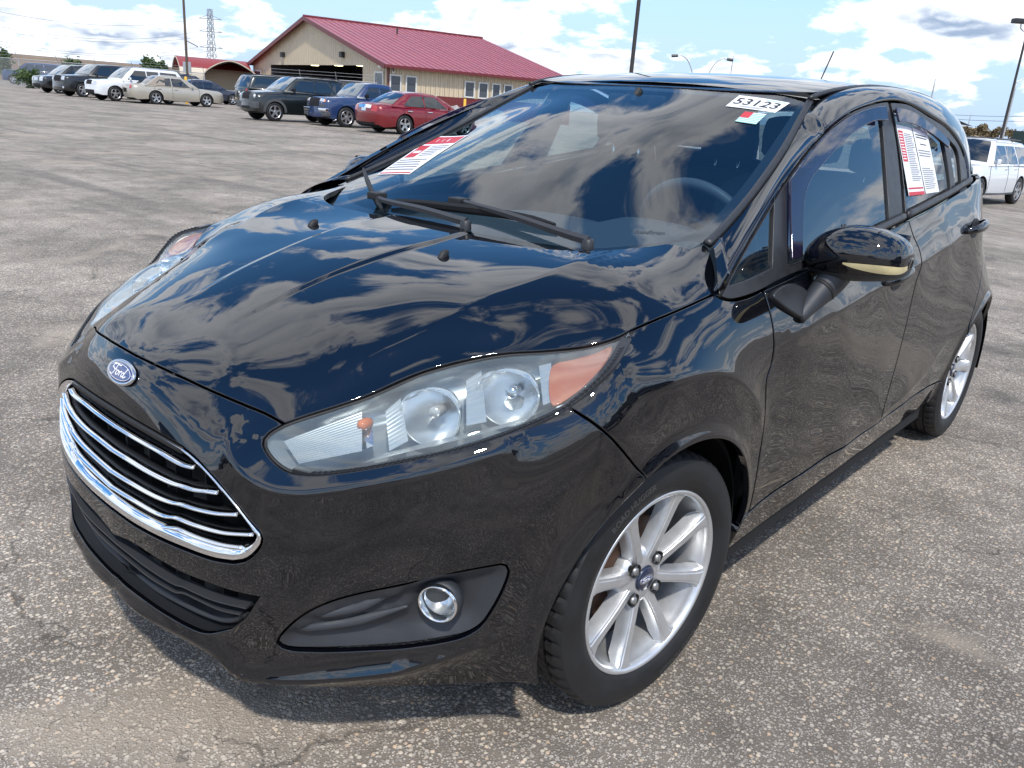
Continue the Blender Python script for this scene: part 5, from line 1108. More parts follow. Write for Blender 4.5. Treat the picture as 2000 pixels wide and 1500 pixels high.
# ------------------------------------------------------------------ ground
def build_ground():
    m = bpy.data.materials.new('worn_asphalt'); m.use_nodes = True; nt = m.node_tree; N = nt.nodes.new; L = nt.links.new; b = nt.nodes['Principled BSDF']
    tc = N('ShaderNodeTexCoord'); co = tc.outputs['Object']
    def noise(scale, detail=4, rough=.55, dist=0., vec=None, dim='3D'):
        n = N('ShaderNodeTexNoise'); n.inputs['Scale'].default_value = scale; n.inputs['Detail'].default_value = detail; n.inputs['Roughness'].default_value = rough; n.inputs['Distortion'].default_value = dist; L(vec or co, n.inputs[0]); return n.outputs[0]
    def rng(v, a, bb, c=0., d=1., smooth=True):
        n = N('ShaderNodeMapRange'); n.interpolation_type = 'SMOOTHSTEP' if smooth else 'LINEAR'; L(v, n.inputs[0]); n.inputs[1].default_value = a; n.inputs[2].default_value = bb; n.inputs[3].default_value = c; n.inputs[4].default_value = d; return n.outputs[0]
    def M(op, a, bb):
        n = N('ShaderNodeMath'); n.operation = op
        for i, v in enumerate((a, bb)):
            if isinstance(v, (int, float)): n.inputs[i].default_value = v
            else: L(v, n.inputs[i])
        return n.outputs[0]
    def mixc(f, c1, c2, mode='MIX'):
        n = N('ShaderNodeMix'); n.data_type = 'RGBA'; n.blend_type = mode
        if isinstance(f, (int, float)): n.inputs[0].default_value = f
        else: L(f, n.inputs[0])
        for i, c in ((6, c1), (7, c2)):
            if isinstance(c, tuple): n.inputs[i].default_value = (*c, 1)
            else: L(c, n.inputs[i])
        return n.outputs[2]
    def vor(scale, feat='F1', vec=None, rand=1.):
        n = N('ShaderNodeTexVoronoi'); n.feature = feat; n.inputs['Scale'].default_value = scale; n.inputs['Randomness'].default_value = rand; L(vec or co, n.inputs[0]); return n
    # exposed stones of two sizes
    v1 = vor(88); v2 = vor(190)
    def stones(v, lo, hi, keep):
        body = rng(v.outputs['Distance'], hi, lo)
        wn = N('ShaderNodeSeparateColor'); L(v.outputs['Color'], wn.inputs[0]); k = rng(wn.outputs[0], keep, keep+.02); return M('MULTIPLY', body, k), wn
    s1, w1 = stones(v1, .34, .54, .50); s2, w2 = stones(v2, .34, .60, .18)
    cr = N('ShaderNodeValToRGB'); L(w1.outputs[1], cr.inputs[0]); e = cr.color_ramp; e.elements[0].position = 0; e.elements[0].color = (.15, .142, .132, 1); e.elements[1].position = 1; e.elements[1].color = (.50, .465, .41, 1)
    for p, c in ((.18, (.27, .25, .225)), (.4, (.36, .335, .30)), (.62, (.42, .385, .33)), (.72, (.31, .29, .275)), (.86, (.42, .32, .23))): x = e.elements.new(p); x.color = (*c, 1)
    cr2 = N('ShaderNodeValToRGB'); L(w2.outputs[1], cr2.inputs[0]); e = cr2.color_ramp; e.elements[0].color = (.14, .135, .13, 1); e.elements[1].color = (.40, .375, .345, 1)
    binder = mixc(noise(300, 1), (.092, .081, .070), (.185, .166, .145))
    c = mixc(s2, binder, cr2.outputs[0]); c = mixc(s1, c, cr.outputs[0])
    # broad tone, stains, sandy wash, oil
    tone = rng(noise(.55, 4, .6, 0), .32, .70, .86, 1.42); c = mixc(1., c, N_comb(nt, tone), 'MULTIPLY')
    tone2 = rng(noise(3.2, 3, .6, 0), .3, .72, .78, 1.16); c = mixc(1., c, N_comb(nt, tone2), 'MULTIPLY')
    sand = M('MULTIPLY', rng(noise(.9, 4, .6, .6), .54, .68), .62); c = mixc(sand, c, mixc(noise(90, 2), (.27, .235, .195), (.39, .345, .29)))
    oil = M('MULTIPLY', rng(noise(1.5, 4, .55, .0, vec=shift(nt, co, (13, 5, 0))), .60, .74), .55); c = mixc(oil, c, (.035, .034, .034))
    # long wear streaks, running along the lanes
    mp = N('ShaderNodeMapping'); mp.inputs['Rotation'].default_value = (0, 0, R(-42)); mp.inputs['Scale'].default_value = (.08, 1.1, 1); L(co, mp.inputs[0])
    st = rng(noise(1.1, 5, .62, .3, vec=mp.outputs[0]), .53, .66); c = mixc(M('MULTIPLY', st, .42), c, (.055, .052, .05))
    # cracks
    wv = N('ShaderNodeMapping'); L(co, wv.inputs[0]); wn_ = N('ShaderNodeTexNoise'); wn_.inputs['Scale'].default_value = 2.2; wn_.inputs['Detail'].default_value = 4; wn_.inputs['Roughness'].default_value = .65; L(co, wn_.inputs[0])
    ad = N('ShaderNodeVectorMath'); ad.operation = 'MULTIPLY_ADD'; L(wn_.outputs['Color'], ad.inputs[0]); ad.inputs[1].default_value = (.55, .55, 0); L(co, ad.inputs[2])
    vc = vor(.85, 'DISTANCE_TO_EDGE', vec=ad.outputs[0]); crack = M('MULTIPLY', rng(vc.outputs['Distance'], .0075, .0015), rng(noise(.8, 3, .5, 0, vec=shift(nt, co, (31, 7, 0))), .40, .60))
    vc2 = vor(2.6, 'DISTANCE_TO_EDGE', vec=ad.outputs[0]); crack2 = M('MULTIPLY', rng(vc2.outputs['Distance'], .008, .002), rng(noise(.6, 3, .5, 0, vec=shift(nt, co, (3, 57, 0))), .56, .68)); crack = M('MAXIMUM', crack, crack2)
    c = mixc(M('MULTIPLY', crack, .55), c, (.028, .026, .025))
    c = mixc(1., c, (1.21, 1.145, 1.065), 'MULTIPLY'); L(c, b.inputs['Base Color']); b.inputs['Roughness'].default_value = .82; b.inputs['Specular IOR Level'].default_value = .35
    hgt = M('MAXIMUM', s1, M('MULTIPLY', s2, .6))
    bp = N('ShaderNodeBump'); bp.inputs['Strength'].default_value = .75; bp.inputs['Distance'].default_value = .0035; L(hgt, bp.inputs['Height']); L(bp.outputs[0], b.inputs['Normal'])
    S = 1500.; bs = [-S]+list(np.linspace(4, 14, 21))+[S]      # the lot falls gently away to the right of the hatchback
    G = np.array([[(HR*b_+HF*a_+[CAM[0], CAM[1], 0])*[1, 1, 0]+np.array([0, 0, fall(b_)]) for a_ in (-S, S)] for b_ in bs]); V, F = grid_geo(G)
    g = mk('asphalt_lot', V, [f[::-1] for f in F] if np.cross(V[F[0][1]]-V[F[0][0]], V[F[0][2]]-V[F[0][0]])[2] < 0 else F, m, smooth=True); return tag(g, 'weathered grey asphalt lot with exposed stones and cracks', None, None, 'structure')
HF = nrm(np.array([CD[0], CD[1], 0])); HR = np.array([HF[1], -HF[0], 0])
def fall(b_): t = min(1, max(0, (b_-4)/10)); return -.5*t*t*(3-2*t)
def N_comb(nt, v):
    n = nt.nodes.new('ShaderNodeCombineColor'); [nt.links.new(v, n.inputs[i]) for i in range(3)]; return n.outputs[0]
def shift(nt, v, off):
    n = nt.nodes.new('ShaderNodeMapping'); n.inputs['Location'].default_value = off; nt.links.new(v, n.inputs[0]); return n.outputs[0]
ground = build_ground()
HF = nrm(np.array([CD[0], CD[1], 0])); HR = np.array([-HF[1], HF[0], 0])*-1
def hz(x):      # pixel row of the horizon at column x
    a = (x-1000)/FPX; b_ = -(CD[2]+a*CR[2])/CU[2]; return 750-FPX*b_
def at(px, dep, z=0.):
    """ground point seen in pixel column px at camera depth dep (metres along the lens axis at eye level)"""
    v = rays([(px, hz(px))])[0]; p = CAM+v*dep; return np.array([p[0], p[1], z])
def ppm(dep): return FPX/dep
# ------------------------------------------------------------------ other vehicles
GLASS_BG = mat('dark_car_glass', (.012, .014, .016), .06, ior=1.6, coat=1., coat_r=.0)
GLASS_WS = mat('pale_windshield', (.08, .11, .13), .05, ior=1.6, coat=1., coat_r=.0)
HEADL_BG = mat('headlight_clear', (.62, .64, .66), .15, .3, coat=1.)
TAIL_BG = mat('tail_red', (.42, .012, .015), .2, coat=1.)
AMB_BG = mat('amber_lamp', (.75, .25, .03), .3)
RIM_BG = mat('bg_rim', (.50, .50, .51), .3, .8)
GREYP = mat('grey_cladding', (.075, .077, .082), .6)
def cpaint(name, c, metal=.0): return mat(name, c, .3, metal, coat=1., coat_r=.02, coat_ior=1.45)
BGW = {}
def bg_wheel(rad, wid, kind):
    key = (rad, wid, kind)
    if key in BGW: return BGW[key]
    V, F = lathe_geo([(rad*.62, -wid/2), (rad*.9, -wid*.5), (rad*.98, -wid*.42), (rad, -wid*.3), (rad, wid*.3), (rad*.98, wid*.42), (rad*.9, wid*.5), (rad*.66, wid*.46)], 40)
    t = bpy.data.meshes.new('tyre'); t.from_pydata(V.tolist(), [], F); t.materials.append(TYRE); t.polygons.foreach_set('use_smooth', np.ones(len(F), bool))
    mb = MB(); V, F = lathe_geo([(rad*.68, wid*.46), (rad*.66, wid*.5), (rad*.62, wid*.44), (rad*.60, wid*.1)], 40); mb.add(V, F)
    V, F = lathe_geo([(rad*.17, wid*.2), (rad*.16, wid*.42), (rad*.12, wid*.46), (0, wid*.47)], 20); mb.add(V, F)
    ns = 5 if kind != 6 else 6
    for k in range(ns):
        a = k*2*math.pi/ns+.3; w_ = rad*.105; P = []
        for r_, f_, ww in ((rad*.10, wid*.40, 1.15), (rad*.36, wid*.44, 1.), (rad*.63, wid*.46, 1.25)):
            for c_ in (-1, 1): P.append((f_, r_*math.cos(a)-c_*w_*ww*math.sin(a), r_*math.sin(a)+c_*w_*ww*math.cos(a)))
            for c_ in (1, -1): P.append((f_-wid*.12, r_*math.cos(a)-c_*w_*ww*math.sin(a), r_*math.sin(a)+c_*w_*ww*math.cos(a)))
        mb.add(np.array(P), [(i*4+j, i*4+(j+1) % 4, (i+1)*4+(j+1) % 4, (i+1)*4+j) for i in range(2) for j in range(4)])
    V, F = np.vstack(mb.V), mb.F
    r = bpy.data.meshes.new('rim'); r.from_pydata(V.tolist(), [], F); r.materials.append(RIM_BG)
    V, F = lathe_geo([(rad*.61, wid*.06), (rad*.3, wid*.05), (0, wid*.05)], 24); k_ = bpy.data.meshes.new('hub_plate'); k_.from_pydata(V.tolist(), [], F); k_.materials.append(DARK)
    BGW[key] = (t, r, k_); return BGW[key]
def bgcar(name, label, cat, group, loc, rz, side_x, paint, P, extra=None):
    """P: dict of measures. Local frame: front axle at y=0, nose towards -y, ground z=0."""
    root = thing(name, label, cat, group, loc=tuple(loc), rz=rz)
    Lf, wb, Lr, hw = P['of'], P['wb'], P['orr'], P['hw']; y0, y1 = -Lf, wb+Lr; H = P['H']; belt_f, belt_r = P['bf'], P['br']; hf = P['hf']; gc = P.get('gc', .24); rad = P['rad']
    cow, wt, re, rb = P['cow'], P['wt'], P['re'], P['rb']          # cowl y, windscreen top y, roof end y, rear glass foot y
    tail_h = P.get('th', belt_r)
    def rnd(y, z, W0, top):      # half width with rounded plan corners, tuck-under and shoulder
        f = np.clip((np.abs(y-(y0+y1)/2)/((y1-y0)/2)), 0, 1); w = W0*(1-.10*f**8-.05*f**3)
        w = w-.05*np.clip((.5-z)/.3, 0, 1)**2-.03*np.clip((z-.62)/.4, 0, 1)**2
        return w
    up = [(y0+.02, gc+.06), (y0, .45), (y0+.01, .58), (y0+.05, hf-.06), (y0+.12, hf), (y0+.45*(cow-y0), hf+.55*(belt_f-hf)), (cow, belt_f)]
    if P.get('bed'): rear = [(rb, belt_f+.02), (rb+.02, P['bed']), (y1-.06, P['bed']), (y1-.01, P['bed']-.08), (y1, .6), (y1-.02, gc+.12)]
    else: rear = [(rb, belt_r), (rb+.6*(y1-rb), tail_h+.01), (y1-.10, tail_h-.02), (y1-.03, tail_h-.10), (y1, .70), (y1-.01, .50), (y1-.05, gc+.08)]
    topl = spline(np.array(up), step=.09).tolist()+[(y, belt_f+(belt_r-belt_f)*(y-cow)/(rb-cow)) for y in np.linspace(cow, rb, 16)[1:-1]]+(spline(np.array(rear), step=.09).tolist() if not P.get('bed') else [tuple(r) for r in rear])
    def archpts(yc): return [(yc+(rad+.055)*math.cos(a), max(rad+(rad+.055)*math.sin(a), gc)) for a in np.linspace(math.pi*1.06, -.06*math.pi, 18)]
    bot = [(y1-.25, gc)]+archpts(wb)[::-1]+[(wb/2, gc-.01)]+archpts(0)[::-1]+[(y0+.25, gc)]
    outline = np.array(topl+[b for b in bot]); nt_ = len(topl)
    o2 = outline if area2(outline) > 0 else outline[::-1]
    uv, T = tri(o2, [], .16); W_ = lambda y, z: rnd(y, z, hw, 0)
    tl = np.array(topl)
    def xs_(q):
        d = np.sqrt(((q[:, None]-tl[None])**2).sum(-1)).min(1); r_ = .07; t = np.clip((r_-d)/r_, 0, 1); return W_(q[:, 0], q[:, 1])-r_*(1-np.sqrt(1-t*t*.98))
    xs = xs_(uv); V = [np.stack([xs, uv[:, 0], uv[:, 1]], -1), np.stack([-xs, uv[:, 0], uv[:, 1]], -1)]; n = len(uv); F = [tuple(t[::-1]) for t in T.tolist()]+[tuple(np.array(t)+n) for t in T.tolist()]
    xt = xs_(tl); ks = np.linspace(1, -1, 11)
    def strip_pt(i, k, off=0.):      # point on the nose/top/tail strip: outline sample i, k from +1 (left) to -1 (right)
        y, z = tl[i]; g = 1-k*k; ty = tl[min(i+1, nt_-1)]-tl[max(i-1, 0)]; ty = ty/np.linalg.norm(ty); nrm_ = np.array([-ty[1], ty[0]]); 
        bul = .10*abs(nrm_[0])+.035*abs(nrm_[1]); p = np.array([y, z])+nrm_*(bul*g+off); return (k*xt[i], p[0], p[1])
    G = np.array([[strip_pt(i, k) for k in ks] for i in range(nt_)]); Vs, Fs = grid_geo(G); V.append(Vs); F += [tuple(np.array(f)+2*n)[::-1] for f in Fs]
    body = mk('body', np.vstack(V), F, paint, root)
    bm = bmesh.new(); bm.from_mesh(body.data); bmesh.ops.remove_doubles(bm, verts=bm.verts, dist=.002); bmesh.ops.recalc_face_normals(bm, faces=bm.faces); bm.to_mesh(body.data); bm.free(); body.data.polygons.foreach_set('use_smooth', np.ones(len(body.data.polygons), bool))
    # cabin
    gw = hw-.06; gt = P.get('gt', .20)
    hip = H-.05
    go = spline(np.array([(cow, belt_f-.03), (cow+.5*(wt-cow), belt_f+.53*(hip-belt_f)), (wt, hip)]), n=9).tolist()+spline(np.array([(wt, hip), (wt+.28*(re-wt), H), (wt+.7*(re-wt), H), (re, hip+.01)]), n=13).tolist()[1:]+spline(np.array([(re, hip+.01), (re+.55*(rb-re), belt_r+.5*(hip-belt_r)), (rb, belt_r-.03)]), n=9).tolist()[1:]
    go = np.array(go); gx_ = lambda z: gw-gt*np.clip((z-belt_f)/(H-belt_f), 0, 1.1)**1.15
    gx2 = gx_(go[:, 1])-.05*np.clip((go[:, 1]-(H-.12))/.12, 0, 1)**2
    poly = go if area2(go) > 0 else go[::-1]; uv, T = tri(poly, [], .2); dd = np.sqrt(((uv[:, None]-go[None])**2).sum(-1)).min(1); xg = gx_(uv[:, 1])-.05*np.clip((uv[:, 1]-(H-.12))/.12, 0, 1)**2
    V = [np.stack([xg, uv[:, 0], uv[:, 1]], -1), np.stack([-xg, uv[:, 0], uv[:, 1]], -1)]; n = len(uv); F = [tuple(t[::-1]) for t in T.tolist()]+[tuple(np.array(t)+n) for t in T.tolist()]
    def cab_pt(i, k, off=0.):
        y, z = go[i]; ty = go[min(i+1, len(go)-1)]-go[max(i-1, 0)]; ty = ty/np.linalg.norm(ty); nr = np.array([-ty[1], ty[0]]); g = 1-k*k; p = np.array([y, z])+nr*((.06*abs(nr[0])+.03*abs(nr[1]))*g+off); return (k*gx2[i], p[0], p[1])
    G = np.array([[cab_pt(i, k) for k in ks] for i in range(len(go))]); Vs, Fs = grid_geo(G); V.append(Vs); F += [tuple(np.array(f)+2*n)[::-1] for f in Fs]
    cabn = mk('cabin', np.vstack(V), F, P.get('roofpaint', paint), root); bm = bmesh.new(); bm.from_mesh(cabn.data); bmesh.ops.remove_doubles(bm, verts=bm.verts, dist=.002); bmesh.ops.recalc_face_normals(bm, faces=bm.faces); bm.to_mesh(cabn.data); bm.free()
    for nm, i0, i1, m in (('windshield', 1, 8, P.get('wsm', GLASS_WS)), ('rear_window', len(go)-8, len(go)-2, GLASS_BG)):
        G = np.array([[cab_pt(i, k, .006) for k in np.linspace(.9, -.9, 9)] for i in range(i0, i1+1)]); V, F = grid_geo(G); mk(nm, V, [f[::-1] for f in F], m, root)
    # side glass
    for wpoly in P['win']:
        w2 = spline(np.array(wpoly), step=.12, closed=False) if False else np.array(wpoly, float)
        pts = []
        for a, b_ in zip(w2, np.roll(w2, -1, 0)): pts += [a+(b_-a)*t for t in np.linspace(0, 1, 5)[:-1]]
        pts = np.array(pts); pts = pts if area2(pts) > 0 else pts[::-1]; uv, T = tri(pts, [], .25); xg = gx_(uv[:, 1])-.05*np.clip((uv[:, 1]-(H-.12))/.12, 0, 1)**2+.006
        for s_ in (1, -1): mk('side_window', np.stack([s_*xg, uv[:, 0], uv[:, 1]], -1), T.tolist() if s_ > 0 else [t[::-1] for t in T.tolist()], GLASS_BG, root, smooth=False)
    # door seams and handles
    for y in P.get('seams', ()):
        for s_ in (1, -1):
            zz = np.linspace(gc+.10, belt_f, 8); C_ = np.array([(s_*(xs_(np.array([(y, z)]))[0]+.001), y, z) for z in zz]); V, F = sweep_geo(C_, circ(.006, 5), up=np.array([1., 0, 0])); mk('door_seam', V, F, DARK, root)
    for y in P.get('handles', ()):
        for s_ in (1, -1): z = belt_f-.10; x = xs_(np.array([(y, z)]))[0]; MB().box((s_*x-.02, y-.10, z-.018), (s_*x+.02, y+.10, z+.018)).build('door_handle', P.get('hmat', paint), root, bevel=.01)
    def patch(nm, m, ylo, yhi, k0, k1, off=.008, mirror=True, nz=5, nk=6):
        """patch on the strip between outline heights; (ylo,yhi) are outline sample indices"""
        for s_ in ((1, -1) if mirror else (1,)):
            G = np.array([[strip_pt(i, s_*k, off) for k in np.linspace(k0, k1, nk)] for i in range(ylo, yhi+1)]); V, F = grid_geo(G); mk(nm, V, F if s_ < 0 else [f[::-1] for f in F], m, root)
    zi = lambda z, front=True: int(np.argmin(np.abs(tl[:, 1]-z)+(10*(tl[:, 0] > (y0+y1)/2) if front else 10*(tl[:, 0] < (y0+y1)/2))))
    for nm, m, za, zb2, k0, k1, front, mir in P['patch']:
        a, b_ = sorted((zi(za, front), zi(zb2, front))); b_ = max(b_, a+1); patch(nm, m, a, b_, k0, k1, mirror=mir)
    # bumper and arch cladding
    if P.get('clad'):
        for yc in (0, wb):
            for s_ in (1, -1):
                C_ = np.array([(s_*(W_(yc+(rad+.07)*math.cos(a), rad+(rad+.07)*math.sin(a))+.012), yc+(rad+.085)*math.cos(a), rad+(rad+.085)*math.sin(a)) for a in np.linspace(-.02, math.pi+.02, 24)]); V, F = sweep_geo(C_, np.array([(-.05, -.02), (.045, -.02), (.045, .02), (-.05, .02)]), up=np.array([1., 0, 0])); mk('arch_cladding', V, F, P['clad'], root, smooth=False)
    for z0, z1, yy0, yy1, m, nm in P.get('bars', ()):
        MB().box((-hw*.93, yy0, z0), (hw*.93, yy1, z1)).build(nm, m, root, bevel=.03)
    # wheels
    wt_, wr_, wh_ = bg_wheel(rad, .22, P.get('rim', 5))
    for yc in (0, wb):
        for s_ in (1, -1):
            w_ = bpy.data.objects.new('wheel', None); link(w_, root); w_.location = (s_*(hw-.13), yc, rad); w_.rotation_euler = (0, 0, 0 if s_ > 0 else math.pi)
            for nm, me in (('tyre', wt_), ('rim', wr_), ('hub_plate', wh_)): link(bpy.data.objects.new(nm, me), w_)
            a = np.linspace(-.1, math.pi+.1, 14); G = np.array([[(s_*x_, yc+(rad+.05)*math.cos(t), rad+(rad+.05)*math.sin(t)) for t in a] for x_ in (hw-.06, hw-.4)]); V, F = grid_geo(G); mk('wheel_housing', V, F, DARK, root)
    MB().box((-hw+.25, y0+.2, gc-.02), (hw-.25, y1-.2, gc+.15)).build('underbody', DARK, root)
    for s_ in (1, -1):
        if not P.get('nomirror'): MB().box((s_*(gw+.02)-.10*(s_ < 0), cow+.42, belt_f+.02), (s_*(gw+.02)+.10*(s_ > 0)+(.0), cow+.52, belt_f+.17)).build('door_mirror', P.get('mm', paint), root, bevel=.03)
    if P.get('rack'):
        for s_ in (1, -1): mb = MB(); mb.tube(np.array([(s_*(gw-gt-.03), y, H+.045) for y in np.linspace(wt+.35, re-.1, 5)]), .018); mb.build('roof_rail', P['rack'], root)
        for y in (wt+.6, re-.5): mb = MB(); mb.tube(np.array([(-(gw-gt-.03), y, H+.06), (gw-gt-.03, y, H+.06)]), .014); mb.build('roof_crossbar', P['rack'], root)
    if extra: extra(root, P)
    return root
def wedges(front_z, kind): pass
def suv(H=1.8, of=.9, wb=2.85, orr=.95, hw=.93, rad=.37, hf=1.02, bf=1.12, br=1.14, **k):
    y1 = wb+orr; cow = .38; wt = cow+.72; re = y1-.42; rb = y1-.06
    zt = H-.13; b = bf+.05
    win = [[(cow+.34, b), (wt+.12, zt), (wt+.72, zt), (wt+.72, b)], [(wt+.78, b), (wt+.78, zt), (wt+1.45, zt), (wt+1.52, b)], [(wt+1.62, b), (wt+1.55, zt), (re-.12, zt-.02), (re+.06, b+.02)]]
    d = dict(H=H, of=of, wb=wb, orr=orr, hw=hw, rad=rad, hf=hf, bf=bf, br=br, cow=cow, wt=wt, re=re, rb=rb, th=br, win=win, seams=(.48, wt+.75, wt+1.56), handles=(wt+.55, wt+1.32), gc=.30, patch=[]); d.update(k); return d
def sedan(H=1.47, of=.95, wb=2.8, orr=1.1, hw=.92, rad=.33, hf=.80, bf=.92, br=.97, **k):
    y1 = wb+orr; cow = .35; wt = 1.25; re = wb-.25; rb = wb+.55; zt = H-.11; b = .965
    win = [[(cow+.55, b), (wt+.10, zt), (wt+.62, zt+.01), (wt+.62, b+.01)], [(wt+.68, b+.01), (wt+.68, zt+.01), (re-.12, zt-.02), (re+.28, b+.06), (re+.22, b+.02)]]
    d = dict(H=H, of=of, wb=wb, orr=orr, hw=hw, rad=rad, hf=hf, bf=bf, br=br, cow=cow, wt=wt, re=re, rb=rb, th=br+.01, win=win, seams=(.42, wt+.65, re+.3), handles=(wt+.45, re+.05), gc=.22, gt=.25, patch=[]); d.update(k); return d
BLK = cpaint('bg_black', (.006, .006, .007)); BLK2 = cpaint('bg_black_green', (.006, .009, .009)); WHT = cpaint('bg_white', (.72, .73, .74)); BGE = cpaint('bg_beige', (.44, .40, .33), .3); NVY = cpaint('bg_navy', (.012, .035, .11)); RED = cpaint('bg_red', (.20, .008, .014), .2); DGR = cpaint('bg_dark_green', (.008, .016, .016)); DBL = cpaint('bg_dark_blue', (.02, .025, .045)); TAN = mat('vinyl_top', (.30, .25, .20), .7)
PHI = R(44); D1 = math.cos(PHI)*HR+math.sin(PHI)*HF; TH_L = math.atan2(-D1[0], D1[1]); TH_R = TH_L+math.pi
def place(px, wheel, P, th):
    """location of the front-axle centre so that the named near-side wheel touches the ground at pixel px"""
    g = gp(*px); c, s = math.cos(th), math.sin(th); R2 = np.array([[c, -s], [s, c]]); loc = np.array([P['hw']-.12 if wheel[1] == 'L' else -(P['hw']-.12), 0 if wheel[0] == 'f' else P['wb']]); q = g[:2]-R2@loc; return (q[0], q[1], 0)
HL = lambda za, zb, k0=.55, k1=.95: ('headlight', HEADL_BG, za, zb, k0, k1, True, True)
TLp = lambda za, zb, k0=.72, k1=.97: ('tail_light', TAIL_BG, za, zb, k0, k1, False, True)
GRP = 'vehicles parked across the lot'
P = suv(H=1.78, of=.93, wb=3.05, orr=1.0, hf=.95, bf=1.05, br=1.08, hw=.98, rad=.34, gt=.16, cow=.05, wt=.95); P['win'] = [[(.70, 1.10), (1.02, 1.62), (1.65, 1.66), (1.65, 1.10)], [(1.72, 1.10), (1.72, 1.66), (2.6, 1.66), (2.6, 1.10)], [(2.68, 1.10), (2.68, 1.66), (3.55, 1.62), (3.75, 1.12)]]; P['patch'] = [HL(.72, .92), ('grille', CHROME_D, .72, .90, -.35, .35, True, False), ('lower_grille', DARK, .38, .50, -.6, .6, True, False)]
bgcar('minivan', 'black minivan at the end of the row, beside the chain-link fence', 'minivan', GRP, place((117, 183), 'fL', P, TH_L+.16), TH_L+.16, 1, BLK, P)
P = suv(H=1.88, of=.95, wb=3.0, orr=1.05, hf=1.10, bf=1.22, br=1.22, hw=1.0, rad=.39, gt=.16); P['patch'] = [HL(.86, 1.06, .62, .95), ('grille', DARK, .80, 1.06, -.5, .5, True, False), ('fog_lamp', HEADL_BG, .48, .56, .72, .88, True, True)]; P['clad'] = None
bgcar('dark_suv', 'tall black truck-based SUV with square headlights, next to the minivan', 'SUV', GRP, place((163, 190), 'fL', P, TH_L+.16), TH_L+.16, 1, BLK, P)
P = suv(H=1.80, of=.92, wb=3.04, orr=1.1, hf=1.0, bf=1.12, br=1.16, hw=.96, rad=.39, rack=CHROME_D); P['patch'] = [HL(.80, .95, .5, .95), ('grille', DARK, .78, .95, -.4, .4, True, False), ('lower_grille', DARK, .40, .52, -.7, .7, True, False)]
bgcar('white_suv', 'white SUV with silver roof rails, parked behind the beige sedan', 'SUV', GRP, place((226, 198), 'fL', P, TH_L+.12), TH_L+.12, 1, WHT, P)
P = sedan(H=1.49, wb=2.8, of=1.05, orr=1.2, hw=.92, rad=.345); P['patch'] = [TLp(.72, .90), HL(.62, .74), ('plate_recess', DARK, .60, .72, -.3, .3, False, False), ('lower_bumper', GREYP, .30, .48, -.95, .95, True, False)]
def vinyl(root, P):
    for s_ in (1, -1):
        pts = np.array([(P['re']-.28, 1.0), (P['re']-.32, P['H']-.07), (P['re']+.0, P['H']-.07), (P['rb']-.12, 1.0)]); 
        V = [(s_*(P['hw']-.06-P['gt']*max(0, (z-P['bf'])/(P['H']-P['bf']))**1.15+.010), y, z) for y, z in pts]; mk('vinyl_quarter', V, [(0, 1, 2, 3)] if s_ < 0 else [(3, 2, 1, 0)], TAN, root, smooth=False)
bgcar('beige_sedan', 'beige four-door sedan with tan rear roof quarter and red tail light', 'sedan', GRP, place((305, 204), 'rR', P, TH_R), TH_R, 1, BGE, P, vinyl)
P = suv(H=1.75, of=.9, wb=2.8, orr=.95, rack=DARKMETAL); P['patch'] = [TLp(.9, 1.1)]
g_ = at(405, 62.); bgcar('dark_blue_suv', 'dark blue SUV with roof rails behind the yellow post', 'SUV', GRP, (g_[0], g_[1], 0), TH_R, 1, DBL, P)
P = sedan(H=1.45, hw=.89); P['patch'] = [TLp(.74, .92, .6, .97)]
g_ = at(447, 56.); bgcar('dark_sedan', 'dark sedan with red tail light between beige sedan and dark green SUV', 'sedan', GRP, (g_[0], g_[1], 0), TH_R-.15, 1, DBL, P)
P = suv(H=1.90, of=.95, wb=3.3, orr=1.15, hw=1.0, rad=.38, hf=1.1, bf=1.18, br=1.2, gt=.14, rack=DARKMETAL); P['patch'] = [TLp(.86, 1.16, .84, .98), ('rear_bumper', CHROME, .52, .62, -.95, .95, False, False), ('plate', WHITE, .92, 1.0, -.14, .14, False, False)]
bgcar('dark_green_suv', 'long dark green SUV showing its chrome rear bumper and tail light', 'SUV', GRP, place((522, 217), 'rR', P, TH_R), TH_R, 1, DGR, P)
P = suv(H=1.76, of=.78, wb=2.65, orr=.95, hw=.90, rad=.37, hf=1.03, bf=1.16, br=1.18, gt=.15, clad=GREYP, rack=DARKMETAL, mm=DARK); P['patch'] = [('grille', DARK, .78, 1.0, -.42, .42, True, False), ('turn_lamp', AMB_BG, .66, .74, .66, .92, True, True), ('lower_grille', DARK, .45, .54, -.5, .5, True, False)]
P['bars'] = [(.46, .72, -.84, -.66, GREYP, 'front_bumper'), (.46, .70, 3.48, 3.64, GREYP, 'rear_bumper')]
def roundlamps(root, P):
    for s_ in (1, -1): V, F = lathe_geo([(0, .03), (.06, .025), (.085, .01), (.09, -.02)], 24); V = np.stack([V[:, 1], -V[:, 0], V[:, 2]], -1)+[s_*.60, -.755, .92]; mk('headlight', V, F, HEADL_BG, root)
    for k in range(7): MB().box((-.30+k*.10-.018, -.815, .80), (-.30+k*.10+.018, -.78, 1.0)).build('grille_bar', BLK2, root)
bgcar('boxy_suv', 'black boxy SUV with grey fender flares and round headlights', 'SUV', GRP, place((536, 237), 'fL', P, TH_L), TH_L, 1, BLK2, P, roundlamps)
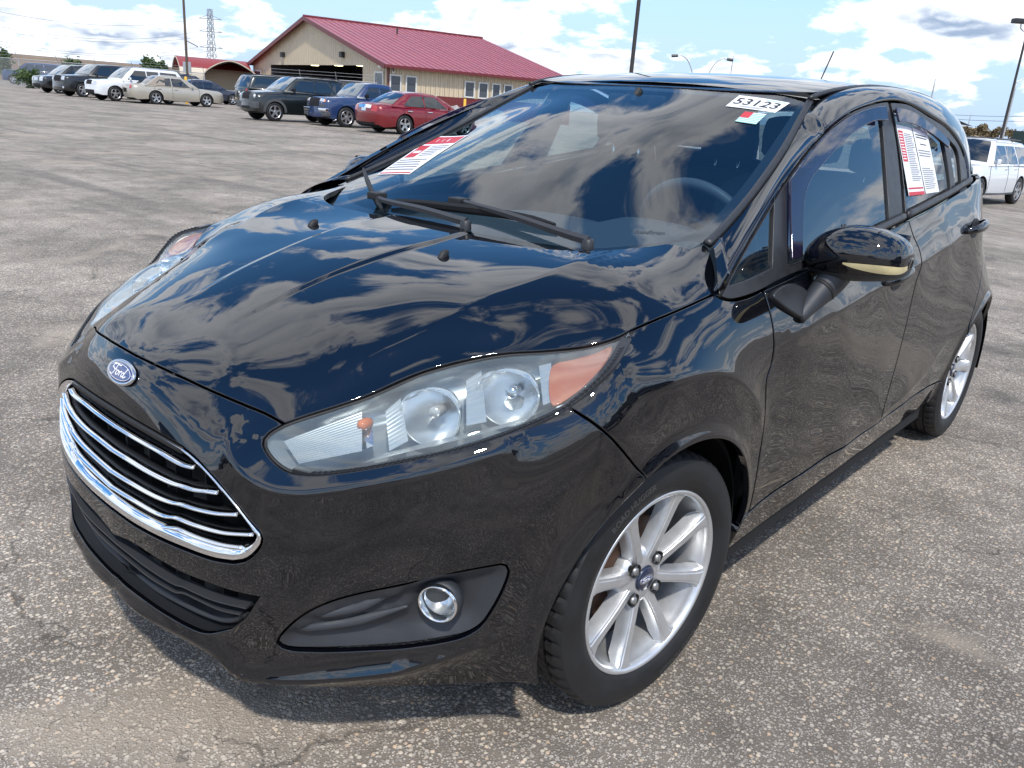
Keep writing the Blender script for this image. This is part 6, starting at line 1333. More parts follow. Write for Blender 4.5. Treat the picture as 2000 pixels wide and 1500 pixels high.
P = suv(H=1.70, of=.88, wb=3.0, orr=1.15, hw=.90, rad=.38, hf=1.02, bf=1.14, br=1.14, gt=.14, bed=1.10, rim=6, mm=DARK); P['cow'] = .45; P['wt'] = 1.0; P['re'] = 2.15; P['rb'] = 2.32; P['win'] = [[(.82, 1.18), (1.10, 1.57), (1.55, 1.57), (1.55, 1.18)], [(1.62, 1.18), (1.62, 1.57), (2.06, 1.55), (2.12, 1.18)]]; P['seams'] = (.52, 1.58, 2.2); P['handles'] = (1.42, 2.05)
P['patch'] = [HL(.86, 1.0, .56, .95), ('turn_lamp', AMB_BG, .90, 1.0, .90, .98, True, True), ('grille', DARK, .72, 1.0, -.5, .5, True, False), ('lower_lamp', GREYP, .70, .84, .56, .95, True, True)]; P['bars'] = [(.55, .68, -.95, -.78, CHROME, 'chrome_bumper'), (.38, .54, -.93, -.70, GREYP, 'bumper_valance')]
def coloradogrille(root, P): MB().box((-.52, -.905, .855), (.52, -.86, .895)).build('grille_bar', CHROME, root, bevel=.01)
bgcar('blue_pickup', 'dark blue crew-cab pickup with chrome front bumper', 'pickup truck', GRP, place((675, 249), 'fL', P, TH_L), TH_L, 1, NVY, P, coloradogrille)
P = sedan(H=1.46, wb=2.8, of=.92, orr=1.1, hw=.915, rad=.34, wsm=GLASS_BG); P['patch'] = [TLp(.74, .92, .60, .99), ('chrome_strip', CHROME, .86, .90, -.55, .55, False, False), ('license_plate', mat('plate_pale', (.55, .65, .72), .5), .70, .82, -.2, .2, False, False), ('lower_bumper', DARK, .28, .36, -.8, .8, False, False)]; P['hmat'] = CHROME
bgcar('red_sedan', 'dark red sedan parked with its rear to the lot, beside the blue pickup', 'sedan', GRP, place((788, 263), 'rR', P, TH_R), TH_R, 1, RED, P)
P = suv(H=1.78, of=.98, wb=3.02, orr=1.1, hw=.99, rad=.39, hf=1.02, bf=1.12, br=1.15, gt=.30, wsm=GLASS_BG, rack=GREYP); P['re'] -= .25; P['patch'] = [HL(.82, .98), ('grille', DARK, .78, .95, -.4, .4, True, False)]; P['bars'] = []
def acad(root, P):
    for s_ in (1, -1): MB().box((s_*.955-.02, .45, .30), (s_*.955+.02, 2.60, .46)).build('sill_cladding', GREYP, root, bevel=.01)
    mk('lot_tag', [(.05, .90, 1.52), (.45, .90, 1.52), (.45, .98, 1.60), (.05, .98, 1.60)], [(0, 1, 2, 3)], PAPER, root, smooth=False)
def acadia_pose():
    g = gp(1974, 398, -.5); best = None
    for th in np.radians(np.arange(-30, 40, 1.)):
        c, s_ = math.cos(th), math.sin(th); fr = g+np.array([s_, -c, 0])*P['wb']; e = abs(proj(fr)[0, 0]-1900)
        if best is None or e < best[0]: ax = np.array([c, s_, 0]); best = (e, th, fr-ax*(P['hw']-.12))
    return best[1], best[2]
_th, _lc = acadia_pose(); print('acadia', math.degrees(_th), _lc)
bgcar('white_suv', 'white SUV with grey lower sills, alone behind the hatchback', 'SUV', GRP, (_lc[0], _lc[1], -.5), _th, 1, WHT, P, acad)

# unseen vehicles around the photographer, types guessed, added for the hatchback to mirror
P = suv(H=1.76, hw=.93, rack=GREYP); P['patch'] = [HL(.82, .98), ('grille', DARK, .78, .95, -.4, .4, True, False)]
bgcar('grey_suv', 'out-of-view grey SUV standing alongside, mirrored in the hatchback doors', 'SUV', GRP, (6.6, .4, 0), R(8), 1, cpaint('bg_grey', (.10, .105, .11), .3), P)
P = sedan(); P['patch'] = [TLp(.72, .9), HL(.62, .74)]
bgcar('blue_sedan', 'out-of-view dark blue sedan facing the hatchback nose, mirrored in its bumper', 'sedan', GRP, (-1.5, -17, 0), R(70), 1, NVY, P)
P = suv(); P['patch'] = [HL(.82, .98), TLp(.9, 1.1)]
bgcar('silver_suv', 'out-of-view silver SUV parked facing the hatchback, mirrored in its bumper corner', 'SUV', GRP, (9.5, -14, 0), R(140), 1, cpaint('bg_silver', (.42, .43, .44), .5), P)
P = suv(H=1.9, hw=1.0, wb=3.2); P['patch'] = [HL(.82, .98), TLp(.9, 1.1)]
bgcar('black_suv', 'out-of-view black SUV parked ahead of the hatchback, mirrored in its front bumper', 'SUV', GRP, (-9., -14.5, 0), R(100), 1, BLK, P)
# ------------------------------------------------------------------ auction building
def sheet_mat(name, col, per, axis_scale=1., rough=.5, depth=.02, var=.06):
    """painted ribbed steel sheet: ribs run along local z (object coordinates), spacing per metres along local x"""
    m = mat(name, col, rough, var=var, vscale=.6); nt = m.node_tree; b = nt.nodes['Principled BSDF']; tc = nt.nodes.new('ShaderNodeTexCoord'); w = nt.nodes.new('ShaderNodeTexWave'); w.wave_type = 'BANDS'; w.bands_direction = 'X'; w.wave_profile = 'SIN'; w.inputs['Scale'].default_value = 2*math.pi/per/20*1.0
    nt.links.new(tc.outputs['UV'], w.inputs[0]); r = nt.nodes.new('ShaderNodeMapRange'); nt.links.new(w.outputs[0], r.inputs[0]); r.inputs[1].default_value = .45; r.inputs[2].default_value = .85; bp = nt.nodes.new('ShaderNodeBump'); bp.inputs['Strength'].default_value = 1.; bp.inputs['Distance'].default_value = depth; nt.links.new(r.outputs[0], bp.inputs['Height']); nt.links.new(bp.outputs[0], b.inputs['Normal']); return m
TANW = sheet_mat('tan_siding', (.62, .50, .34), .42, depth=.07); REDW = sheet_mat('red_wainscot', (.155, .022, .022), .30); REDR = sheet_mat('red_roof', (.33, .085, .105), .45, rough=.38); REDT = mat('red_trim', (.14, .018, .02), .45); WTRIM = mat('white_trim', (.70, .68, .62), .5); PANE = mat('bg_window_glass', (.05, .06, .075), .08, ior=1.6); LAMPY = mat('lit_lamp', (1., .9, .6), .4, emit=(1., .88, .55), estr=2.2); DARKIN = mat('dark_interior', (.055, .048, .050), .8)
D0 = 62.; K0 = at(757, D0); D1g = D0*1.394; K1 = at(496, D1g); gd = nrm(K1-K0); GWd = np.linalg.norm(K1-K0); ld = np.array([-gd[1], gd[0], 0]); ld = ld if ld@HR > 0 else -ld
eave = 1.27+(hz(757)-127)/ppm(D0); LEN = 17.5; gm = (K0+K1)/2; ridge_z = 1.27+(hz(605)-46)/ppm((D0+D1g)/2)
def on(px, py, P0, nrm_): v = rays([(px, py)])[0]; t = ((P0-CAM)@nrm_)/(v@nrm_); return CAM+t*v
bld = thing('auction_building', 'tan metal building with red gable roof, red wainscot and a wide dark drive-through opening', 'building')
def uvmesh(name, V, F, UV, m, parent=bld, smooth=False):
    o = mk(name, V, F, m, parent, smooth=smooth); l = o.data.uv_layers.new(name='UVMap')
    for lp in o.data.loops: l.data[lp.index].uv = UV[lp.vertex_index]
    return o
def gpt(a, z, out=0.): return K0+gd*a+np.array([0, 0, z])-ld*out      # on the gable: a metres from the near corner
def spt(a, z, out=0.): return K0+ld*a+np.array([0, 0, z])-gd*out       # on the long side
ga = lambda px: float((on(px, hz(px), K0, ld)-K0)@gd); gz = lambda px, py: float(on(px, py, K0, ld)[2])
sa = lambda px: float((on(px, hz(px), K0, gd)-K0)@ld); sz = lambda px, py: float(on(px, py, K0, gd)[2])
o0, o1, oz = ga(708), ga(530), gz(620, 127)
rz_ = lambda a: eave+(ridge_z-eave)*(1-abs(a-GWd/2)/(GWd/2))
poly = [(0, 0), (o0, 0), (o0, oz), (o1, oz), (o1, 0), (GWd, 0), (GWd, eave), (GWd/2, ridge_z), (0, eave)]
V = [gpt(a, z) for a, z in poly]; UVp = [(a, z) for a, z in poly]; V += [gpt(a, rz_(a)) for a in (o0, o1)]; UVp += [(a, rz_(a)) for a in (o0, o1)]
uvmesh('gable_wall', V, [(0, 1, 2, 9, 8), (2, 3, 10, 7, 9), (3, 4, 5, 6, 10)], UVp, TANW)
wz = sz(880, 190); wz = 1.58
V = [spt(0, wz), spt(LEN, wz), spt(LEN, eave), spt(0, eave)]; uvmesh('side_wall', V, [(0, 1, 2, 3)], [(0, 0), (LEN, 0), (LEN, eave), (0, eave)], TANW)
V = [spt(0, 0, .02), spt(LEN, 0, .02), spt(LEN, wz, .02), spt(0, wz, .02)]; uvmesh('wainscot', V, [(0, 1, 2, 3)], [(0, 0), (LEN, 0), (LEN, wz), (0, wz)], REDW)
far = [K0+gd*GWd+ld*LEN, K0+ld*LEN]; mk('rear_walls', [K1, K1+ld*LEN, K1+ld*LEN+[0, 0, eave], K1+[0, 0, eave], K0+ld*LEN, K0+ld*LEN+[0, 0, eave], gm+ld*LEN+[0, 0, ridge_z]], [(0, 1, 2, 3), (1, 4, 5, 6, 2)], TANW, bld, smooth=False)
# interior seen through the opening
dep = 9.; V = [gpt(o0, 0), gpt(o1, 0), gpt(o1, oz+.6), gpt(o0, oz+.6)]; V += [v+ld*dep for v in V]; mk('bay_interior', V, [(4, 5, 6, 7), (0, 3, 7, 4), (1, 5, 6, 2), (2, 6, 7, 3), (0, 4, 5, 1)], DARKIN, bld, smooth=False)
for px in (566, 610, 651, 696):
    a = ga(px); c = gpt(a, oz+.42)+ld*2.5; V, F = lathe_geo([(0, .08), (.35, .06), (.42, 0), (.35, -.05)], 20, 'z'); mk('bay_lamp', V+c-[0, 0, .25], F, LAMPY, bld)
# roof slopes with standing seams
ov = .55
for nm, s0, s1 in (('roof_slope', 0, 1), ('roof_slope', GWd, -1)):
    e0 = K0+gd*(s0-s1*ov)+np.array([0, 0, eave-ov*(ridge_z-eave)/(GWd/2)])-ld*ov; r0 = gm+np.array([0, 0, ridge_z+.06])-ld*ov; LL = LEN+2*ov; wdt = np.linalg.norm(r0-e0)
    V = [e0, e0+ld*LL, r0+ld*LL, r0]; V += [v-np.array([0, 0, .14]) for v in V]
    sl = uvmesh(nm, V, [(0, 1, 2, 3) if s1 > 0 else (3, 2, 1, 0), (0, 4, 5, 1), (3, 7, 4, 0), (1, 5, 6, 2)], [(0, 0), (LL, 0), (LL, wdt), (0, wdt)]*2, REDR)
    n_ = nrm(np.cross(ld, r0-e0)); n_ = n_ if n_[2] > 0 else -n_
    for k in range(1, int(LL/.6)):
        p = e0+ld*(k*.6); q = r0+ld*(k*.6); w_ = ld*.02; V = [p-w_, p+w_, q+w_, q-w_]; V += [v+n_*.045 for v in V]; mk('roof_rib', V, [(4, 5, 6, 7), (0, 1, 5, 4), (2, 3, 7, 6), (1, 2, 6, 5), (3, 0, 4, 7)], REDR, sl, smooth=False)
    # barge board along the gable
    p, q = e0-ld*.02, r0-ld*.02; V = [p+[0, 0, .03], q+[0, 0, .03], q-[0, 0, .32], p-[0, 0, .32]]; V += [v+ld*.08 for v in V]; mk('barge_board', V, [(0, 1, 2, 3), (4, 7, 6, 5), (0, 4, 5, 1), (3, 2, 6, 7)], REDT, bld, smooth=False)
    if s1 > 0: p = e0; V = [p, p+ld*LL, p+ld*LL-[0, 0, .22], p-[0, 0, .22]]; V += [v-gd*.12 for v in V]; mk('gutter', V, [(4, 5, 6, 7), (0, 1, 5, 4), (3, 7, 6, 2), (0, 4, 7, 3)], REDT, bld, smooth=False)
r0 = gm+np.array([0, 0, ridge_z+.10])-ld*ov; mb = MB(); mb.tube([r0, r0+ld*(LEN+2*ov)], .12, 6); mb.build('ridge_cap', REDT, bld)
mb = MB(); mb.tube([gm+ld*7+[0, 0, ridge_z-.9]-gd*3.2, gm+ld*7+[0, 0, ridge_z-.2]-gd*3.2], .07); mb.build('roof_vent', DARKMETAL, bld)
for a, w_ in ((0, .14), (GWd-.02, .1)):
    V = [gpt(a-.0, 0, .03), gpt(a+w_, 0, .03), gpt(a+w_, eave, .03), gpt(a, eave, .03)]; mk('corner_trim', V, [(0, 1, 2, 3)], REDT, bld, smooth=False)
V = [spt(0, 0, .035), spt(.14, 0, .035), spt(.14, eave, .035), spt(0, eave, .035)]; mk('corner_trim', V, [(0, 1, 2, 3)], REDT, bld, smooth=False)
def window(pt, a0, a1, z0, z1, fr=.12):
    w_ = bpy.data.objects.new('window', None); link(w_, bld)
    V = [pt(a0, z0, .05), pt(a1, z0, .05), pt(a1, z1, .05), pt(a0, z1, .05)]; mk('pane', V, [(0, 1, 2, 3)], PANE, w_, smooth=False)
    for b in ((a0-fr, z0-fr, a1+fr, z0), (a0-fr, z1, a1+fr, z1+fr), (a0-fr, z0, a0, z1), (a1, z0, a1+fr, z1)):
        V = [pt(b[0], b[1], .03), pt(b[2], b[1], .03), pt(b[2], b[3], .03), pt(b[0], b[3], .03)]; V += [pt(b[0], b[1], .10), pt(b[2], b[1], .10), pt(b[2], b[3], .10), pt(b[0], b[3], .10)]; mk('window_frame', V, [(4, 5, 6, 7), (0, 1, 5, 4), (1, 2, 6, 5), (2, 3, 7, 6), (3, 0, 4, 7)], WTRIM, w_, smooth=False)
    zm = (z0+z1)/2; V = [pt(a0, zm-.025, .07), pt(a1, zm-.025, .07), pt(a1, zm+.025, .07), pt(a0, zm+.025, .07)]; mk('meeting_rail', V, [(0, 1, 2, 3)], DARKMETAL, w_, smooth=False)
for x0, x1 in ((762, 780), (793, 810), (907, 923), (934, 949), (960, 973), (983, 996)):
    window(spt, sa(x0), sa(x1), 1.72, 2.78, .10)
window(gpt, ga(748), ga(734), .15, 2.9, .14); window(gpt, ga(511), ga(499), 1.2, 2.8, .14)
for px in (556, 671): a = ga(px); z = gz(px, 107); mb = MB(); mb.box((-.25, -.3, -.22), (.25, .0, .22)); c = gpt(a, z, .02); Mt = np.eye(4); Mt[:3, 0] = gd; Mt[:3, 1] = ld; Mt[:3, 3] = c; V = np.vstack(mb.V)@Mt[:3, :3].T+c; mk('flood_light', V, mb.F, DARKMETAL, bld, smooth=False)
c = gpt(.5, eave-.25, .35); V, F = lathe_geo([(.0, .12), (.2, .10), (.22, -.05), (.14, -.22), (0, -.28)], 16, 'z'); mk('security_camera', V+c, F, WTRIM, bld)
c0 = spt(sa(764), 3.2, .04); c1 = spt(sa(769), 3.2, .04); V = [c0-[0, 0, .25], c1-[0, 0, .25], c1+[0, 0, .25], c0+[0, 0, .25]]; mk('wall_sign', V, [(0, 1, 2, 3)], WTRIM, bld, smooth=False); V = [(v-(c0+c1)/2)*.5+(c0+c1)/2-gd*.02 for v in V]; mk('sign_print', V, [(0, 1, 2, 3)], REDT, bld, smooth=False)
# ------------------------------------------------------------------ poles, fences and other street furniture
WOOD = mat('old_wood_pole', (.10, .072, .052), .85, var=.3, vscale=4); GALV = mat('galvanised', (.42, .43, .44), .5, .4, var=.12, vscale=3); DKPOLE = mat('bronze_pole', (.035, .03, .028), .5); YEL = mat('yellow_post', (.75, .42, .035), .5, var=.15, vscale=3); LATT = mat('lattice_steel', (.30, .34, .37), .6)
def pole(name, label, base, h, r0, r1, m, cat='pole', lean=(0, 0)):
    t = thing(name, label, cat, loc=tuple(base)); n = 10; C_ = np.array([(lean[0]*k, lean[1]*k, h*k) for k in np.linspace(0, 1, n)]); V, F = sweep_geo(C_, circ(1., 12), up=np.array([1., 0, 0]), scale=np.linspace(r0, r1, n)[:, None]); mk('shaft', V, F, m, t); return t
t = pole('utility_pole', 'weathered brown wooden pole behind the beige sedan', at(367, 62), 13., .10, .07, WOOD); b = at(367, 62)
mb = MB(); mb.tube([(0, 0, 4.2), tuple(HR*.9+[0, 0, 3.8])], .03); mb.build('bracket', DARKMETAL, t); mb = MB(); mb.box((-.3, -.03, 1.9), (.3, .03, 2.7), np.array([[HR[0], HF[0], 0, 0], [HR[1], HF[1], 0, 0], [0, 0, 1, 0]])); mb.build('notice_plate', GALV, t)
t = pole('light_pole', 'thick dark brown steel pole rising behind the hatchback roof', at(1224, 34), 10., .085, .075, DKPOLE); mb = MB(); mb.tube([(0, 0, 2.55), tuple(-HR*.22+[0, 0, 2.72])], .035); mb.tube([tuple(-HR*.22+[0, 0, 2.72]), tuple(-HR*.26+[0, 0, 2.85])], .05); mb.build('bracket', DKPOLE, t)
t = pole('street_light', 'twin-arm street light far beyond the hatchback roof', at(1356, 75), 4.0, .10, .08, GALV, 'street light')
for s_ in (1, -1):
    C_ = spline(np.array([HR*s_*a+[0, 0, z] for a, z in ((.05, 3.3), (.6, 4.9), (1.3, 6.2), (1.9, 6.55), (2.2, 6.5))]), n=14); mb = MB(); mb.tube(C_, .05, 6); mb.build('arm', GALV, t); mb = MB(); mb.tube([C_[-1], C_[-1]+HR*s_*.55-[0, 0, .05]], .12, 8); mb.build('lamp_head', DARKMETAL, t)
t = pole('floodlight_pole', 'tall dark pole with two floodlights behind the white SUV', at(1953, 43), (hz(1968)-78)/ppm(43)+1.27, .07, .055, DKPOLE, 'light pole'); hh = (hz(1968)-78)/ppm(43)+1.27
for s_ in (1, -1):
    C_ = np.array([(0, 0, hh), *[HR*s_*a+[0, 0, hh+z] for a, z in ((.2, -.02), (.36, .1), (.4, .3))]]); mb = MB(); mb.tube(C_, .03, 6); mb.build('arm', GALV, t); mb = MB(); c = HR*s_*.42+np.array([0, 0, hh+.42]); Mt = np.eye(4); Mt[:3, 0] = HR*s_; Mt[:3, 1] = HF; Mt[:3, 3] = c; mb.box((-.28, -.2, -.10), (.42, .2, .12), Mt); mb.build('flood_head', DARKMETAL, t, bevel=.03)
t = pole('street_light', 'slender grey street light with one arm beside the floodlight pole', at(1957, 85), (hz(1972)-168)/ppm(85)+1.27, .10, .07, GALV, 'street light'); hh = (hz(1972)-168)/ppm(85)+1.27; mb = MB(); mb.tube([(0, 0, hh), tuple(HR*.9+[0, 0, hh+.5]), tuple(HR*1.6+[0, 0, hh+.5])], .05, 6); mb.build('arm', GALV, t)
for i, (px, py, dp, lb) in enumerate([(1803, 160, 60, 'grey steel post beyond the hatchback rear'), (1414, 118, 90, 'thin grey mast to the right of the twin-arm light'), (1885, 222, 110, 'short utility post carrying wires over the dry hill')]):
    pole('steel_post', lb, at(px, dp), (hz(px)-py)/ppm(dp)+1.27, .06, .05, GALV)
# lattice pylon
t = thing('transmission_pylon', 'steel lattice power pylon on the horizon', 'pylon', loc=tuple(at(416, 260))); hp = (hz(416)-30)/ppm(260)+1.27; mb = MB()
wz_ = lambda z: np.interp(z, [0, hp*.42, hp], [2.6, 1.0, .55])
lev = np.linspace(0, hp, 13)
for k in range(12):
    z0, z1 = lev[k], lev[k+1]; w0, w1 = wz_(z0), wz_(z1); c0 = [(-w0, -w0, z0), (w0, -w0, z0), (w0, w0, z0), (-w0, w0, z0)]; c1 = [(-w1, -w1, z1), (w1, -w1, z1), (w1, w1, z1), (-w1, w1, z1)]
    for i in range(4): j = (i+1) % 4; mb.tube([c0[i], c1[i]], .11, 4); mb.tube([c0[i], c1[j]], .07, 4); mb.tube([c0[j], c1[i]], .07, 4); mb.tube([c1[i], c1[j]], .07, 4)
mb.build('lattice', LATT, t)
for z in (hp*.52, hp*.72, hp*.88):
    mb = MB(); mb.tube([-HR*3.6+[0, 0, z], HR*3.6+[0, 0, z]], .12, 4); mb.tube([-HR*3.6+[0, 0, z], [0, 0, z+1.2]], .08, 4); mb.tube([HR*3.6+[0, 0, z], [0, 0, z+1.2]], .08, 4); mb.build('cross_arm', LATT, t)
WIRE = mat('cable', (.10, .11, .12), .6)
def wire(name, label, A, B, sag, r=.035):
    A, B = np.array(A, float), np.array(B, float); k = np.linspace(0, 1, 24)[:, None]; C_ = A*(1-k)+B*k-np.array([0, 0, 1.])*sag*4*k*(1-k); V, F = sweep_geo(C_, circ(r, 5)); o = mk(name, V, F, WIRE); return tag(o, label, 'power line', 'power lines to the pylon')
pb = at(416, 260)
for i, (z, s_, y) in enumerate(((hp*.52, -1, 88), (hp*.72, -1, 60), (hp*.88, -1, 30), (hp*.52, 1, 96), (hp*.72, 1, 70))):
    A = pb+HR*s_*3.6+[0, 0, z]; v = rays([(-60, y-20)])[0]; B = CAM+v*170; wire('power_line', 'thin cable strung to the '+('lowest', 'middle', 'top', 'lowest', 'middle')[i]+' pylon arm, on the side '+('away from' if s_ < 0 else 'towards')+' the building', A, B, 3.)
for y0_, y1_, w_ in ((219, 226, 'upper'), (227, 236, 'lower')):
    A = CAM+rays([(1790, y0_)])[0]*110; B = CAM+rays([(2080, y1_)])[0]*110; o = wire('power_line', w_+' of two cables running above the dry hill', A, B, .3, .03); o['group'] = 'cables above the hill'
# chain-link fences with barbed-wire arms
def chain_mat():
    m = bpy.data.materials.new('chain_link'); m.use_nodes = True; nt = m.node_tree; nt.nodes.clear(); N = nt.nodes.new; L = nt.links.new; o = N('ShaderNodeOutputMaterial'); tr = N('ShaderNodeBsdfTransparent'); df = N('ShaderNodeBsdfDiffuse'); df.inputs[0].default_value = (.30, .31, .32, 1); mx = N('ShaderNodeMixShader'); tc = N('ShaderNodeTexCoord')
    ws_ = []
    for ang in (45, -45):
        mp = N('ShaderNodeMapping'); mp.inputs['Rotation'].default_value = (0, 0, R(ang)); L(tc.outputs['UV'], mp.inputs[0]); w = N('ShaderNodeTexWave'); w.inputs['Scale'].default_value = 2*math.pi/.09/20; L(mp.outputs[0], w.inputs[0]); g = N('ShaderNodeMath'); g.operation = 'GREATER_THAN'; g.inputs[1].default_value = .93; L(w.outputs[0], g.inputs[0]); ws_.append(g.outputs[0])
    a = N('ShaderNodeMath'); a.operation = 'MAXIMUM'; L(ws_[0], a.inputs[0]); L(ws_[1], a.inputs[1]); L(a.outputs[0], mx.inputs[0]); L(tr.outputs[0], mx.inputs[1]); L(df.outputs[0], mx.inputs[2]); L(mx.outputs[0], o.inputs[0]); return m
CHAIN = chain_mat()
def fence(label, pts, h, sp=3.0):
    t = thing('chain_link_fence', label, 'fence'); P_ = spline(np.array(pts, float), step=sp); n = len(P_)
    for p, q in zip(P_[:-1], P_[1:]):
        V = [p, q, q+[0, 0, h], p+[0, 0, h]]; l_ = np.linalg.norm(q-p); uvmesh('mesh_panel', V, [(0, 1, 2, 3)], [(0, 0), (l_, 0), (l_, h), (0, h)], CHAIN, t)
        mb = MB(); mb.tube([p+[0, 0, h], q+[0, 0, h]], .03, 6); mb.build('top_rail', GALV, t)
        for k in (.25, .45): mb = MB(); mb.tube([p+[0, 0, h+k]-HF*k*.8, q+[0, 0, h+k]-HF*k*.8], .008, 4); mb.build('barbed_wire', GALV, t)
    for p in P_: mb = MB(); mb.tube([p, p+[0, 0, h+.05]], .045, 8); mb.tube([p+[0, 0, h], p+[0, 0, h+.5]-HF*.4], .02, 5); mb.build('post', GALV, t)
fence('chain-link fence with barbed-wire arms at the left end of the lot', [at(-40, 66), at(120, 68), at(250, 70), at(400, 72)], 2.1)
fence('chain-link fence panels in front of the dark drive-through opening', [at(520, 58), at(600, 57), at(690, 56), at(735, 56)], 2.1, 3.4)
# carports
CREAM = mat('cream_sheet', (.62, .54, .42), .5); STEELIN = mat('grey_steel_inside', (.20, .21, .22), .6); REDC = mat('carport_red', (.26, .035, .035), .4)
def carport(label, base, w_, l_, h, rise, dirx, closed):
    t = thing('carport', label, 'carport'); ux = nrm(np.array(dirx)); uy = np.array([-ux[1], ux[0], 0]); uy = uy if uy@HF > 0 else -uy
    pr = spline(np.array([(-w_/2, 0), (-w_/2, h*.75), (-w_/2+.35, h), (0, h+rise), (w_/2-.35, h), (w_/2, h*.75), (w_/2, 0)]), n=37); lo, hi = 9, 27
    def surf_(i0, i1, m, nm, zmin=0.):
        G = np.array([[base+ux*a+np.array([0, 0, max(z, zmin)])+uy*y for y in (0, l_)] for a, z in pr[i0:i1+1]]); V, F = grid_geo(G); o = mk(nm, V, F, m, t, smooth=False); md = o.modifiers.new('s', 'SOLIDIFY'); md.thickness = .06; md.offset = 0
    surf_(lo, hi, REDC, 'roof_sheet')
    if closed: surf_(0, lo, CREAM, 'side_sheet', .8); surf_(hi, 36, CREAM, 'side_sheet', .8)
    for y in np.linspace(0, l_, 4):
        C_ = np.array([base+ux*a*.985+np.array([0, 0, z-.05])+uy*y for a, z in pr]); mb = MB(); mb.tube(C_, .05, 5, up=uy); mb.build('arch_frame', CREAM if y == 0 else STEELIN, t)
    return t
carport('red-roofed carport with cream side sheets behind the white SUV', at(345, 84), 5.6, 7., 2.7, 1.0, -HR*.5+HF*.85, True)
carport('red-roofed carport beside the building gable', at(452, 80), 5.2, 8., 2.5, 1.0, HR*.9+HF*.3, True)
# yellow guard posts, sign post, stones
def bollard(px, py, dp, lb):
    t = thing('guard_post', lb, 'bollard', 'yellow guard posts', loc=tuple(at(px, dp))); h = max(.9, (hz(px)-py)/ppm(dp)+1.27); V, F = lathe_geo([(.0, h), (.06, h-.01), (.085, h-.05), (.085, 0)], 16, 'z'); mk('post_sleeve', V, F, YEL, t)
bollard(363, 150, 50, 'yellow guard post in front of the dark blue SUV'); bollard(908, 193, 52, 'yellow guard post in front of the building windows'); bollard(798, 186, 50, 'yellow guard post behind the red sedan roof')
t = thing('sign_post', 'yellow post carrying a small white parking sign', 'sign', loc=tuple(at(849, 52))); h = (hz(849)-187)/ppm(52)+1.27; mb = MB(); mb.tube([(0, 0, 0), (0, 0, h)], .05, 8); mb.build('post', YEL, t); Mt = np.array([[HR[0], HF[0], 0, -HF[0]*.06], [HR[1], HF[1], 0, -HF[1]*.06], [0, 0, 1, 0]]); mb = MB(); mb.box((-.12, -.01, h-.55), (.12, .01, h-.0), Mt); mb.build('sign_plate', WTRIM, t); mb = MB(); mb.box((-.04, -.016, h-.42), (.05, -.011, h-.12), Mt); mb.build('sign_symbol', REDT, t)
rng_ = random.Random(7); ROCK = mat('pale_rock', (.34, .32, .29), .9, var=.35, vscale=3)
for k in range(46):
    px = 862+rng_.random()*120; dp = 53+rng_.random()*5; s_ = .22+.30*rng_.random(); bm = bmesh.new(); bmesh.ops.create_icosphere(bm, subdivisions=2, radius=1)
    for v in bm.verts: v.co *= 1+.22*(rng_.random()-.5)
    me = bpy.data.meshes.new('boulder'); bm.to_mesh(me); bm.free(); me.materials.append(ROCK); o = bpy.data.objects.new('boulder', me); COL.objects.link(o); b = at(px, dp); o.location = (b[0], b[1], s_*.4+rng_.random()*.3); o.scale = (s_*1.2, s_, s_*.8); o.rotation_euler = (rng_.random(), rng_.random(), rng_.random()*6); tag(o, 'pale grey boulder in the rubble bank below the building wall', 'rock', 'rubble bank by the building')
# low tan shed far left, dark truck behind fence, hill and fence at right
SHED = mat('far_tan_wall', (.33, .25, .19), .8, var=.1, vscale=.5); REDBR = mat('far_red_brick', (.22, .06, .05), .8)
sh = thing('far_shed', 'long low tan shed beyond the fence', 'shed'); A = at(-120, 100); B = at(420, 125); n_ = np.array([B[1]-A[1], A[0]-B[0], 0]); n_ = nrm(n_)*8
h0 = (hz(100)-112)/ppm(105)+1.27; V = [A, B, B+[0, 0, h0], A+[0, 0, h0]]; V += [v+(n_ if n_@HF > 0 else -n_) for v in V]; mk('wall', V, [(0, 1, 2, 3), (4, 7, 6, 5), (0, 4, 5, 1), (0, 3, 7, 4), (1, 5, 6, 2)], SHED, sh, smooth=False); V = [v+[0, 0, .02] for v in V[2:4]]+[v+[0, 0, .02] for v in V[6:8]]; mk('roof', [V[0], V[1], V[3], V[2]], [(0, 1, 2, 3)], REDBR, sh, smooth=False)
P = suv(H=1.95, of=.95, wb=3.3, orr=1.2, hw=1.0, rad=.4, hf=1.15, bf=1.25, br=1.25); P['patch'] = [HL(.9, 1.05)]
g_ = at(30, 76); bgcar('blue_truck', 'dark truck with blue nose behind the chain-link fence', 'truck', GRP, (g_[0], g_[1], 0), TH_L-.5, 1, NVY, P)
HILL = mat('dry_hill', (.34, .25, .15), .95, var=.45, vscale=.35)
G = []
for i in range(60):
    px = 1500+i*14; row = []
    for j in range(8): dp = 105+j*5; b = at(px, dp); row.append((b[0], b[1], max(-.3, 3.3*math.sin(math.pi*min(1, j/7.*1.0))*(.55+.25*math.sin(i*.31)+.2*math.sin(i*.83+j)))))
    G.append(row)
V, F = grid_geo(np.array(G)); tag(mk('dry_hill', V, F, HILL), 'low sandy hill with dry brush on the right horizon', None, None, 'structure')
gf = thing('green_fence', 'dark green screened fence at the right edge beyond the white SUV', 'fence'); A = at(1975, 48); B = at(2150, 40); V = [A, B, B+[0, 0, 1.9], A+[0, 0, 1.9]]; V += [v+HF*.06 for v in V]; mk('screen_panel', V, [(0, 1, 2, 3), (4, 7, 6, 5), (3, 2, 6, 7), (0, 3, 7, 4)], mat('green_screen', (.02, .05, .04), .7), gf, smooth=False)
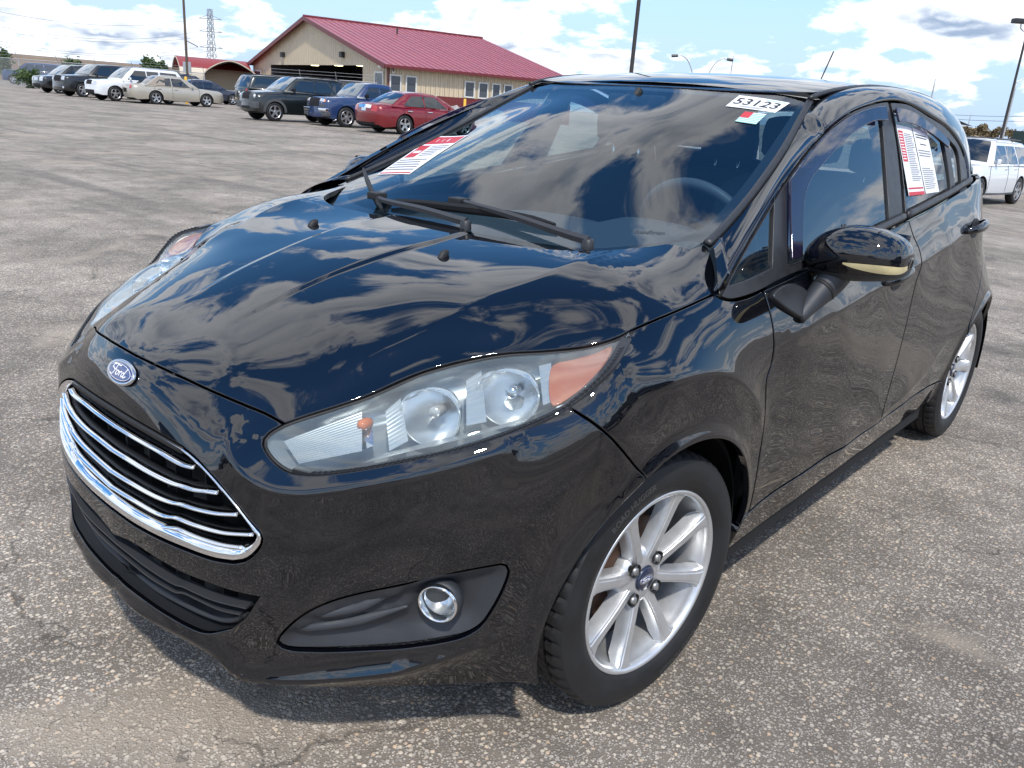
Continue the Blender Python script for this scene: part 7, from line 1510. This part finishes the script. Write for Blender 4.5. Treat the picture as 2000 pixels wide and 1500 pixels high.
# ------------------------------------------------------------------ shrubs and trees
LEAF = [mat('leaf_a', (.045, .085, .022), .6), mat('leaf_b', (.075, .125, .03), .6), mat('leaf_dry', (.16, .12, .06), .7)]; BARK = mat('bark', (.09, .07, .05), .9)
def foliage(name, label, cat, base, rx, rz_, h0, n, ls, mats, group=None, seed=1, trunk=True):
    rr = random.Random(seed); t = thing(name, label, cat, group, loc=tuple(base)); V, F, mi = [], [], []
    cl = [(rr.gauss(0, .45)*rx, rr.gauss(0, .45)*rx, h0+rz_*(.15+.85*rr.random()), .25+.3*rr.random()) for _ in range(max(5, n//90))]
    for k in range(n):
        c = rr.choice(cl); p = np.array([c[0]+rr.gauss(0, .5)*c[3]*rx, c[1]+rr.gauss(0, .5)*c[3]*rx, max(.05, c[2]+rr.gauss(0, .4)*c[3]*rz_)]); a = nrm(np.array([rr.gauss(0, 1) for _ in range(3)])); b_ = nrm(np.cross(a, [rr.gauss(0, 1), rr.gauss(0, 1), rr.gauss(0, 1)])); s_ = ls*(.6+.8*rr.random()); i = len(V); V += [p-a*s_, p+b_*s_*.45, p+a*s_, p-b_*s_*.45]; F.append((i, i+1, i+2, i+3)); mi.append(rr.choices(range(len(mats)), k=1)[0])
    mk('foliage', V, F, None, t, smooth=False, mats=mats, midx=mi)
    mb = MB()
    for k in range(5 if trunk else 3): e = rr.choice(cl); mb.tube(spline(np.array([(0, 0, 0), (e[0]*.3, e[1]*.3, e[2]*.5), (e[0], e[1], e[2])]), n=5), .05*rx, 5, scale=np.linspace(1, .35, 5)[:, None])
    mb.build('trunk', BARK, t); return t
foliage('bush', 'bright green bush in front of the fence, left of the minivan', 'bush', at(62, 62), .9, 1.1, .05, 1500, .10, LEAF[:2], seed=3, trunk=False)
for k, (px, py, dp, w_) in enumerate(((138, 129, 95, 1.0), (292, 127, 110, 1.1), (318, 131, 110, .8), (4, 108, 95, 1.0))):
    foliage('tree', ['dark leafy tree behind the minivan roof', 'rounded tree above the tan shed', 'small tree beside the carport', 'tree above the fence at the far left end'][k], 'tree', at(px, dp), w_, 2.0, (hz(px)-py)/ppm(dp)+1.27-1.7, 1400, .22, LEAF[:2], seed=10+k)
for k in range(26):
    px = 1820+k*9+rng_.random()*8; dp = 104+rng_.random()*10; foliage('scrub', 'dry scrub bush growing on the low sandy hill', 'shrub', at(px, dp, 1.0+1.2*rng_.random()), .9, .8, .3, 130, .22, [LEAF[2], LEAF[2], LEAF[2]], 'scrub on the hill', seed=40+k, trunk=False)
